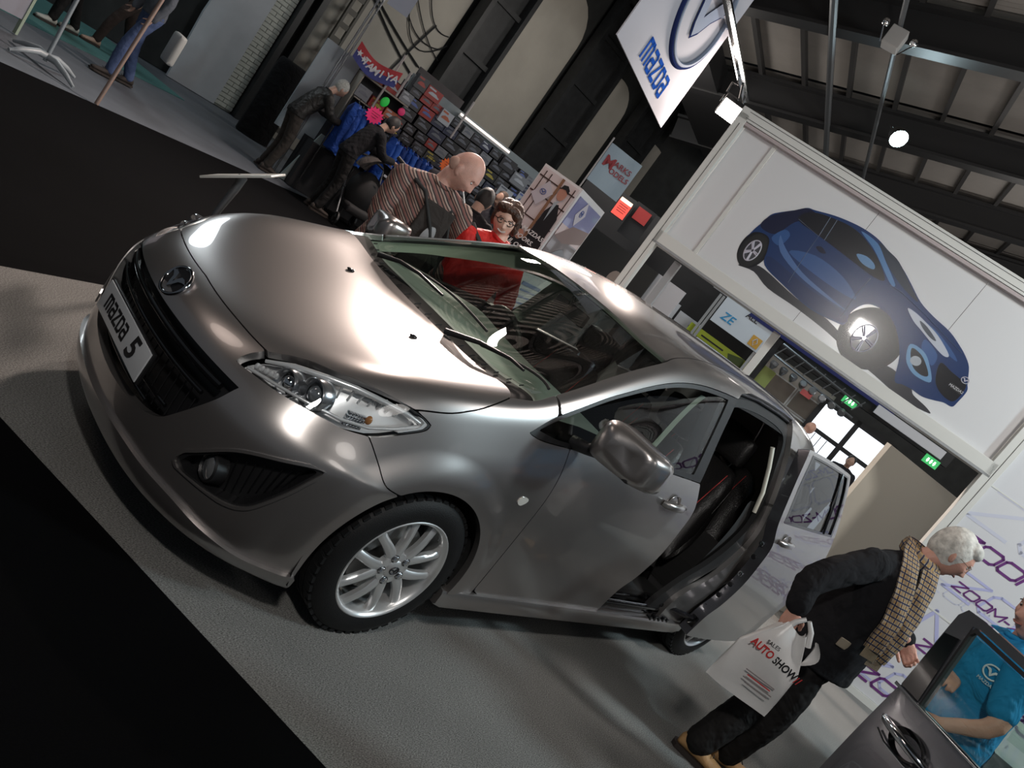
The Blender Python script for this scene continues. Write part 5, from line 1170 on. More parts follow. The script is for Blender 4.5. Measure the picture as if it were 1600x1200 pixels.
def hand(b, wr, d, palm_n, side, curl=.5, s=1.0, thumb_in=.5):
    """wr wrist, d along the hand, palm_n out of the palm; side +1: thumb on the +lateral side"""
    d = Vector(d).normalized(); pn = Vector(palm_n); pn = (pn-d*pn.dot(d)).normalized(); lat = d.cross(pn).normalized()*side
    wr = Vector(wr)
    loft(b, [(wr-d*.02*s, lat*.026*s, pn*.019*s), (wr+d*.02*s, lat*.032*s, pn*.018*s), (wr+d*.06*s, lat*.041*s, pn*.015*s), (wr+d*.090*s, lat*.040*s, pn*.012*s)], 12)
    for k, (o_, L_) in enumerate(((.030, .072), (.011, .080), (-.009, .074), (-.028, .058))):
        p = wr+d*.085*s+lat*o_*s; pts = [p-d*.02*s]; ang = 0; dd = d.copy()
        for seg, fr_ in enumerate((.44, .31, .25)):
            ang += curl*(.75 if seg == 0 else 1.0)*(1+.08*k); dd = d*math.cos(ang)+pn*math.sin(ang); p = p+dd*L_*fr_*s; pts.append(p.copy())
        limb(b, pts, [.0098*s, .0095*s, .0088*s, .0078*s], 8, 3)
    p = wr+d*.025*s+lat*.026*s; t1 = (lat*.75+d*.6+pn*.45*thumb_in*2).normalized(); t2 = (lat*.15+d*.75+pn*.8*thumb_in*2).normalized()
    limb(b, [p-lat*.01*s, p+t1*.036*s, p+t1*.036*s+t2*.030*s, p+t1*.036*s+t2*.055*s], [.014*s, .0125*s, .0105*s, .009*s], 8, 3)
def shoe(name, an, d, m, sole, parent, s=1.0, par_label=None):
    d = Vector(d); d.z = 0; d.normalize(); l = Vector((0, 0, 1)).cross(d); an = Vector((an[0], an[1], 0)); b = MB(); R_ = []
    for x, w_, h in ((-.075, .022, .05), (-.06, .036, .075), (-.02, .040, .085), (.03, .043, .075), (.08, .050, .055), (.13, .050, .046), (.17, .042, .040), (.195, .022, .030)):
        R_.append((an+d*x*s+Vector((0, 0, .018+h*.5*s)), l*w_*s, Vector((0, 0, h*.5*s))))
    loft(b, R_, 16); b.tube([an+Vector((0, 0, .06)), an+Vector((0, 0, .12))], .042*s, 12)
    o = fused(b, name, m, parent, .008, 2)
    b = MB(); out = [(x, w_) for x, w_ in ((-.088, .018), (-.07, .038), (-.02, .043), (.03, .044), (.08, .054), (.13, .054), (.17, .046), (.205, .022))]
    poly = [(x, w_) for x, w_ in out]+[(x, -w_) for x, w_ in out[::-1]]
    b.prism([tuple((an+d*x*s+l*y*s).xy) for x, y in poly], .002, .026); b.build('shoe_sole', sole, o)
    b = MB()
    for k in range(3): c = an+d*(.035+.024*k)*s+Vector((0, 0, .018+(.080-.008*k)*s)); b.tube([c-l*.02*s, c+Vector((0, 0, .005)), c+l*.02*s], .0028, 5)
    b.build('shoe_laces', sole, o); return o
def person(label, J, look, skin, hair=None, top=None, legs=None, shoes=None, voxel=.007, s=1.0, torso=(.165, .105), sleeve=1.0, curl=(.5, .5), headup=None, topr=1.0, glasses=False, group=None, hands=(None, None), skirt_=.06, legr=1.0, hair_s=(1, 1, 1), hair_o=(-.014, 0, .016), fold=.0022, seed=1, head=True, collar=True):
    """J: world joints. parts: body (skin, one continuous surface), top, trousers, shoe, hair"""
    t = thing('person', label, 'person', (J['pel'][0], J['pel'][1], 0), 0, group)
    V = {k: Vector(v)-Vector((J['pel'][0], J['pel'][1], 0)) for k, v in J.items()}
    lat = (V['shl']-V['shr']); latp = (V['hpl']-V['hpr']) if 'hpl' in V else lat
    up = (V['neck']-V['pel']).normalized(); lat.normalize(); fw = lat.cross(up).normalized(); latp.normalize(); fwp = latp.cross(Vector((0, 0, 1))).normalized()
    fwp = fwp if fwp.dot(fw) > 0 else -fwp
    look = Vector(look).normalized()
    def tor(b, k, tk=1.0, low=0.0):
        w_, d_ = torso; P, N = V['pel'], V['neck']; shw = (V['shl']-V['shr']).length/2
        R_ = []
        if low: R_.append((P-Vector((0, 0, low)), latp*(w_*1.03*k), fwp*(d_*1.12*k)))
        R_ += [(P, latp*(w_*1.02*k), fwp*(d_*1.1*k)), (P.lerp(N, .28), lat.lerp(latp, .5)*(w_*.95*k), fw*(d_*1.05*k*tk)), (P.lerp(N, .6)+fw*.01, lat*(w_*1.02*k), fw*(d_*1.12*k*tk)), (P.lerp(N, .82), lat*(w_*1.0*k), fw*(d_*.95*k)), (P.lerp(N, .93), lat*max(shw*.78, .09)*k, fw*(d_*.62*k)), (N, lat*.068*k, fw*.062*k)]
        loft(b, R_, 24)
    hs = s; b = MB()
    tor(b, .92)
    if head:
        M = head_frame(V['head'], look, headup or (0, 0, 1)); head_shape(b, M, hs); hb = M @ Vector((-.025*hs, 0, -.07*hs)); limb(b, [V['neck']-up*.03, V['neck']*.5+hb*.5, hb], [.058*s, .053*s, .055*s])
    for i, sd in enumerate(('l', 'r')):
        if 'wr'+sd in V:
            limb(b, [V['sh'+sd], V['el'+sd], V['wr'+sd]], [.050*s, .040*s, .027*s])
            hd = hands[i] or ((V['wr'+sd]-V['el'+sd]).normalized(), fw, 1)
            hand(b, V['wr'+sd], hd[0], hd[1], hd[2], curl[i], s)
        if 'kn'+sd in V: limb(b, [V['hp'+sd], V['kn'+sd], V['an'+sd]], [.078*s, .054*s, .040*s]); 
    fused(b, 'body', skin, t, voxel, 2)
    if top:
        b = MB(); tor(b, 1.06*topr, 1.04, skirt_)
        for sd in ('l', 'r'):
            if 'wr'+sd in V:
                W_ = V['el'+sd].lerp(V['wr'+sd], sleeve) if sleeve > 0 else V['sh'+sd].lerp(V['el'+sd], 1+sleeve)
                pts = [V['sh'+sd], V['el'+sd], W_] if sleeve > 0 else [V['sh'+sd], V['sh'+sd].lerp(V['el'+sd], .5), W_]
                limb(b, pts, [.070*s*topr, .060*s*topr, .048*s*topr] if sleeve > 0 else [.068*s, .062*s, .058*s])
        limb(b, [V['neck'].lerp(V['shl'], .25), V['shl']], [.055*s, .062*s*topr]); limb(b, [V['neck'].lerp(V['shr'], .25), V['shr']], [.055*s, .062*s*topr])
        fused(b, top[0], top[1], t, voxel*1.1, 3, fold, seed)
        if collar and head:
            b = MB(); c = V['neck']+up*.012; b.tube([c+lat*.066*s*math.cos(a)+fw*.062*s*math.sin(a)+up*.006*math.cos(a*2) for a in np.linspace(.2, 2*PI-.0, 24)], .013*s, 8); b.build('collar', top[1], t, 60)
    if legs:
        b = MB(); loft(b, [(V['pel']+Vector((0, 0, .06)), latp*torso[0]*.98, fwp*torso[1]*1.05), (V['pel']-Vector((0, 0, .06)), latp*torso[0]*1.02, fwp*torso[1]*1.12), (V['pel']-Vector((0, 0, .12)), latp*torso[0]*.8, fwp*torso[1]*.9)], 20)
        for sd in ('l', 'r'):
            if 'kn'+sd in V: limb(b, [V['hp'+sd], V['kn'+sd], V['an'+sd]+Vector((0, 0, .0))], [.094*s*legr, .072*s*legr, .062*s*legr])
        fused(b, legs[0], legs[1], t, voxel*1.1, 3, fold, seed+3)
    if shoes:
        for sd in ('l', 'r'):
            if 'an'+sd in V: shoe('shoe', V['an'+sd], shoes[2][0 if sd == 'l' else 1], shoes[0], shoes[1], t, s*1.08)
    if head:
        if hair:
            b = MB(); b.ell((hair_o[0]*hs, hair_o[1]*hs, hair_o[2]*hs), (.100*hs*hair_s[0], .084*hs*hair_s[1], .114*hs*hair_s[2]), 48, 36, M)
            if len(hair) > 2:
                for c, r_ in hair[2]: b.ell([q*hs for q in c], [q*hs for q in r_], 16, 12, M)
            fused(b, 'hair', hair[0], t, voxel*.8, 2, hair[1], seed+7)
        e = MATS.get('eye_white') or mat('eye_white', (.6, .58, .55), .2)
        for sd in (-1, 1):
            b = MB(); c = M @ Vector((.0765*hs, .030*sd*hs, .006*hs)); b.ell(c, (.0095*hs, .0115*hs, .0085*hs), 12, 8); eo = b.build('eye', e, t, 60)
            b = MB(); c = M @ Vector((.0845*hs, .030*sd*hs, .005*hs)); b.ell(c, (.004*hs, .0052*hs, .0052*hs), 10, 6); b.build('iris', INK, eo, 60)
            b = MB(); b.tube([M @ Vector((.086*hs, (.031+.016*q)*sd*hs, (.0275-.005*q*q-.001*q)*hs)) for q in (-1, -.3, .4, 1)], .0024*hs, 6); b.build('eyebrow', hair[0] if hair else mat('brow', (.16, .10, .07), .9), t)
        b = MB(); b.tube([M @ Vector((.0965*hs-abs(q)*.012*hs, q*.022*hs, (-.0615+.003*q*q)*hs)) for q in (-1, -.5, 0, .5, 1)], .0035*hs, 6); b.build('lips', mat('lip', (.34, .12, .10), .5), t, 60)
        if glasses:
            b = MB()
            for sd in (-1, 1):
                b.tube([M @ Vector(((.100-.010*abs(math.cos(a)))*hs, (.031*sd+.021*math.cos(a))*hs, (.004+.016*math.sin(a))*hs)) for a in np.linspace(0, 2*PI, 17)], glasses[1], 5, False)
                b.tube([M @ Vector((.088*hs, .052*sd*hs, .008*hs)), M @ Vector((.06*hs, .077*sd*hs, .008*hs)), M @ Vector((-.01*hs, .082*sd*hs, .004*hs))], glasses[1], 5)
            b.tube([M @ Vector((.101*hs, -.010*hs, .008*hs)), M @ Vector((.104*hs, 0, .011*hs)), M @ Vector((.101*hs, .010*hs, .008*hs))], glasses[1], 5)
            b.build('spectacles', glasses[0], t, 60)
        t['_'] = 0; del t['_']
        return t, M, V
    return t, None, V
def lowlegs(J, lat, stride=0, fd=None):
    """straight standing legs under the pelvis"""
    p = Vector(J['pel']); l = Vector(lat).normalized(); f_ = l.cross(Vector((0, 0, 1))) if fd is None else Vector(fd)
    for sd, k in (('l', 1), ('r', -1)):
        h = p+l*.09*k-Vector((0, 0, .04)); J['hp'+sd] = tuple(h); J['kn'+sd] = tuple(h+Vector((0, 0, -.42))*(p.z/.92)+f_*(.04+stride*k*.5)); a = h+f_*stride*k; J['an'+sd] = (a.x, a.y, .09)
    return J
SK1 = skin_mat('skin_pink', (.62, .33, .25)); SK2 = skin_mat('skin_light', (.74, .47, .37)); SK3 = skin_mat('skin_dim', (.40, .25, .19))
BLKCLOTH = fold_mat('black_fleece', (.011, .011, .013), .95, 7, .7); BLKTROU = fold_mat('black_trousers', (.012, .011, .011), .8, 6, .7)
GREYH = mat('grey_hair', (.64, .62, .57), .7, noise=.3, nscale=34, bump=.3, bscale=60); TAN = mat('tan_leather', (.42, .24, .10), .6, noise=.15, nscale=20, bump=.3, bscale=90); SOLE = mat('dark_sole', (.03, .022, .018), .8)
# grey-haired man with the carrier bag
J1 = dict(head=(2.19, -1.725, 1.515), neck=(2.135, -1.640, 1.375), shr=(1.90, -1.575, 1.265), shl=(2.30, -1.625, 1.245), elr=(1.64, -1.50, 1.075), wrr=(1.578, -1.535, .925), ell=(2.50, -1.72, 1.00), wrl=(2.30, -1.80, 1.055), pel=(2.075, -1.60, .815),
          hpr=(1.98, -1.60, .79), hpl=(2.17, -1.62, .79), knr=(1.99, -1.66, .46), anr=(2.03, -1.60, .10), knl=(1.96, -1.58, .45), anl=(1.815, -1.53, .10))
hd = Vector((.05, -.15, -1)); look = Vector((.46, -.82, -.27))
old, MO, VO = person('grey haired man in a black fleece and checked scarf, holding a white carrier bag', J1, look, SK1, hair=(GREYH, .0009, [((-.055, 0, .0), (.055, .070, .085)), ((.030, 0, .078), (.068, .070, .045))]), top=('fleece_jacket', BLKCLOTH), legs=('trousers', BLKTROU),
    shoes=(TAN, SOLE, ((.35, -.9, 0), (.75, -.75, 0))), voxel=.0055, s=1.0, torso=(.182, .145), sleeve=.86, curl=(.75, 1.25), topr=1.12, glasses=(mat('wire_frame', (.45, .40, .35), .25, metal=.9), .0016), skirt_=.10, legr=1.18,
    hands=((Vector((.35, -.5, -.55)), Vector((-.5, -.2, .1)), 1), (Vector((.05, -.2, -1)), Vector((.75, .3, 0)), 1)), headup=Vector((.25, -.35, 1)), hair_s=(.98, 1.03, 1.0), seed=4, fold=.0022)
def strip(pts, w_, name, nrm=(-.75, -.64, .1)):
    P = cr(pts, 6); n = len(P); vs = []; uv = []; L = 0; q = Vector(nrm).normalized()
    for i, p in enumerate(P):
        p = Vector(p)-VOFF; d = Vector(P[min(i+1, n-1)]-P[max(i-1, 0)]).normalized(); l = d.cross(q).normalized()
        if i: L += (Vector(P[i])-Vector(P[i-1])).length
        for j in range(7):
            a = (j/6-.5); bulge = .012*math.cos(a*PI)+.004*math.sin(i*.9+j); vs.append(tuple(p+l*a*w_+q*bulge)); uv.append((a*w_, L))
    for i in range(n*7): p = Vector(vs[i])-q*.012; vs.append(tuple(p)); uv.append(uv[i])
    fs = [(i*7+j, i*7+j+1, (i+1)*7+j+1, (i+1)*7+j) for i in range(n-1) for j in range(6)]; m_ = n*7
    fs += [tuple(m_+k for k in f[::-1]) for f in fs[:]]
    for i in range(n-1):
        for j in (0, 6): fs.append((i*7+j, (i+1)*7+j, m_+(i+1)*7+j, m_+i*7+j))
    me = bpy.data.meshes.new(name); me.from_pydata(vs, [], fs); ul = me.uv_layers.new(name='UVMap')
    for lp in me.loops: ul.data[lp.index].uv = uv[lp.vertex_index]
    me.polygons.foreach_set('use_smooth', [True]*len(me.polygons)); me.materials.append(PLAID); return new_obj(name, me, old)
def plaid():
    m, t, b = nt('check_scarf'); uvn = t.nodes.new('ShaderNodeUVMap'); sp = t.nodes.new('ShaderNodeSeparateXYZ'); t.links.new(uvn.outputs[0], sp.inputs[0])
    def math_(op, a, b_=None):
        n = t.nodes.new('ShaderNodeMath'); n.operation = op
        for i, x in enumerate((a, b_)):
            if x is None: continue
            if isinstance(x, (int, float)): n.inputs[i].default_value = x
            else: t.links.new(x, n.inputs[i])
        return n.outputs[0]
    def line(src, per, off, wd): return math_('LESS_THAN', math_('ABSOLUTE', math_('SUBTRACT', math_('FRACT', math_('ADD', math_('DIVIDE', src, per), off)), .5)), wd)
    def mixc(f, a, c):
        n = t.nodes.new('ShaderNodeMix'); n.data_type = 'RGBA'; t.links.new(f, n.inputs[0])
        if isinstance(a, tuple): n.inputs[6].default_value = a
        else: t.links.new(a, n.inputs[6])
        n.inputs[7].default_value = c; return n.outputs[2]
    x, y = sp.outputs[0], sp.outputs[1]
    c = mixc(line(x, .026, 0, .28), (.47, .45, .40, 1), (.28, .21, .14, 1)); c = mixc(math_('MULTIPLY', line(y, .026, 0, .28), line(x, .026, .5, .3)), c, (.42, .26, .10, 1))
    c = mixc(line(x, .026, .5, .09), c, (.03, .03, .06, 1)); c = mixc(line(y, .026, .5, .13), c, (.03, .03, .06, 1))
    t.links.new(c, b.inputs['Base Color']); b.inputs['Roughness'].default_value = .95; return m
PLAID = plaid(); VOFF = Vector((J1['pel'][0], J1['pel'][1], 0))
S1 = [(2.085, -1.605, 1.455), (2.035, -1.635, 1.41), (1.965, -1.70, 1.33), (1.925, -1.76, 1.21), (1.910, -1.795, 1.09), (1.925, -1.80, .96)]
S2 = [(2.135, -1.700, 1.435), (2.075, -1.755, 1.36), (2.03, -1.795, 1.26), (1.995, -1.825, 1.14), (1.985, -1.835, 1.03), (1.995, -1.825, .93)]
strip(S1, .085, 'scarf'); strip(S2, .085, 'scarf')
def neckring():
    vs = []; uv = []; fs = []; c = VO['neck']+Vector((.005, -.005, .035)); n = 36
    for i in range(n):
        a = 2*PI*i/n
        for j in range(9):
            b_ = 2*PI*j/8; rr = .082+.017*math.cos(b_); vs.append(tuple(c+Vector((rr*math.cos(a), rr*math.sin(a)*1.05, .038*math.sin(b_)+.018*math.sin(a+.6))))); uv.append((.09*j/8, .09*a))
    for i in range(n):
        for j in range(8): fs.append((i*9+j, ((i+1) % n)*9+j, ((i+1) % n)*9+j+1, i*9+j+1))
    me = bpy.data.meshes.new('scarf_loop'); me.from_pydata(vs, [], fs); ul = me.uv_layers.new(name='UVMap')
    for lp in me.loops: ul.data[lp.index].uv = uv[lp.vertex_index]
    me.polygons.foreach_set('use_smooth', [True]*len(me.polygons)); me.materials.append(PLAID); new_obj('scarf_loop', me, old)
neckring()
q = MB(); c = VO['neck']; 
for k, P in enumerate((S1, S2)):
    e = Vector(P[-1])-VOFF
    for j in range(12): o_ = (j/11-.5)*.085; q.tube([e+Vector((o_*.8, -o_*.5, .01)), e+Vector((o_*.85, -o_*.5-.004, -.045))], .0025, 4)
q.build('scarf_fringe', mat('fringe', (.26, .21, .14), .9), old)
q = MB(); q.box((0, 0, 0), (.06, .012, .045), T(tuple(Vector((1.90, -1.70, .90))-VOFF), rz=-.6), .004); q.build('jacket_toggle', mat('toggle', (.30, .26, .20), .4), old)
# carrier bag: gathered at the hand
hx = Vector((1.600, -1.60, .875)); bx = Vector((.60, -.78, .0)).normalized(); bn_ = bx.cross(Vector((0, 0, 1))).normalized()
bag = thing('carrier_bag', 'white plastic carrier bag with red and black print held by the grey haired man', 'bag')
def bagp(u, v):
    a = 2*PI*u; W_ = .055+.095*min(1, v*2.3)+.01*v; D_ = .012+.028*math.sin(min(1, v*1.1)*PI)+.004*math.sin(4*a+6*v); D_ = max(D_, .008)
    c = hx+Vector((0, 0, -.40*v-.02)); x = W_*abs(math.cos(a))**.7*(1 if math.cos(a) > 0 else -1)
    return tuple(c+bx*(x-.02-.01*v)+bn_*(D_*math.sin(a)+.006*math.sin(9*v+3*a)+.01*math.sin(5*u*6)*(1-v)**2)+Vector((0, 0, .03*math.sin(a*1)*0+.012*math.cos(3*a)*(1-v))))
PLAS = mat('white_plastic', (.70, .69, .68), .35, bump=.25, bscale=14); q = MB(); q.sheet(bagp, 40, 26); q.sheet(lambda u, v: tuple(Vector(bagp(u, 1))*(1-v)+(hx+Vector((0, 0, -.425))+bx*(.13*(2*abs(u-.5)*2-1)))*v if 0 else Vector(bagp(u, 1))*(1-v)+Vector(bagp(.5-u if u < .5 else 1.5-u, 1))*v*.0+Vector(bagp(u, 1))*v), 40, 1)
q.build('bag_body', PLAS, bag, 60)
for k, o_ in enumerate((-.035, .045)):
    q = MB(); q.tube([hx+bx*(o_*1.6)+Vector((0, 0, -.05)), hx+bx*o_*1.0+Vector((0, 0, .01)), hx+bx*o_*.2+Vector((0, 0, .045))], [.016, .013, .01], 8); q.build('bag_handle', PLAS, bag, 60)
q = MB(); q.sheet(lambda u, v: tuple(hx+bx*(.10+.05*math.sin(PI*v)*u)+bn_*(-.03*math.sin(PI*u))+Vector((0, 0, -.03-.13*v+.02*u))), 8, 8); q.build('bag_flap', PLAS, bag, 60)
bm3 = frame(hx+bn_*(.050 if bn_.dot(Vector(CAM)-hx) > 0 else -.044)*1.0+Vector((0, 0, -.17)), bx, (0, 0, 1)); 
if (bm3.to_3x3() @ Vector((0, 0, 1))).dot(Vector(CAM)-hx) < 0: bm3 = frame(hx-bn_*.05+Vector((0, 0, -.17)), -bx, (0, 0, 1))
BRED = mat('bag_red', (.55, .03, .03), .5)
text('AUTO', .050, bm3 @ Matrix.Translation((-.088, .006, 0)) @ Matrix.Rotation(-.10, 4, 'Z'), BRED, 'bag_print', bag, .002, offset=.0012, sx=.82); text('SHOW', .050, bm3 @ Matrix.Translation((.040, -.008, 0)) @ Matrix.Rotation(-.10, 4, 'Z'), INK, 'bag_print', bag, .002, offset=.0012, sx=.82); text('//', .05, bm3 @ Matrix.Translation((.115, -.02, 0)), BRED, 'bag_print', bag, .002)
text('SALES', .026, bm3 @ Matrix.Translation((-.06, .045, -.002)), INK, 'bag_print', bag, .002)
for j in range(4): 
    q = MB(); q.box((-.01+.005*j, -.11-.018*j, -.001), (.15-.03*(j % 2), .005, .002), bm3); q.build('bag_small_print', BRED if j == 1 else mat('print_grey', (.25, .22, .22), .6), bag)
# man with the striped shirt beyond the bonnet
def stripes(name, cols, per, rot):
    m, t, b = nt(name); tc = t.nodes.new('ShaderNodeTexCoord'); mp = t.nodes.new('ShaderNodeMapping'); mp.inputs['Rotation'].default_value = rot; t.links.new(tc.outputs['Object'], mp.inputs[0])
    n = t.nodes.new('ShaderNodeTexNoise'); n.inputs['Scale'].default_value = 5; w_ = t.nodes.new('ShaderNodeTexWave'); w_.inputs['Scale'].default_value = per; w_.inputs['Distortion'].default_value = 1.4; w_.inputs['Detail'].default_value = 1; w_.inputs['Detail Scale'].default_value = .4; w_.wave_profile = 'SAW'
    t.links.new(mp.outputs[0], w_.inputs['Vector']); r = t.nodes.new('ShaderNodeValToRGB'); r.color_ramp.interpolation = 'CONSTANT'
    while len(r.color_ramp.elements) < len(cols): r.color_ramp.elements.new(.5)
    for i, c in enumerate(cols): r.color_ramp.elements[i].position = i/len(cols); r.color_ramp.elements[i].color = c+(1,)
    t.links.new(w_.outputs['Fac'], r.inputs[0]); t.links.new(r.outputs[0], b.inputs['Base Color']); b.inputs['Roughness'].default_value = .85
    n.inputs['Scale'].default_value = 8; bp_ = t.nodes.new('ShaderNodeBump'); bp_.inputs['Strength'].default_value = .6; bp_.inputs['Distance'].default_value = .05; t.links.new(tc.outputs['Object'], n.inputs['Vector']); t.links.new(n.outputs['Fac'], bp_.inputs['Height']); t.links.new(bp_.outputs[0], b.inputs['Normal']); return m
STR = stripes('striped_cloth', [(.26, .12, .10), (.04, .03, .03), (.34, .20, .16), (.08, .045, .04), (.40, .31, .26), (.045, .035, .035), (.20, .09, .08)], 6.5, (0, 1.2, .5))
J2 = dict(head=(.985, 1.30, 1.60), neck=(.94, 1.37, 1.455), shr=(.73, 1.42, 1.37), shl=(1.13, 1.28, 1.38), elr=(.70, 1.38, 1.12), wrr=(.76, 1.22, .98), ell=(1.24, 1.22, 1.14), wrl=(1.12, 1.14, .97), pel=(.90, 1.42, .93))
lowlegs(J2, (.8, -.3, 0), .05, (-.3, -.95, 0))
st_, MS, VS = person('balding man in a brown striped shirt leaning over by the far door mirror', J2, Vector((.50, -.74, -.42)), skin_mat('skin_ruddy', (.66, .38, .31)), hair=None, top=('striped_shirt', STR), legs=('trousers', BLKTROU), shoes=(SOLE, SOLE, ((-.3, -1, 0), (-.3, -1, 0))), voxel=.007, s=1.06, torso=(.185, .13), topr=1.0, headup=Vector((.2, -.3, 1)), seed=9, fold=.003, curl=(.6, .6))
q = MB(); o2 = Vector((J2['pel'][0], J2['pel'][1], 0))
q.tube([Vector(p)-o2 for p in ((.70, 1.52, 1.44), (.80, 1.26, 1.38), (.92, 1.19, 1.22), (1.06, 1.17, 1.02))], .012, 8); q.tube([Vector(p)-o2 for p in ((.98, 1.46, 1.46), (1.03, 1.25, 1.36), (1.06, 1.16, 1.2), (1.08, 1.12, 1.0))], .010, 8); q.build('bag_strap', mat('strap_dark', (.02, .02, .02), .7), st_, 60)
q = MB(); q.box((0, 0, 0), (.20, .03, .42), T(tuple(Vector((.93, 1.215, 1.15))-o2), rz=-.35), .012); q.build('dark_waistcoat', fold_mat('waistcoat', (.045, .038, .035), .9, 9, .6), st_, 60)
q = MB(); q.ell(tuple(Vector((.95, 1.192, 1.16))-o2), (.06, .012, .08), 16, 10); q.build('pale_card', mat('card_grey', (.30, .30, .31), .5), st_, 60)
q = MB(); q.tube([MS @ Vector((.10, -.01, -.062)), MS @ Vector((.165, -.02, -.085))], .0045, 6); q.build('white_stick', mat('stick_white', (.8, .8, .8), .5), st_)
for sd in (-1, 1):
    q = MB(); q.ell((-.050, .052*sd, -.015), (.052, .030, .042), 16, 10, MS); fused(q, 'cropped_hair', mat('stubble', (.50, .31, .25), .8), st_, .006, 1)
# woman in the red jacket
REDJ = fold_mat('red_jacket', (.60, .025, .022), .6, 7, .8); BRH = mat('brown_hair', (.055, .022, .012), .45, noise=.5, nscale=40, bump=.7, bscale=90)
J3 = dict(head=(1.355, 1.170, 1.515), neck=(1.385, 1.150, 1.385), shr=(1.22, 1.215, 1.30), shl=(1.555, 1.085, 1.30), elr=(1.20, 1.14, 1.06), wrr=(1.26, 1.02, .92), ell=(1.62, 1.01, 1.05), wrl=(1.50, .96, .90), pel=(1.37, 1.17, .92))
lowlegs(J3, (.9, -.3, 0), .03, (-.3, -.95, 0))
wo, MW_, VW = person('smiling person with short brown hair and glasses in a red jacket beyond the car', J3, Vector((-.62, -.72, -.16)), SK2, hair=(BRH, .0035, [((-.03, 0, .05), (.10, .095, .085)), ((.055, -.02, .080), (.050, .070, .035)), ((.02, .072, .0), (.045, .026, .075)), ((-.02, -.074, .0), (.045, .024, .070)), ((.06, .045, .060), (.035, .035, .040))]), top=('red_jacket', REDJ), legs=('trousers', BLKTROU), shoes=(SOLE, SOLE, ((-.3, -1, 0), (-.3, -1, 0))), voxel=.006, s=.98, torso=(.165, .12), topr=1.10, glasses=(INK, .0026), headup=Vector((-.15, .1, 1)), seed=11, fold=.003, skirt_=.12)
o3 = Vector((J3['pel'][0], J3['pel'][1], 0)); q = MB(); q.tube([MW_ @ Vector((.096-abs(y)*.25, y, -.062+2.4*abs(y)**1.5)) for y in (-.026, -.013, 0, .013, .026)], .0055, 6); q.build('teeth', mat('teeth', (.75, .72, .68), .3), wo, 60)
q = MB(); q.tube([Vector(p)-o3 for p in ((1.21, 1.24, 1.38), (1.24, 1.09, 1.30), (1.32, 1.03, 1.15), (1.42, 1.02, .98))], .016, 6); q.tube([Vector(p)-o3 for p in ((1.35, 1.04, 1.30), (1.36, 1.03, .95))], .004, 5); q.build('bag_strap', mat('strap_dark', (.02, .02, .02), .7), wo, 60)
# salesman in the blue polo at the right edge
BLUEP = fold_mat('blue_polo', (.012, .235, .50), .75, 9, .7)
J4 = dict(head=(1.80, -2.195, 1.535), neck=(1.865, -2.20, 1.395), shr=(2.06, -2.10, 1.325), shl=(1.70, -2.28, 1.315), ell=(1.635, -2.34, 1.11), wrl=(1.60, -2.22, .985), elr=(2.0, -2.04, 1.12), wrr=(1.80, -2.10, 1.13), pel=(1.89, -2.22, .96))
lowlegs(J4, (-.85, -.4, 0), .03, (-.45, .9, 0))
bl, MB_, VB = person('man in a bright blue polo shirt standing at the open dark car door', J4, Vector((-.80, .55, -.18)), SK1, hair=(mat('dark_hair', (.03, .02, .015), .6, noise=.4, nscale=50), .002), top=('polo_shirt', BLUEP), legs=('trousers', BLKTROU), shoes=(SOLE, SOLE, ((-.45, .9, 0), (-.45, .9, 0))), voxel=.006, s=1.0, torso=(.165, .12), topr=1.08, sleeve=-.25, seed=15, fold=.003, skirt_=.10,
    hands=((Vector((-.5, .8, -.3)), Vector((.2, .1, -1)), 1), (Vector((-.9, -.2, .05)), Vector((0, 0, -1)), 1)))
o4 = Vector((J4['pel'][0], J4['pel'][1], 0)); pm4 = frame(Vector((1.705, -2.135, 1.235))-o4-Vector((.0, .0, 0)), (.60, -.75, 0), (0, 0, 1))
polo = [c for c in bl.children if c.name.startswith('polo_shirt')][0]; chest = Vector((1.575, -2.225, 1.258))-o4; eye_ = Vector(CAM)-o4
from mathutils.bvhtree import BVHTree
bv_ = BVHTree.FromPolygons([v.co.copy() for v in polo.data.vertices], [tuple(p.vertices) for p in polo.data.polygons]); hit_ = bv_.ray_cast(eye_, (chest-eye_).normalized())
em4 = frame((hit_[0] or chest)+(hit_[1] or Vector((-.7, -.7, 0)))*.006, Vector((0, 0, 1)).cross(hit_[1] or Vector((-.7, -.7, 0))), (0, 0, 1))
LG = mat('logo_white', (.75, .8, .85), .6); emblem(em4, .030, LG, bl, 'shirt_emblem', .12); text('MAZDA', .018, em4 @ Matrix.Translation((0, -.045, .0)), LG, 'shirt_word', bl, .003)
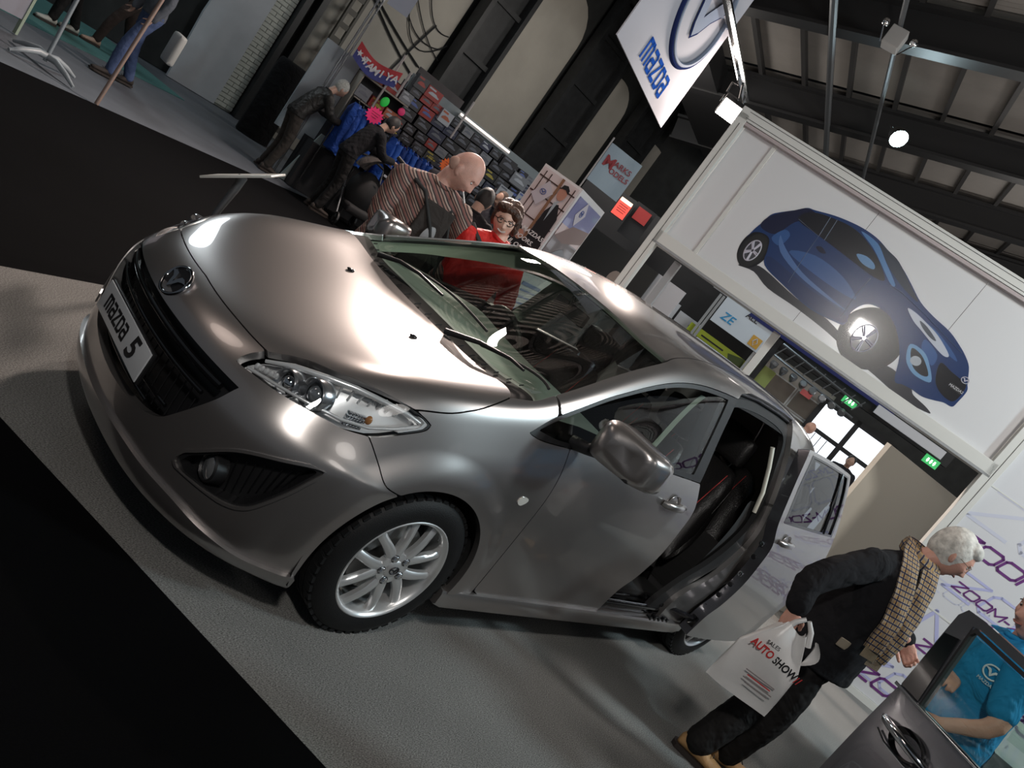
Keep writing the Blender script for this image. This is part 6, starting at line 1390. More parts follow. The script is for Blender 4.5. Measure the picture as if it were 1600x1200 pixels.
# ---------------------------------------------------------------- background visitors
def visitor(label, x, y, az, h=1.7, lean=.0, top=None, hairm=None, skin=SK3, legm=BLKTROU, arms='down', stride=.0, shoem=SOLE, head=True, hairx=None, vox=.012, topr=1.05, look=None):
    f_ = dirv(az); l = Vector((0, 0, 1)).cross(f_); k = h/1.72; P = Vector((x, y, 0))
    def p(a, c, z): return tuple(P+f_*a*k+l*c*k+Vector((0, 0, z*k)))
    J = dict(pel=p(0, 0, .93), neck=p(lean, 0, 1.44-lean*.3), head=p(lean*1.35+.05, 0, 1.59-lean*.35), shl=p(lean*.9, .18, 1.37-lean*.28), shr=p(lean*.9, -.18, 1.37-lean*.28))
    if arms == 'down': J.update(ell=p(lean*.7, .24, 1.10-lean*.2), wrl=p(lean*.9+.06, .23, .86), elr=p(lean*.7, -.24, 1.10-lean*.2), wrr=p(lean*.9+.06, -.23, .86))
    elif arms == 'fwd': J.update(ell=p(lean+.12, .22, 1.12), wrl=p(lean+.36, .12, 1.10), elr=p(lean+.12, -.22, 1.12), wrr=p(lean+.36, -.10, 1.12))
    for sd, q_ in (('l', 1), ('r', -1)): J['hp'+sd] = p(0, .09*q_, .89); J['kn'+sd] = p(.06+stride*.55*q_, .09*q_, .48); a = p(stride*q_, .09*q_, .09); J['an'+sd] = (a[0], a[1], .10)
    return person(label, J, look or (f_+Vector((0, 0, -.35-lean))), skin, hair=(hairm, .001) if hairm else None, top=('jacket', top) if top else None, legs=('trousers', legm), shoes=(shoem, SOLE, (f_, f_)), voxel=vox, s=1.0*k, headup=None, topr=topr, head=head, fold=.003)
GRYH2 = mat('silver_hair', (.34, .35, .33), .8, noise=.3, nscale=50); DKH = mat('black_hair', (.012, .010, .010), .6)
visitor('grey haired man in a dark leather jacket bending over the stall', 3.55, 8.22, -5, 1.74, .22, fold_mat('dark_leather', (.018, .017, .016), .5, 8, .6), GRYH2, arms='fwd', legm=fold_mat('brown_trousers', (.035, .03, .026), .9, 6, .5))
visitor('dark haired visitor in a black sweater reaching over the blue jackets', 3.98, 7.30, -5, 1.74, .20, BLKCLOTH, DKH, arms='fwd')
visitor('dark haired visitor half hidden right of the large orange star', 4.75, 6.22, 60, 1.70, 0, fold_mat('dark_coat', (.015, .015, .02), .9, 6, .5), DKH, vox=.014)
visitor('pale faced visitor beside the small orange star', 5.35, 5.75, 200, 1.72, 0, fold_mat('dark_coat', (.015, .015, .02), .9, 6, .5), mat('brown_hair_dim', (.05, .03, .02), .7), vox=.014)
visitor('visitor in black seen from behind between the two men and the stall', 2.62, 2.95, 40, 1.66, .10, BLKCLOTH, DKH, vox=.010)
JEAN = fold_mat('blue_jeans', (.07, .10, .20), .85, 6, .6); TRAIN = mat('white_trainer', (.42, .42, .38), .6)
visitor('walker in black trousers and white trainers at the top left', 1.15, 10.10, 205, 1.75, 0, fold_mat('dark_coat', (.015, .015, .02), .9, 6, .5), DKH, stride=.24, shoem=TRAIN, vox=.014)
visitor('walker in blue jeans with a white bag at his side', 1.50, 8.48, 190, 1.78, .05, fold_mat('grey_coat', (.10, .11, .13), .9, 6, .5), DKH, stride=.16, legm=JEAN, vox=.012)
visitor('walker in brown trousers striding behind the man in jeans', 1.95, 10.6, 200, 1.72, .05, fold_mat('brown_coat', (.05, .035, .03), .9, 6, .5), DKH, stride=.34, legm=fold_mat('brown_dark_trousers', (.04, .028, .024), .9, 6, .5), shoem=mat('buff_shoe', (.35, .24, .18), .6), vox=.014)
q = MB(); q.box((1.84, 8.36, .72), (.10, .30, .40), None, .04); tag(q.build('shopping_bag', mat('bag_pale', (.42, .42, .40), .5), None, 60), 'pale shopping bag carried beside the blue jeans', 'bag')
# heads beyond the frame
for (s_, z_, sc, l) in ((-2.5, 1.62, 1, 'small visitor by the far left poster beyond the frame'), (1.72, 1.6, 1, 'balding visitor in front of the bright glass doors'), (2.62, 1.55, 1, 'dark haired visitor right in the glass doorway'), (.72, 1.5, 1, 'visitor at the cabin windows, left one'), (1.15, 1.42, 1, 'visitor at the cabin windows, right one')):
    p = R2 @ Vector((s_, 0, .25)); visitor(l, p.x, p.y, 200 if s_ != 1.72 else -30, z_/1.59*1.70+.0, 0, fold_mat('blue_dim', (.05, .08, .16), .9, 6, .5) if s_ == 1.72 else fold_mat('dark_coat', (.015, .015, .02), .9, 6, .5), None if s_ == 1.72 else DKH, skin=skin_mat('skin_warm', (.55, .30, .22)) if s_ == 1.72 else SK3, vox=.016)
# ---------------------------------------------------------------- model stall at the far wall
SM = PFm((4.924, 8.472), -10)
sb = thing('stall_back_wall', 'low white back wall panels of the model stall', 'wall')
STW = mat('stall_white', (.33, .37, .40), .6)
part('wall_board', [((-1.0, 1.28, -.12), (.60, 1.42, .03))], STW, sb, SM); part('wall_board', [((-.33, 1.0, -.22), (.70, 2.2, .03))], mat('stall_dark', (.03, .03, .035), .8), sb, SM)
part('wall_board', [((2.0, 1.1, -.22), (4.0, 2.2, .03))], mat('stall_dark', (.03, .03, .035), .8), sb, SM); part('wall_board', [((2.0, 2.22, -.16), (3.9, .26, .05))], mat('stall_grey', (.22, .25, .26), .6), sb, SM)
part('wall_board', [((.55, 2.34, -.2), (.9, .30, .05))], mat('stall_brown', (.07, .06, .06), .7), sb, SM)
t = thing('strip_light', 'long bright strip light along the top of the stall', 'lamp'); part('lamp_tube', [((1.54, 2.30, -.02), (1.10, .035, .04))], mat('strip_glow', (.8, .75, .7), .5, emit=(1, .86, .76), es=1.3), t, SM); part('lamp_bar', [((1.54, 2.27, -.05), (1.14, .05, .05))], GREYP, t, SM)
for s_, z0, z1, l in ((-.37, .5, 2.45, 'thin white post in front of the stall jackets'), (.93, 1.9, 2.55, 'short white post on top of the stall rack'), (-.16, 1.9, 2.30, 'thin pale rod behind the letter banner')):
    q = MB(); q.tube([SM @ Vector((s_, z0, .25)), SM @ Vector((s_, z1, .25))], .018, 6); tag(q.build('stall_post', mat('post_pale', (.42, .38, .37), .5)), l, 'post')
for s_, l in ((-1.08, 'left of two tall steel poles at the stall corner'), (-1.02, 'right of two tall steel poles at the stall corner')):
    q = MB(); q.tube([SM @ Vector((s_, 0, .1)), SM @ Vector((s_+.03, 4.2, .1))], .016, 6); tag(q.build('stall_pole', GREYM), l, 'pole')
# red and blue lettered banner
bn = thing('letter_banner', 'red and blue banner with white capital letters over the stall', 'banner')
def bann(s, t):
    x = -1.02+.74*s; sag = .10*math.sin(PI*s)*(1-s*.3); return tuple(SM @ Vector((x, 2.22-sag*1.1-.24*t, .30+.02*math.sin(9*s))))
q = MB(); q.sheet(lambda s, t: bann(s, t*.5), 16, 3); q.build('banner_red', mat('banner_red', (.42, .02, .03), .6), bn)
q = MB(); q.sheet(lambda s, t: bann(s, .5+t*.5), 16, 3); q.build('banner_blue', mat('banner_blue', (.03, .04, .22), .6), bn)
for k, ch in enumerate('TAMIYA'):
    s = .25+.132*k; p = Vector(bann(s, .5)); text(ch, .15, Matrix.Translation(p) @ SM.to_3x3().to_4x4() @ Matrix.Translation((0, 0, .012)) @ Matrix.Rotation(-.12 if k < 3 else .12, 4, 'Z'), mat('banner_white', (.65, .65, .68), .6), 'banner_letter', bn, .004, shear=.15, offset=.004)
for s in (.08, .20):
    p = Vector(bann(s, .5)); q = MB(); q.prism([(.05*math.cos(a)*(1 if i % 2 else .45), .05*math.sin(a)*(1 if i % 2 else .45)) for i, a in enumerate(np.linspace(0, 2*PI, 10, endpoint=False))], 0, .004, Matrix.Translation(p) @ SM.to_3x3().to_4x4() @ Matrix.Translation((0, 0, .012))); q.build('banner_star', mat('banner_white', (.65, .65, .68), .6), bn)
# shelf and its boxed kits
q = MB(); q.box((-.28, 1.885, .02), (.82, .025, .28), SM); q.box((-.28, 1.55, .02), (.82, .02, .26), SM); q.box((-.68, 1.5, .02), (.02, .8, .26), SM); tag(q.build('stall_shelf', mat('shelf_pale', (.36, .33, .28), .6)), 'pale wooden stall shelf carrying red kit boxes', 'shelf')
rn = random.Random(3)
BOXM = [mat('kit_black', (.015, .015, .02), .35), mat('kit_navy', (.02, .025, .06), .35), mat('kit_charcoal', (.04, .04, .045), .35), mat('kit_red', (.30, .025, .02), .4), mat('kit_orange', (.42, .10, .04), .4), mat('kit_grey', (.18, .19, .21), .4)]
LABM = [mat('kit_label_white', (.40, .42, .46), .35), mat('kit_label_silver', (.16, .17, .20), .2), mat('kit_label_yellow', (.42, .34, .05), .4), mat('kit_label_blue', (.08, .12, .34), .4), mat('kit_label_red', (.34, .05, .04), .4)]
pr_ = {}
def kit(s, z, zo, w_, h, m, lm, label, grp, tilt=0, lw=.6, lh=.35):
    key = (w_, h)
    if key not in pr_:
        q = MB(); q.box((0, 0, 0), (w_, h, .12)); a = q.mesh('box_body', BOXM[0]); q = MB(); q.prism([(-w_*.35, -h*.16), (-w_*.30, .0), (-w_*.15, h*.12), (w_*.12, h*.12), (w_*.26, 0), (w_*.36, -h*.03), (w_*.36, -h*.16)], .06, .066); q.box((-w_*.2, h*.34, .062), (w_*.45, h*.14, .004)); c_ = q.mesh('box_print', LABM[0]); pr_[key] = (a, c_)
    a, c_ = pr_[key]; t = thing('model_box', label, 'box', (0, 0, 0), 0, grp); t.matrix_world = SM @ Matrix.Translation((s, z, zo)) @ Matrix.Rotation(tilt, 4, 'Z')
    o = new_obj('box_body', a.copy(), t); o.data.materials[0] = m; o = new_obj('box_print', c_.copy(), t); o.data.materials[0] = lm; return t
G1 = 'dark boxed models filling the stall rack'
cols = [(.24, .15), (.20, .13), (.28, .16)]
OR = ['first', 'second', 'third', 'fourth', 'fifth', 'sixth', 'seventh', 'eighth', 'ninth', 'tenth', 'eleventh', 'twelfth', 'thirteenth', 'fourteenth', 'fifteenth', 'sixteenth', 'seventeenth', 'eighteenth']
z = .42; row = 0
while z < 2.16:
    w_, h = cols[row % 3]; s = .02+.05*(row % 2) if z < 1.45 or z > 1.9 else .05
    while s < 3.3:
        k = rn.random(); top_ = z > 1.9
        m = BOXM[0] if k < .45 else BOXM[1] if k < .65 else BOXM[2] if k < .85 else (BOXM[3] if (s < 1.0) else BOXM[5]) if k < .95 else BOXM[5]
        if s < .75 and z > 1.7 and rn.random() < .35: m = BOXM[3]
        if s < 2.9 or z > 1.0:
            cn = ['black', 'navy', 'charcoal', 'red', 'orange', 'grey'][BOXM.index(m)]; kit(s+w_/2, z+h/2, .05+rn.uniform(0, .05), w_*rn.choice((1, 1, .9)), h, m, rn.choice(LABM if rn.random() < .3 else LABM[1:2]), '%s kit box in %s stall row from the bottom, %s from the left' % (cn, OR[row], OR[int(s/w_)]), G1, rn.uniform(-.03, .03))
        s += w_+.012
    z += h+.018; row += 1
for k, (s, z, w_, h, m, lm, l) in enumerate(((-.52, 1.99, .26, .18, BOXM[4], LABM[0], 'orange kit box at the left end of the stall shelf'), (-.24, 1.985, .24, .17, BOXM[3], LABM[0], 'red kit box in the middle of the stall shelf'), (.02, 1.98, .2, .16, BOXM[5], LABM[0], 'grey kit box at the right end of the stall shelf'),
        (-.56, 1.66, .22, .18, BOXM[5], LABM[1], 'grey box under the stall shelf, left'), (-.30, 1.64, .24, .16, BOXM[3], LABM[2], 'red box with yellow print under the stall shelf'), (-.05, 1.63, .2, .15, BOXM[4], LABM[0], 'orange box under the stall shelf, right'),
        (.35, 2.26, .28, .17, BOXM[3], LABM[0], 'red kit box on top of the rack, left one'), (.10, 2.28, .2, .2, BOXM[2], LABM[4], 'dark kit box on top of the rack by the banner'), (.72, 2.10, .22, .2, LABM[0], BOXM[4], 'white box with orange print high on the rack'), (2.45, 2.02, .34, .20, BOXM[5], LABM[0], 'large grey box at the right of the rack'), (2.75, 1.80, .34, .2, LABM[0], LABM[3], 'white box with a blue picture at the right of the rack'), (2.35, 1.72, .3, .18, LABM[0], LABM[1], 'white box with a silver picture by the poster stand'), (2.1, 2.12, .30, .2, BOXM[0], LABM[1], 'black box below the strip light'))):
    kit(s, z, .12, w_, h, m, lm, l, None)
# hanging jackets in blue
JB = [fold_mat('jacket_blue_%d' % k, c, .5, 12, .6) for k, c in enumerate(((.02, .07, .34), (.03, .11, .48), (.015, .045, .22)))]
def jacket(s, ztop, zo, L, m, label, grp):
    t = thing('hanging_jacket', label, 'jacket', (0, 0, 0), 0, grp); b_ = MB(); sd = rn.random()*6
    def f(u, v): # closed folded tube
        a = 2*PI*u; zz = ztop-L*v; w_ = .045+.05*min(1, v*5)+.012*math.sin(3*a+5*v+sd); d_ = .19*min(1, .35+v*4)+.03*v+.014*math.sin(5*a+sd+4*v)
        return tuple(SM @ Vector((s+w_*math.cos(a)+.03*v*math.sin(sd), zz+.012*math.sin(4*a+sd)*v, zo+d_*math.sin(a))))
    b_.sheet(f, 28, 14); b_.build('jacket_body', m, t, 80)
    b_ = MB(); b_.tube([SM @ Vector((s+.03, ztop-.05, zo+.17)), SM @ Vector((s+.05, ztop-.3, zo+.21)), SM @ Vector((s+.045, ztop-.52, zo+.22))], [.05, .045, .04], 10); b_.build('sleeve', m, t, 80)
    b_ = MB(); b_.tube([SM @ Vector((s, ztop-.02, zo-.1)), SM @ Vector((s, ztop+.03, zo)), SM @ Vector((s, ztop-.02, zo+.1))], .008, 5); b_.tube([SM @ Vector((s, ztop+.03, zo)), SM @ Vector((s, ztop+.08, zo))], .005, 5); b_.build('hanger', STEEL, t)
for k in range(5): jacket(-.68+.09*k, 1.50-.02*(k % 2), .55, .74, JB[k % 3], OR[k]+' blue jacket from the left on the left stall rail', 'blue jackets on the left rail')
for k in range(8): jacket(.08+.095*k, 1.42-.015*(k % 3), .55, .76, JB[(k+1) % 3], OR[k]+' blue jacket from the left on the right stall rail', 'blue jackets on the right rail')
for s0, s1, z, l in ((-.80, -.22, 1.57, 'black rail holding the left blue jackets'), (-.02, .95, 1.49, 'black rail holding the right blue jackets')):
    q = MB(); q.tube([SM @ Vector((s0, 0, .55)), SM @ Vector((s0, z, .55)), SM @ Vector((s1, z, .55)), SM @ Vector((s1, 0, .55))], .014, 6); tag(q.build('clothes_rail', STEEL), l, 'rail')
def star(s, z, zo, R, col, label, n=14, nm='price_star'):
    q = MB(); q.prism([(R*1.15*(1 if i % 2 else .74)*math.cos(a), R*(1 if i % 2 else .74)*math.sin(a)) for i, a in enumerate(np.linspace(0, 2*PI, n*2, endpoint=False))], 0, .006, SM @ Matrix.Translation((s, z, zo))); o = tag(q.build(nm, mat('neon_%d' % len(MATS), col, .5)), label, 'sign')
    for j in range(3): part('price_writing', [((s, z+.04-.035*j, zo+.008), (R*(1.1-.2*j), .007, .002))], mat('ink_red', (.25, .02, .02), .6), o, SM)
    return o
star(-.50, 1.50, .82, .125, (.95, .03, .20), 'pink star-shaped price card on the left jackets'); star(.84, 1.53, .86, .12, (1.0, .17, .02), 'large orange star price card on the right jackets'); star(1.15, 1.72, .6, .06, (1.0, .22, .02), 'small orange star price card beside two heads')
q = MB(); q.ell((0, 0, 0), (.065, .08, .02), 20, 10, SM @ Matrix.Translation((-.28, 1.74, .32)) @ Matrix.Rotation(-.3, 4, 'Z')); tag(q.build('price_disc', mat('neon_green', (.03, .85, .10), .5), None, 60), 'bright green oval price disc below the shelf', 'sign')
q = MB(); q.ell((0, 0, 0), (.06, .06, .02), 20, 10, SM @ Matrix.Translation((.02, 1.77, .30))); tag(q.build('price_disc', mat('neon_pink', (.9, .04, .2), .5), None, 60), 'pink round price disc right of the shelf', 'sign')
# table skirt and dark stock under the stall
q = MB(); q.box((1.2, .35, .25), (4.2, .70, .5), SM); tag(q.build('stall_table', mat('table_cloth_black', (.012, .012, .014), .9)), 'black draped stall table along the bottom of the rack', 'table')
q = MB(); q.prism([(-1.0, 0), (-.86, 0), (-.62, .85), (-.80, .85)], .3, .34, SM); tag(q.build('leaning_card', mat('card_pale', (.30, .36, .36), .6)), 'pale board leaning under the stall beside the grey haired man', 'board')
# pushchair
pc = thing('pushchair', 'dark pushchair with a grey hood in front of the blue jackets', 'pushchair'); PM_ = SM @ Matrix.Translation((-.22, 0, 1.25))
q = MB()
for i in range(9):
    a = PI*i/8
q.sheet(lambda u, v: (.30*math.cos(PI*(.05+.9*u))*(.75+.25*math.sin(PI*v)), .80+.26*math.sin(PI*(.05+.9*u)), -.20+.42*v), 14, 8, PM_); q.build('hood', fold_mat('hood_grey', (.085, .078, .075), .8, 10, .5), pc, 60)
q = MB(); q.ell((0, .55, 0), (.24, .30, .22), 18, 12, PM_); q.box((0, .30, .08), (.40, .12, .50), PM_, .04); q.build('seat', mat('pram_black', (.012, .012, .013), .8), pc, 60)
for x_ in (-.26, .26):
    q = MB(); q.tube([PM_ @ Vector((x_, .10, .30)), PM_ @ Vector((x_, .45, .0)), PM_ @ Vector((x_, .95, -.38))], .013, 6); q.tube([PM_ @ Vector((x_, .10, -.30)), PM_ @ Vector((x_, .50, .0))], .013, 6); q.build('frame_tube', GREYM, pc)
    for z_ in (-.30, .32):
        q = MB(); q.tube([PM_ @ Vector((x_+.0, .09+.08*math.sin(t_), z_+.08*math.cos(t_))) for t_ in np.linspace(0, 2*PI, 17)], .018, 6, False); q.lathe([(.05, -.01), (.05, .01), (.001, .012)], 12, PM_ @ Matrix.Translation((x_, .09, z_)) @ Matrix.Rotation(PI/2, 4, 'Y')); q.build('wheel', RUBBER, pc, 60)
q = MB(); q.tube([PM_ @ Vector((-.26, .95, -.38)), PM_ @ Vector((0, 1.0, -.42)), PM_ @ Vector((.26, .95, -.38))], .017, 8); q.build('handle', RUBBER, pc)
q = MB(); q.box((.05, .93, .23), (.05, .03, .01), PM_); q.build('hood_tag', LABM[0], pc)
# tall black covered thing and clutter to the left of the stall
q = MB(); q.sheet(lambda u, v: (4.42+.30*(1.0-.25*v**6)*math.cos(2*PI*u)+.02*math.sin(14*PI*u)*(1-v), 10.72+.20*(1-.3*v**6)*math.sin(2*PI*u), (1.40*math.sin(v*PI/2)**.8)), 30, 16); tag(q.build('draped_stand', fold_mat('drape_black', (.006, .006, .007), .9, 8, .6), None, 70), 'tall shape under a black cover in front of the far wall', 'stand')
# ---------------------------------------------------------------- hanging flags and lit signs
fm = PFm((7.48, 6.83), -50)
t = thing('shop_flag', 'pale blue hanging flag lettered MARKS MODELS in red', 'flag')
q = MB(); q.sheet(lambda u, v: tuple(fm @ Vector((.02+.60*u, 3.34-.68*v-.02*u, .012*math.sin(7*u)))), 12, 6); q.build('flag_cloth', mat('flag_cloth', (.36, .46, .54), .7), t)
q = MB(); q.tube([fm @ Vector((0, 2.45, 0)), fm @ Vector((0, 3.42, 0))], .014, 6); q.build('flag_pole', mat('post_pale', (.42, .38, .37), .5), t)
RI = mat('flag_red', (.33, .04, .05), .6)
text('M', .25, fm @ Matrix.Translation((.165, 3.06, .02)), RI, 'flag_letters', t, .003, offset=.006); text('ARKS', .125, fm @ Matrix.Translation((.40, 3.10, .02)), RI, 'flag_letters', t, .003, offset=.001, space=1.05); text('ODELS', .118, fm @ Matrix.Translation((.41, 2.97, .02)), RI, 'flag_letters', t, .003, offset=.001)
fm2 = PFm((10.12, 8.34), -50)
t = thing('red_lit_sign', 'small glowing red box sign below the lettered flag', 'sign')
part('sign_box', [((.15, 2.86, -.04), (.32, .42, .08))], STEEL, t, fm2); part('sign_face', [((.15, 2.82, .005), (.28, .32, .01))], mat('red_glow', (.6, .08, .06), .5, emit=(1, .10, .07), es=.6), t, fm2); part('sign_tube', [((.15, 2.99, .008), (.26, .07, .012))], mat('red_glow_hot', (1, .8, .6), .5, emit=(1, .62, .45), es=1.6), t, fm2)
for j in range(4): part('sign_writing', [((.15, 2.90-.045*j, .012), (.20-.03*(j % 2), .012, .002))], mat('ink_red', (.25, .02, .02), .6), t, fm2)
t = thing('red_lit_sign', 'dim red backlit panel right of the small glowing sign', 'sign'); part('sign_face', [((.55, 2.95, -.1), (.30, .26, .03))], mat('red_dim', (.2, .02, .02), .6, emit=(.8, .05, .04), es=.16), t, fm2); part('sign_back', [((.55, 2.80, -.16), (.45, .7, .04))], DKB, t, fm2)
# white hanging flag, top, above the stall
fm3 = PFm((4.23, 9.0), -50); q = MB(); q.sheet(lambda u, v: tuple(fm3 @ Vector((.0+.36*u, 3.7-.80*v, .0))), 6, 6)
o = tag(q.build('small_flag', mat('flag_pale', (.46, .48, .56), .7)), 'small pale flag hanging at the top edge above the lettered banner', 'flag')
# hanging square banner with the winged ring and the word beneath
lm_ = PFm((2.574, 2.6716), 23.3)
t = thing('hanging_banner', 'white hanging banner with a chrome ring emblem and blue lettering', 'banner')
part('banner_sheet', [((1.12, 4.42, -.006), (2.243, 2.44, .012))], mat('banner_sheet', (.40, .41, .46), .8, spec=.1), t, lm_)
part('banner_bar', [((1.12, 5.65, -.006), (2.3, .03, .03))], GREYM, t, lm_)
ME = lm_ @ Matrix.Translation((1.32, 4.14, .004))
q = MB(); q.tube([ME @ Vector((.67*math.cos(a), .53*math.sin(a), 0)) for a in np.linspace(0, 2*PI, 65)], .030, 6, False); q.build('emblem_ring_edge', mat('navy_print', (.02, .03, .10), .9, spec=0), t, 60)
q = MB(); q.tube([ME @ Vector((.64*math.cos(a), .505*math.sin(a), .016)) for a in np.linspace(0, 2*PI, 65)], .024, 6, False); q.build('emblem_ring', mat('ring_print', (.22, .27, .36), .8, spec=.1), t, 60)
def wing(sc, z, m, nm):
    w_ = [(-1.0, .36), (-.62, .40), (-.34, .30), (-.10, .02), (0, -.12), (.10, .02), (.34, .30), (.62, .40), (1.0, .36), (.66, .22), (.40, -.02), (.20, -.30), (0, -.46), (-.20, -.30), (-.40, -.02), (-.66, .22)]
    q = MB(); q.prism([(x*.60*sc, y*.62*sc) for x, y in w_], z, z+.003, ME); q.build(nm, m, t)
wing(1.04, .006, mat('navy_print', (.02, .03, .10), .4), 'emblem_wing_edge'); wing(.93, .012, mat('ring_print', (.30, .36, .46), .3), 'emblem_wing')
wordmark('banner_word', lm_ @ Matrix.Translation((1.12, 3.40, .004)), mat('word_blue', (.02, .09, .42), .9, spec=0), .17, .98, t, .0)
# ---------------------------------------------------------------- poster stand beyond the car
KO = Vector((2.434, 1.834, 0)); kx = KO-BB*.37
t = thing('poster_stand', 'free-standing white poster column between the red jacket and the billboard', 'stand')
q = MB(); q.prism([tuple((KO).xy), tuple((KO+AA*.76).xy), tuple((KO+AA*.76-BB*.37).xy), tuple(kx.xy)], .0, 2.02); q.build('stand_body', mat('kiosk_white', (.62, .60, .60), .4), t)
KL = PFm(kx, -66); KR = PFm(KO, 24)
part('poster_left', [((.185, 1.15, .004), (.345, 1.70, .008))], mat('poster_cream', (.58, .50, .50), .4), t, KL)
for z in (1.93, 1.80, 1.62, 1.44): part('lattice_bar', [((.185, z, .010), (.34, .010, .004))], mat('lattice_brown', (.05, .025, .02), .5), t, KL)
for x in (.05, .10, .33): part('lattice_bar', [((x, 1.62, .010), (.007, .72, .004))], mat('lattice_brown', (.05, .025, .02), .5), t, KL)
part('poster_post', [((.205, 1.60, .012), (.022, .80, .004))], mat('post_tan', (.22, .11, .06), .5), t, KL)
q = MB(); q.prism([(.22, 1.30), (.22, 1.72), (.25, 1.80), (.29, 1.82), (.345, 1.72), (.355, 1.30)], .012, .014, KL); q.prism([(.02, .95), (.02, 1.45), (.12, 1.55), (.22, 1.45), (.36, 1.50), (.36, .95)], .0125, .0145, KL); q.build('printed_suit', INK, t)
q = MB(); q.lathe([(.045, .016), (.001, .016)], 20, KL @ Matrix.Translation((.262, 1.90, 0)) @ Matrix.Diagonal((.85, 1.25, 1, 1))); q.build('printed_face', mat('print_skin', (.42, .20, .14), .6), t); q = MB(); q.lathe([(.03, .017), (.001, .017)], 14, KL @ Matrix.Translation((.16, 1.47, 0)) @ Matrix.Diagonal((1.1, 1.4, 1, 1))); q.build('printed_hand', mat('print_skin', (.42, .20, .14), .6), t)
q = MB(); q.prism([(.225, 1.93), (.235, 1.965), (.27, 1.975), (.30, 1.95), (.30, 1.92), (.27, 1.94)], .017, .019, KL); q.build('printed_hair', INK, t)
q = MB(); q.prism([(.245, 1.82), (.275, 1.84), (.262, 1.66)], .0165, .0185, KL); q.build('printed_shirt', STW, t)
q = MB(); q.prism([(.04, 1.78), (.12, 1.93), (.20, 1.86), (.13, 1.72)], .0165, .0175, KL); q.build('poster_card', mat('kiosk_card', (.50, .46, .50), .4), t)
emblem(KL @ Matrix.Translation((.122, 1.835, .019)), .022, mat('word_blue2', (.05, .08, .25), .4), t, 'printed_emblem', .12)
for k, s in enumerate(('NEW MAZDA5.', '7 DOORS.', 'SOUL OF MAZDA.')[:3]): text(s if k != 1 else 'DOORS.', .050, KL @ Matrix.Translation((.19+.02*k, 1.62-.07*k-.09, .019)), mat('print_white', (.7, .68, .68), .5), 'poster_words', t, .001, shear=.25, offset=.001)
part('poster_right_sky', [((.38, 1.82, .004), (.68, .30, .008))], mat('print_sky', (.17, .17, .33), .3, coat=.3), t, KR)
part('poster_right_haze', [((.38, 1.68, .0045), (.68, .10, .008))], mat('print_haze', (.42, .28, .25), .3, coat=.3), t, KR)
part('poster_right_ground', [((.38, 1.48, .004), (.68, .34, .008))], mat('print_ground', (.16, .13, .13), .3, coat=.3, noise=.3, nscale=6), t, KR)
q = MB(); q.prism([(.04, 1.62), (.30, 1.76), (.72, 1.80), (.72, 1.68), (.3, 1.60)], .009, .010, KR); q.build('printed_hill', mat('print_hill', (.22, .15, .14), .4), t)
q = MB(); q.prism(cr([(.20, 1.42), (.30, 1.40), (.55, 1.41), (.60, 1.46), (.55, 1.52), (.40, 1.56), (.28, 1.52), (.21, 1.47)], 3, True).tolist(), .010, .011, KR); q.build('printed_car', mat('print_car_grey', (.22, .22, .24), .4), t)
q = MB(); q.prism([(.16, 1.84), (.27, 1.98), (.38, 1.88), (.27, 1.76)], .0105, .0115, KR); q.build('poster_card', mat('kiosk_card', (.50, .46, .50), .4), t); emblem(KR @ Matrix.Translation((.27, 1.875, .013)), .030, mat('word_blue2', (.05, .08, .25), .4), t, 'printed_emblem', .12)
text('ZOOM', .05, KR @ Matrix.Translation((.60, 1.345, .010)), mat('print_white', (.7, .68, .68), .5), 'poster_words', t, .001, shear=.3)
for j in range(16): part('small_print', [((.33-.0*j, 1.18-.055*j, .006), (.46-.10*((j*7) % 3), .016 if j else .03, .003))], mat('print_blue_grey', (.22, .26, .42), .5), t, KR)
part('poster_right_foot', [((.38, .20, .004), (.68, .36, .008))], mat('print_foot', (.25, .30, .45), .5), t, KR)
# brochure tray on a bent arm, left of the bonnet
t = thing('brochure_stand', 'slim white tilted display plate on a single post beyond the bonnet', 'stand', (.146, 1.87, 0))
PLm = frame((-.10, .09, 1.06), (.645, -.764, .0), (.45, .38, .8))
q = MB(); q.box((0, 0, 0), (.40, .30, .014), frame((0, 0, .845), (.597, -.551, .584), (.45, .88, -.11)), .004); q.build('display_plate', mat('plate_silver', (.62, .62, .58), .3, metal=.2), t, 40)
q = MB(); q.tube([(0, 0, .84), (.0, 0, .76), (-.03, -.02, .60), (-.03, -.02, .02)], [.028, .024, .02, .02], 10); q.lathe([(.16, .0), (.16, .012), (.03, .02), (.001, .02)], 28, T((-.03, 0, 0))); q.build('stand_post', GREYM, t, 60)
# two flag stands and a white board at the top left
for (p, tp, m, l, ft) in (((.33, 6.85), (.46, 7.6, 2.6), mat('pole_grey', (.17, .20, .22), .4), 'grey banner pole on a curved cross foot, top left', 1), ((.76, 6.36), (1.02, 6.9, 2.6), mat('pole_copper', (.22, .15, .12), .4), 'copper coloured pole standing at the edge of the black carpet', 0)):
    t = thing('banner_pole', l, 'pole', (p[0], p[1], 0)); q = MB(); q.tube([(0, 0, .05 if ft else 0), (tp[0]-p[0], tp[1]-p[1], tp[2])], .022, 8); q.build('pole_shaft', m, t, 60)
    if ft:
        for a in (24, 114, 204, 294):
            d = dirv(a+8); q = MB(); q.tube([tuple(d*x+Vector((0, 0, z))) for x, z in ((0, .10), (.12, .11), (.28, .07), (.42, .015))], [.035, .034, .028, .016], 8); q.build('foot_arm', mat('foot_white', (.26, .29, .31), .4), t, 60)
t = thing('sign_board', 'white board on a green edged leg at the very top left', 'board')
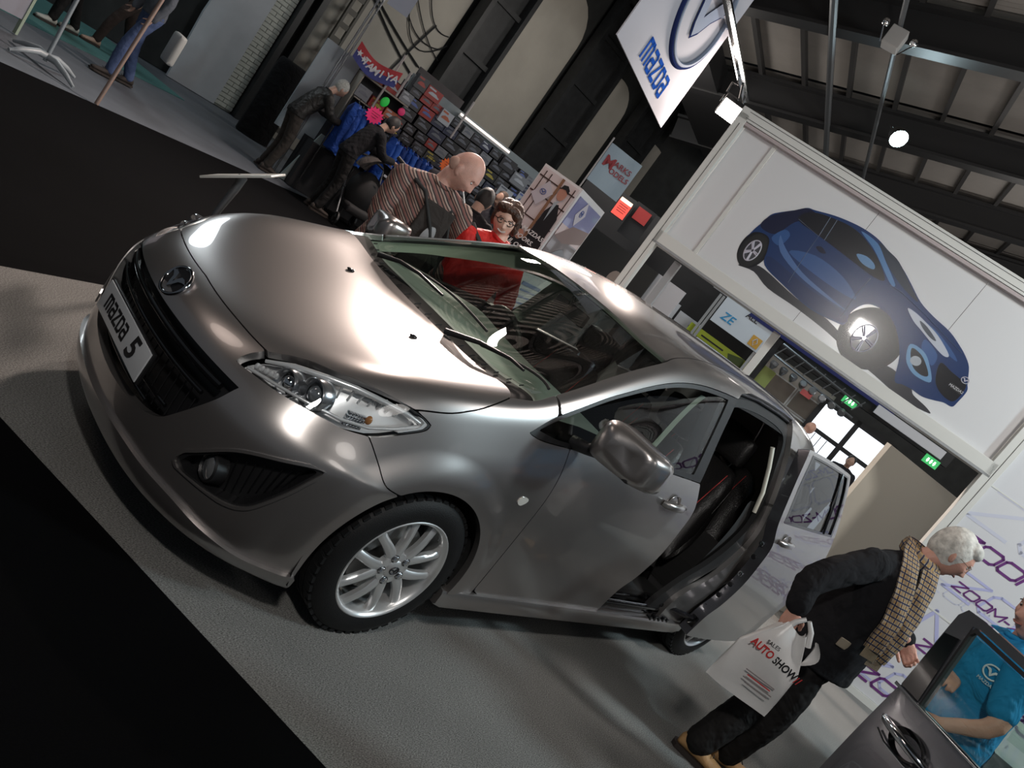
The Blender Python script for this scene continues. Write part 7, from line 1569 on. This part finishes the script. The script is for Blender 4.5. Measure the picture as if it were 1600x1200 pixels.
BL_ = frame((.22, 7.75, .0), dirv(24), (0, 0, 1)); part('board_face', [((-.50, .62, 0), (.95, .9, .03))], mat('board_mauve', (.27, .27, .31), .5), t, BL_); part('board_leg', [((-.01, .55, 0), (.03, 1.1, .05))], mat('leg_green', (.30, .36, .28), .5), t, BL_)
q = MB(); q.box((3.2, 15.9, .8), (3.0, .1, 1.6), T(rz=0)); tag(q.build('green_counter', mat('counter_green', (.05, .09, .075), .6)), 'dull green counter front behind the walkers', 'counter')
# ---------------------------------------------------------------- open door of the dark car at the right edge, and the car it belongs to
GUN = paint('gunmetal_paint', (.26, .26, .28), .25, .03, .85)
dm = PFm((.81, -2.15), -117.5)
dc = None
rc = thing('car', 'dark grey car with an open door in the bottom right corner', 'car')
def dcurve(z):   # barrel of the door skin
    return .030*math.sin(PI*min(max((z-.25)/.95, 0), 1))**.7
q = MB(); N_ = 26
def dskin(u, v):
    z = .28+(1.105-.28)*v; x = .0+.035*(1-v)*0+1.05*u; return (x, z, dcurve(z)-.004*(1-min(1, u*40)))
q.sheet(dskin, 30, N_, dm); q.sheet(lambda u, v: (1.05*u, .28+.825*v, -.06), 2, 2, dm)
q.sheet(lambda u, v: (0, .28+.825*v, -.06+u*(.06+dcurve(.28+.825*v)-.004)), 4, N_, dm); q.sheet(lambda u, v: (1.05*v, 1.105, -.06+u*(.06+dcurve(1.105))), 2, 4, dm); q.sheet(lambda u, v: (1.05*v, .28, -.06+u*.06), 2, 4, dm)
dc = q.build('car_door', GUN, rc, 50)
q = MB(); q.prism([(0, 1.11), (-.012, 1.30), (-.016, 1.40), (0, 1.432), (.06, 1.436), (1.0, 1.40), (1.0, 1.375), (.06, 1.408), (.045, 1.400), (.050, 1.36), (.083, 1.12), (.083, 1.11)], -.035, .004, dm); q.build('window_frame', GUN, dc, 30)
q = MB(); q.prism([(.002, 1.12), (-.006, 1.33), (.044, 1.345), (.080, 1.12)], .003, .010, dm); q.build('pillar_trim', GLOSSB, dc)
q = MB(); q.prism([(.075, 1.105), (.042, 1.37), (.055, 1.402), (1.0, 1.37), (1.0, 1.36), (.062, 1.390), (.055, 1.375), (.088, 1.115), (1.0, 1.115), (1.0, 1.105)], -.012, .002, dm); q.build('window_seal', RUBBER, dc)
q = MB(); q.box((.52, 1.112, .016), (1.06, .012, .012), dm, .003); q.build('belt_strip', CHROME, dc, 40)
q = MB(); q.prism([(.080, 1.11), (.052, 1.385), (1.0, 1.365), (1.0, 1.11)], -.010, -.006, dm); q.build('window_glass', glass('clear_glass', (.84, .93, .88), .9, 1.45), dc)
q = MB(); q.lathe([(.075, .022), (.073, .030), (.055, .016), (.001, .0)], 32, dm @ Matrix.Translation((.165, 1.005, .006)) @ Matrix.Diagonal((.95, .62, 1, 1))); q.build('handle_cup', GLOSSB, dc, 60)
q = MB(); q.tube([dm @ Vector(p) for p in ((.045, 1.012, .026), (.07, 1.016, .048), (.15, 1.014, .062), (.22, 1.008, .056), (.255, 1.0, .028))], [.010, .014, .015, .014, .010], 10); q.build('door_handle', CHROME, dc, 60)
q = MB(); q.tube([dm @ Vector(p) for p in ((.06, .975, .034), (.11, .962, .040), (.2, .960, .038), (.26, .968, .030))], .004, 6); q.build('cup_highlight_trim', CHROME, dc)
# body side behind the salesman
dm2 = PFm((2.05, -2.42), -75)
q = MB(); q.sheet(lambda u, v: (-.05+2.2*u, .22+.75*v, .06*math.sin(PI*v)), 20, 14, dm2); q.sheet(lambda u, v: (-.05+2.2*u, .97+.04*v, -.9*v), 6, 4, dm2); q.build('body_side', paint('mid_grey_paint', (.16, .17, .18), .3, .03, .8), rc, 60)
q = MB(); q.lathe([(.05, .0), (.048, .006), (.035, -.004), (.001, -.01)], 24, dm2 @ Matrix.Translation((.13, .88, .035)) @ Matrix.Diagonal((1.2, .8, 1, 1))); q.build('handle_cup', GLOSSB, rc, 60)
q = MB(); q.tube([dm2 @ Vector((.05+.04*k, .885, .045+.018*math.sin(PI*k/4))) for k in range(5)], .010, 8); q.build('door_handle', CHROME, rc, 60)
q = MB(); q.tube([dm2 @ Vector((x, z, .03)) for x, z in ((-.02, .25), (.0, .6), (.02, .97))], .004, 5); q.build('door_gap', RUBBER, rc)
q = MB(); q.sheet(lambda u, v: (-.0+2.0*u, 1.01+.38*v, -.25-.25*v), 8, 6, dm2); q.build('side_glass', glass('clear_glass', (.84, .93, .88), .9, 1.45), rc, 60)
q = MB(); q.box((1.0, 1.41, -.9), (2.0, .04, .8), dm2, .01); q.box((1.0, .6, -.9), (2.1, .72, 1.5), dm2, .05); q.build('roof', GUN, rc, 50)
for x_ in (.5, 1.75):
    M = dm2 @ Matrix.Translation((x_, .315, .03)); q = MB(); q.lathe([(.2, -.01), (.22, .0), (.29, .002), (.315, -.03), (.315, -.16), (.25, -.2)], 40, M); q.build('tyre', TYRE, rc, 40); q = MB(); q.lathe([(.2, -.005), (.19, -.03), (.05, -.02), (.001, -.01)], 32, M); q.build('wheel_rim', ALLOY, rc, 40)
# grey information panel standing between the men and the lettered wall
q = MB(); q.prism([(0, 0), (.30, 0), (.30, 1.28), (0, 1.36)], -.01, .01, PFm((2.62, -2.02), -60)); tag(q.build('info_panel', mat('panel_grey', (.17, .17, .18), .5)), 'grey upright panel behind the open dark car door', 'panel')
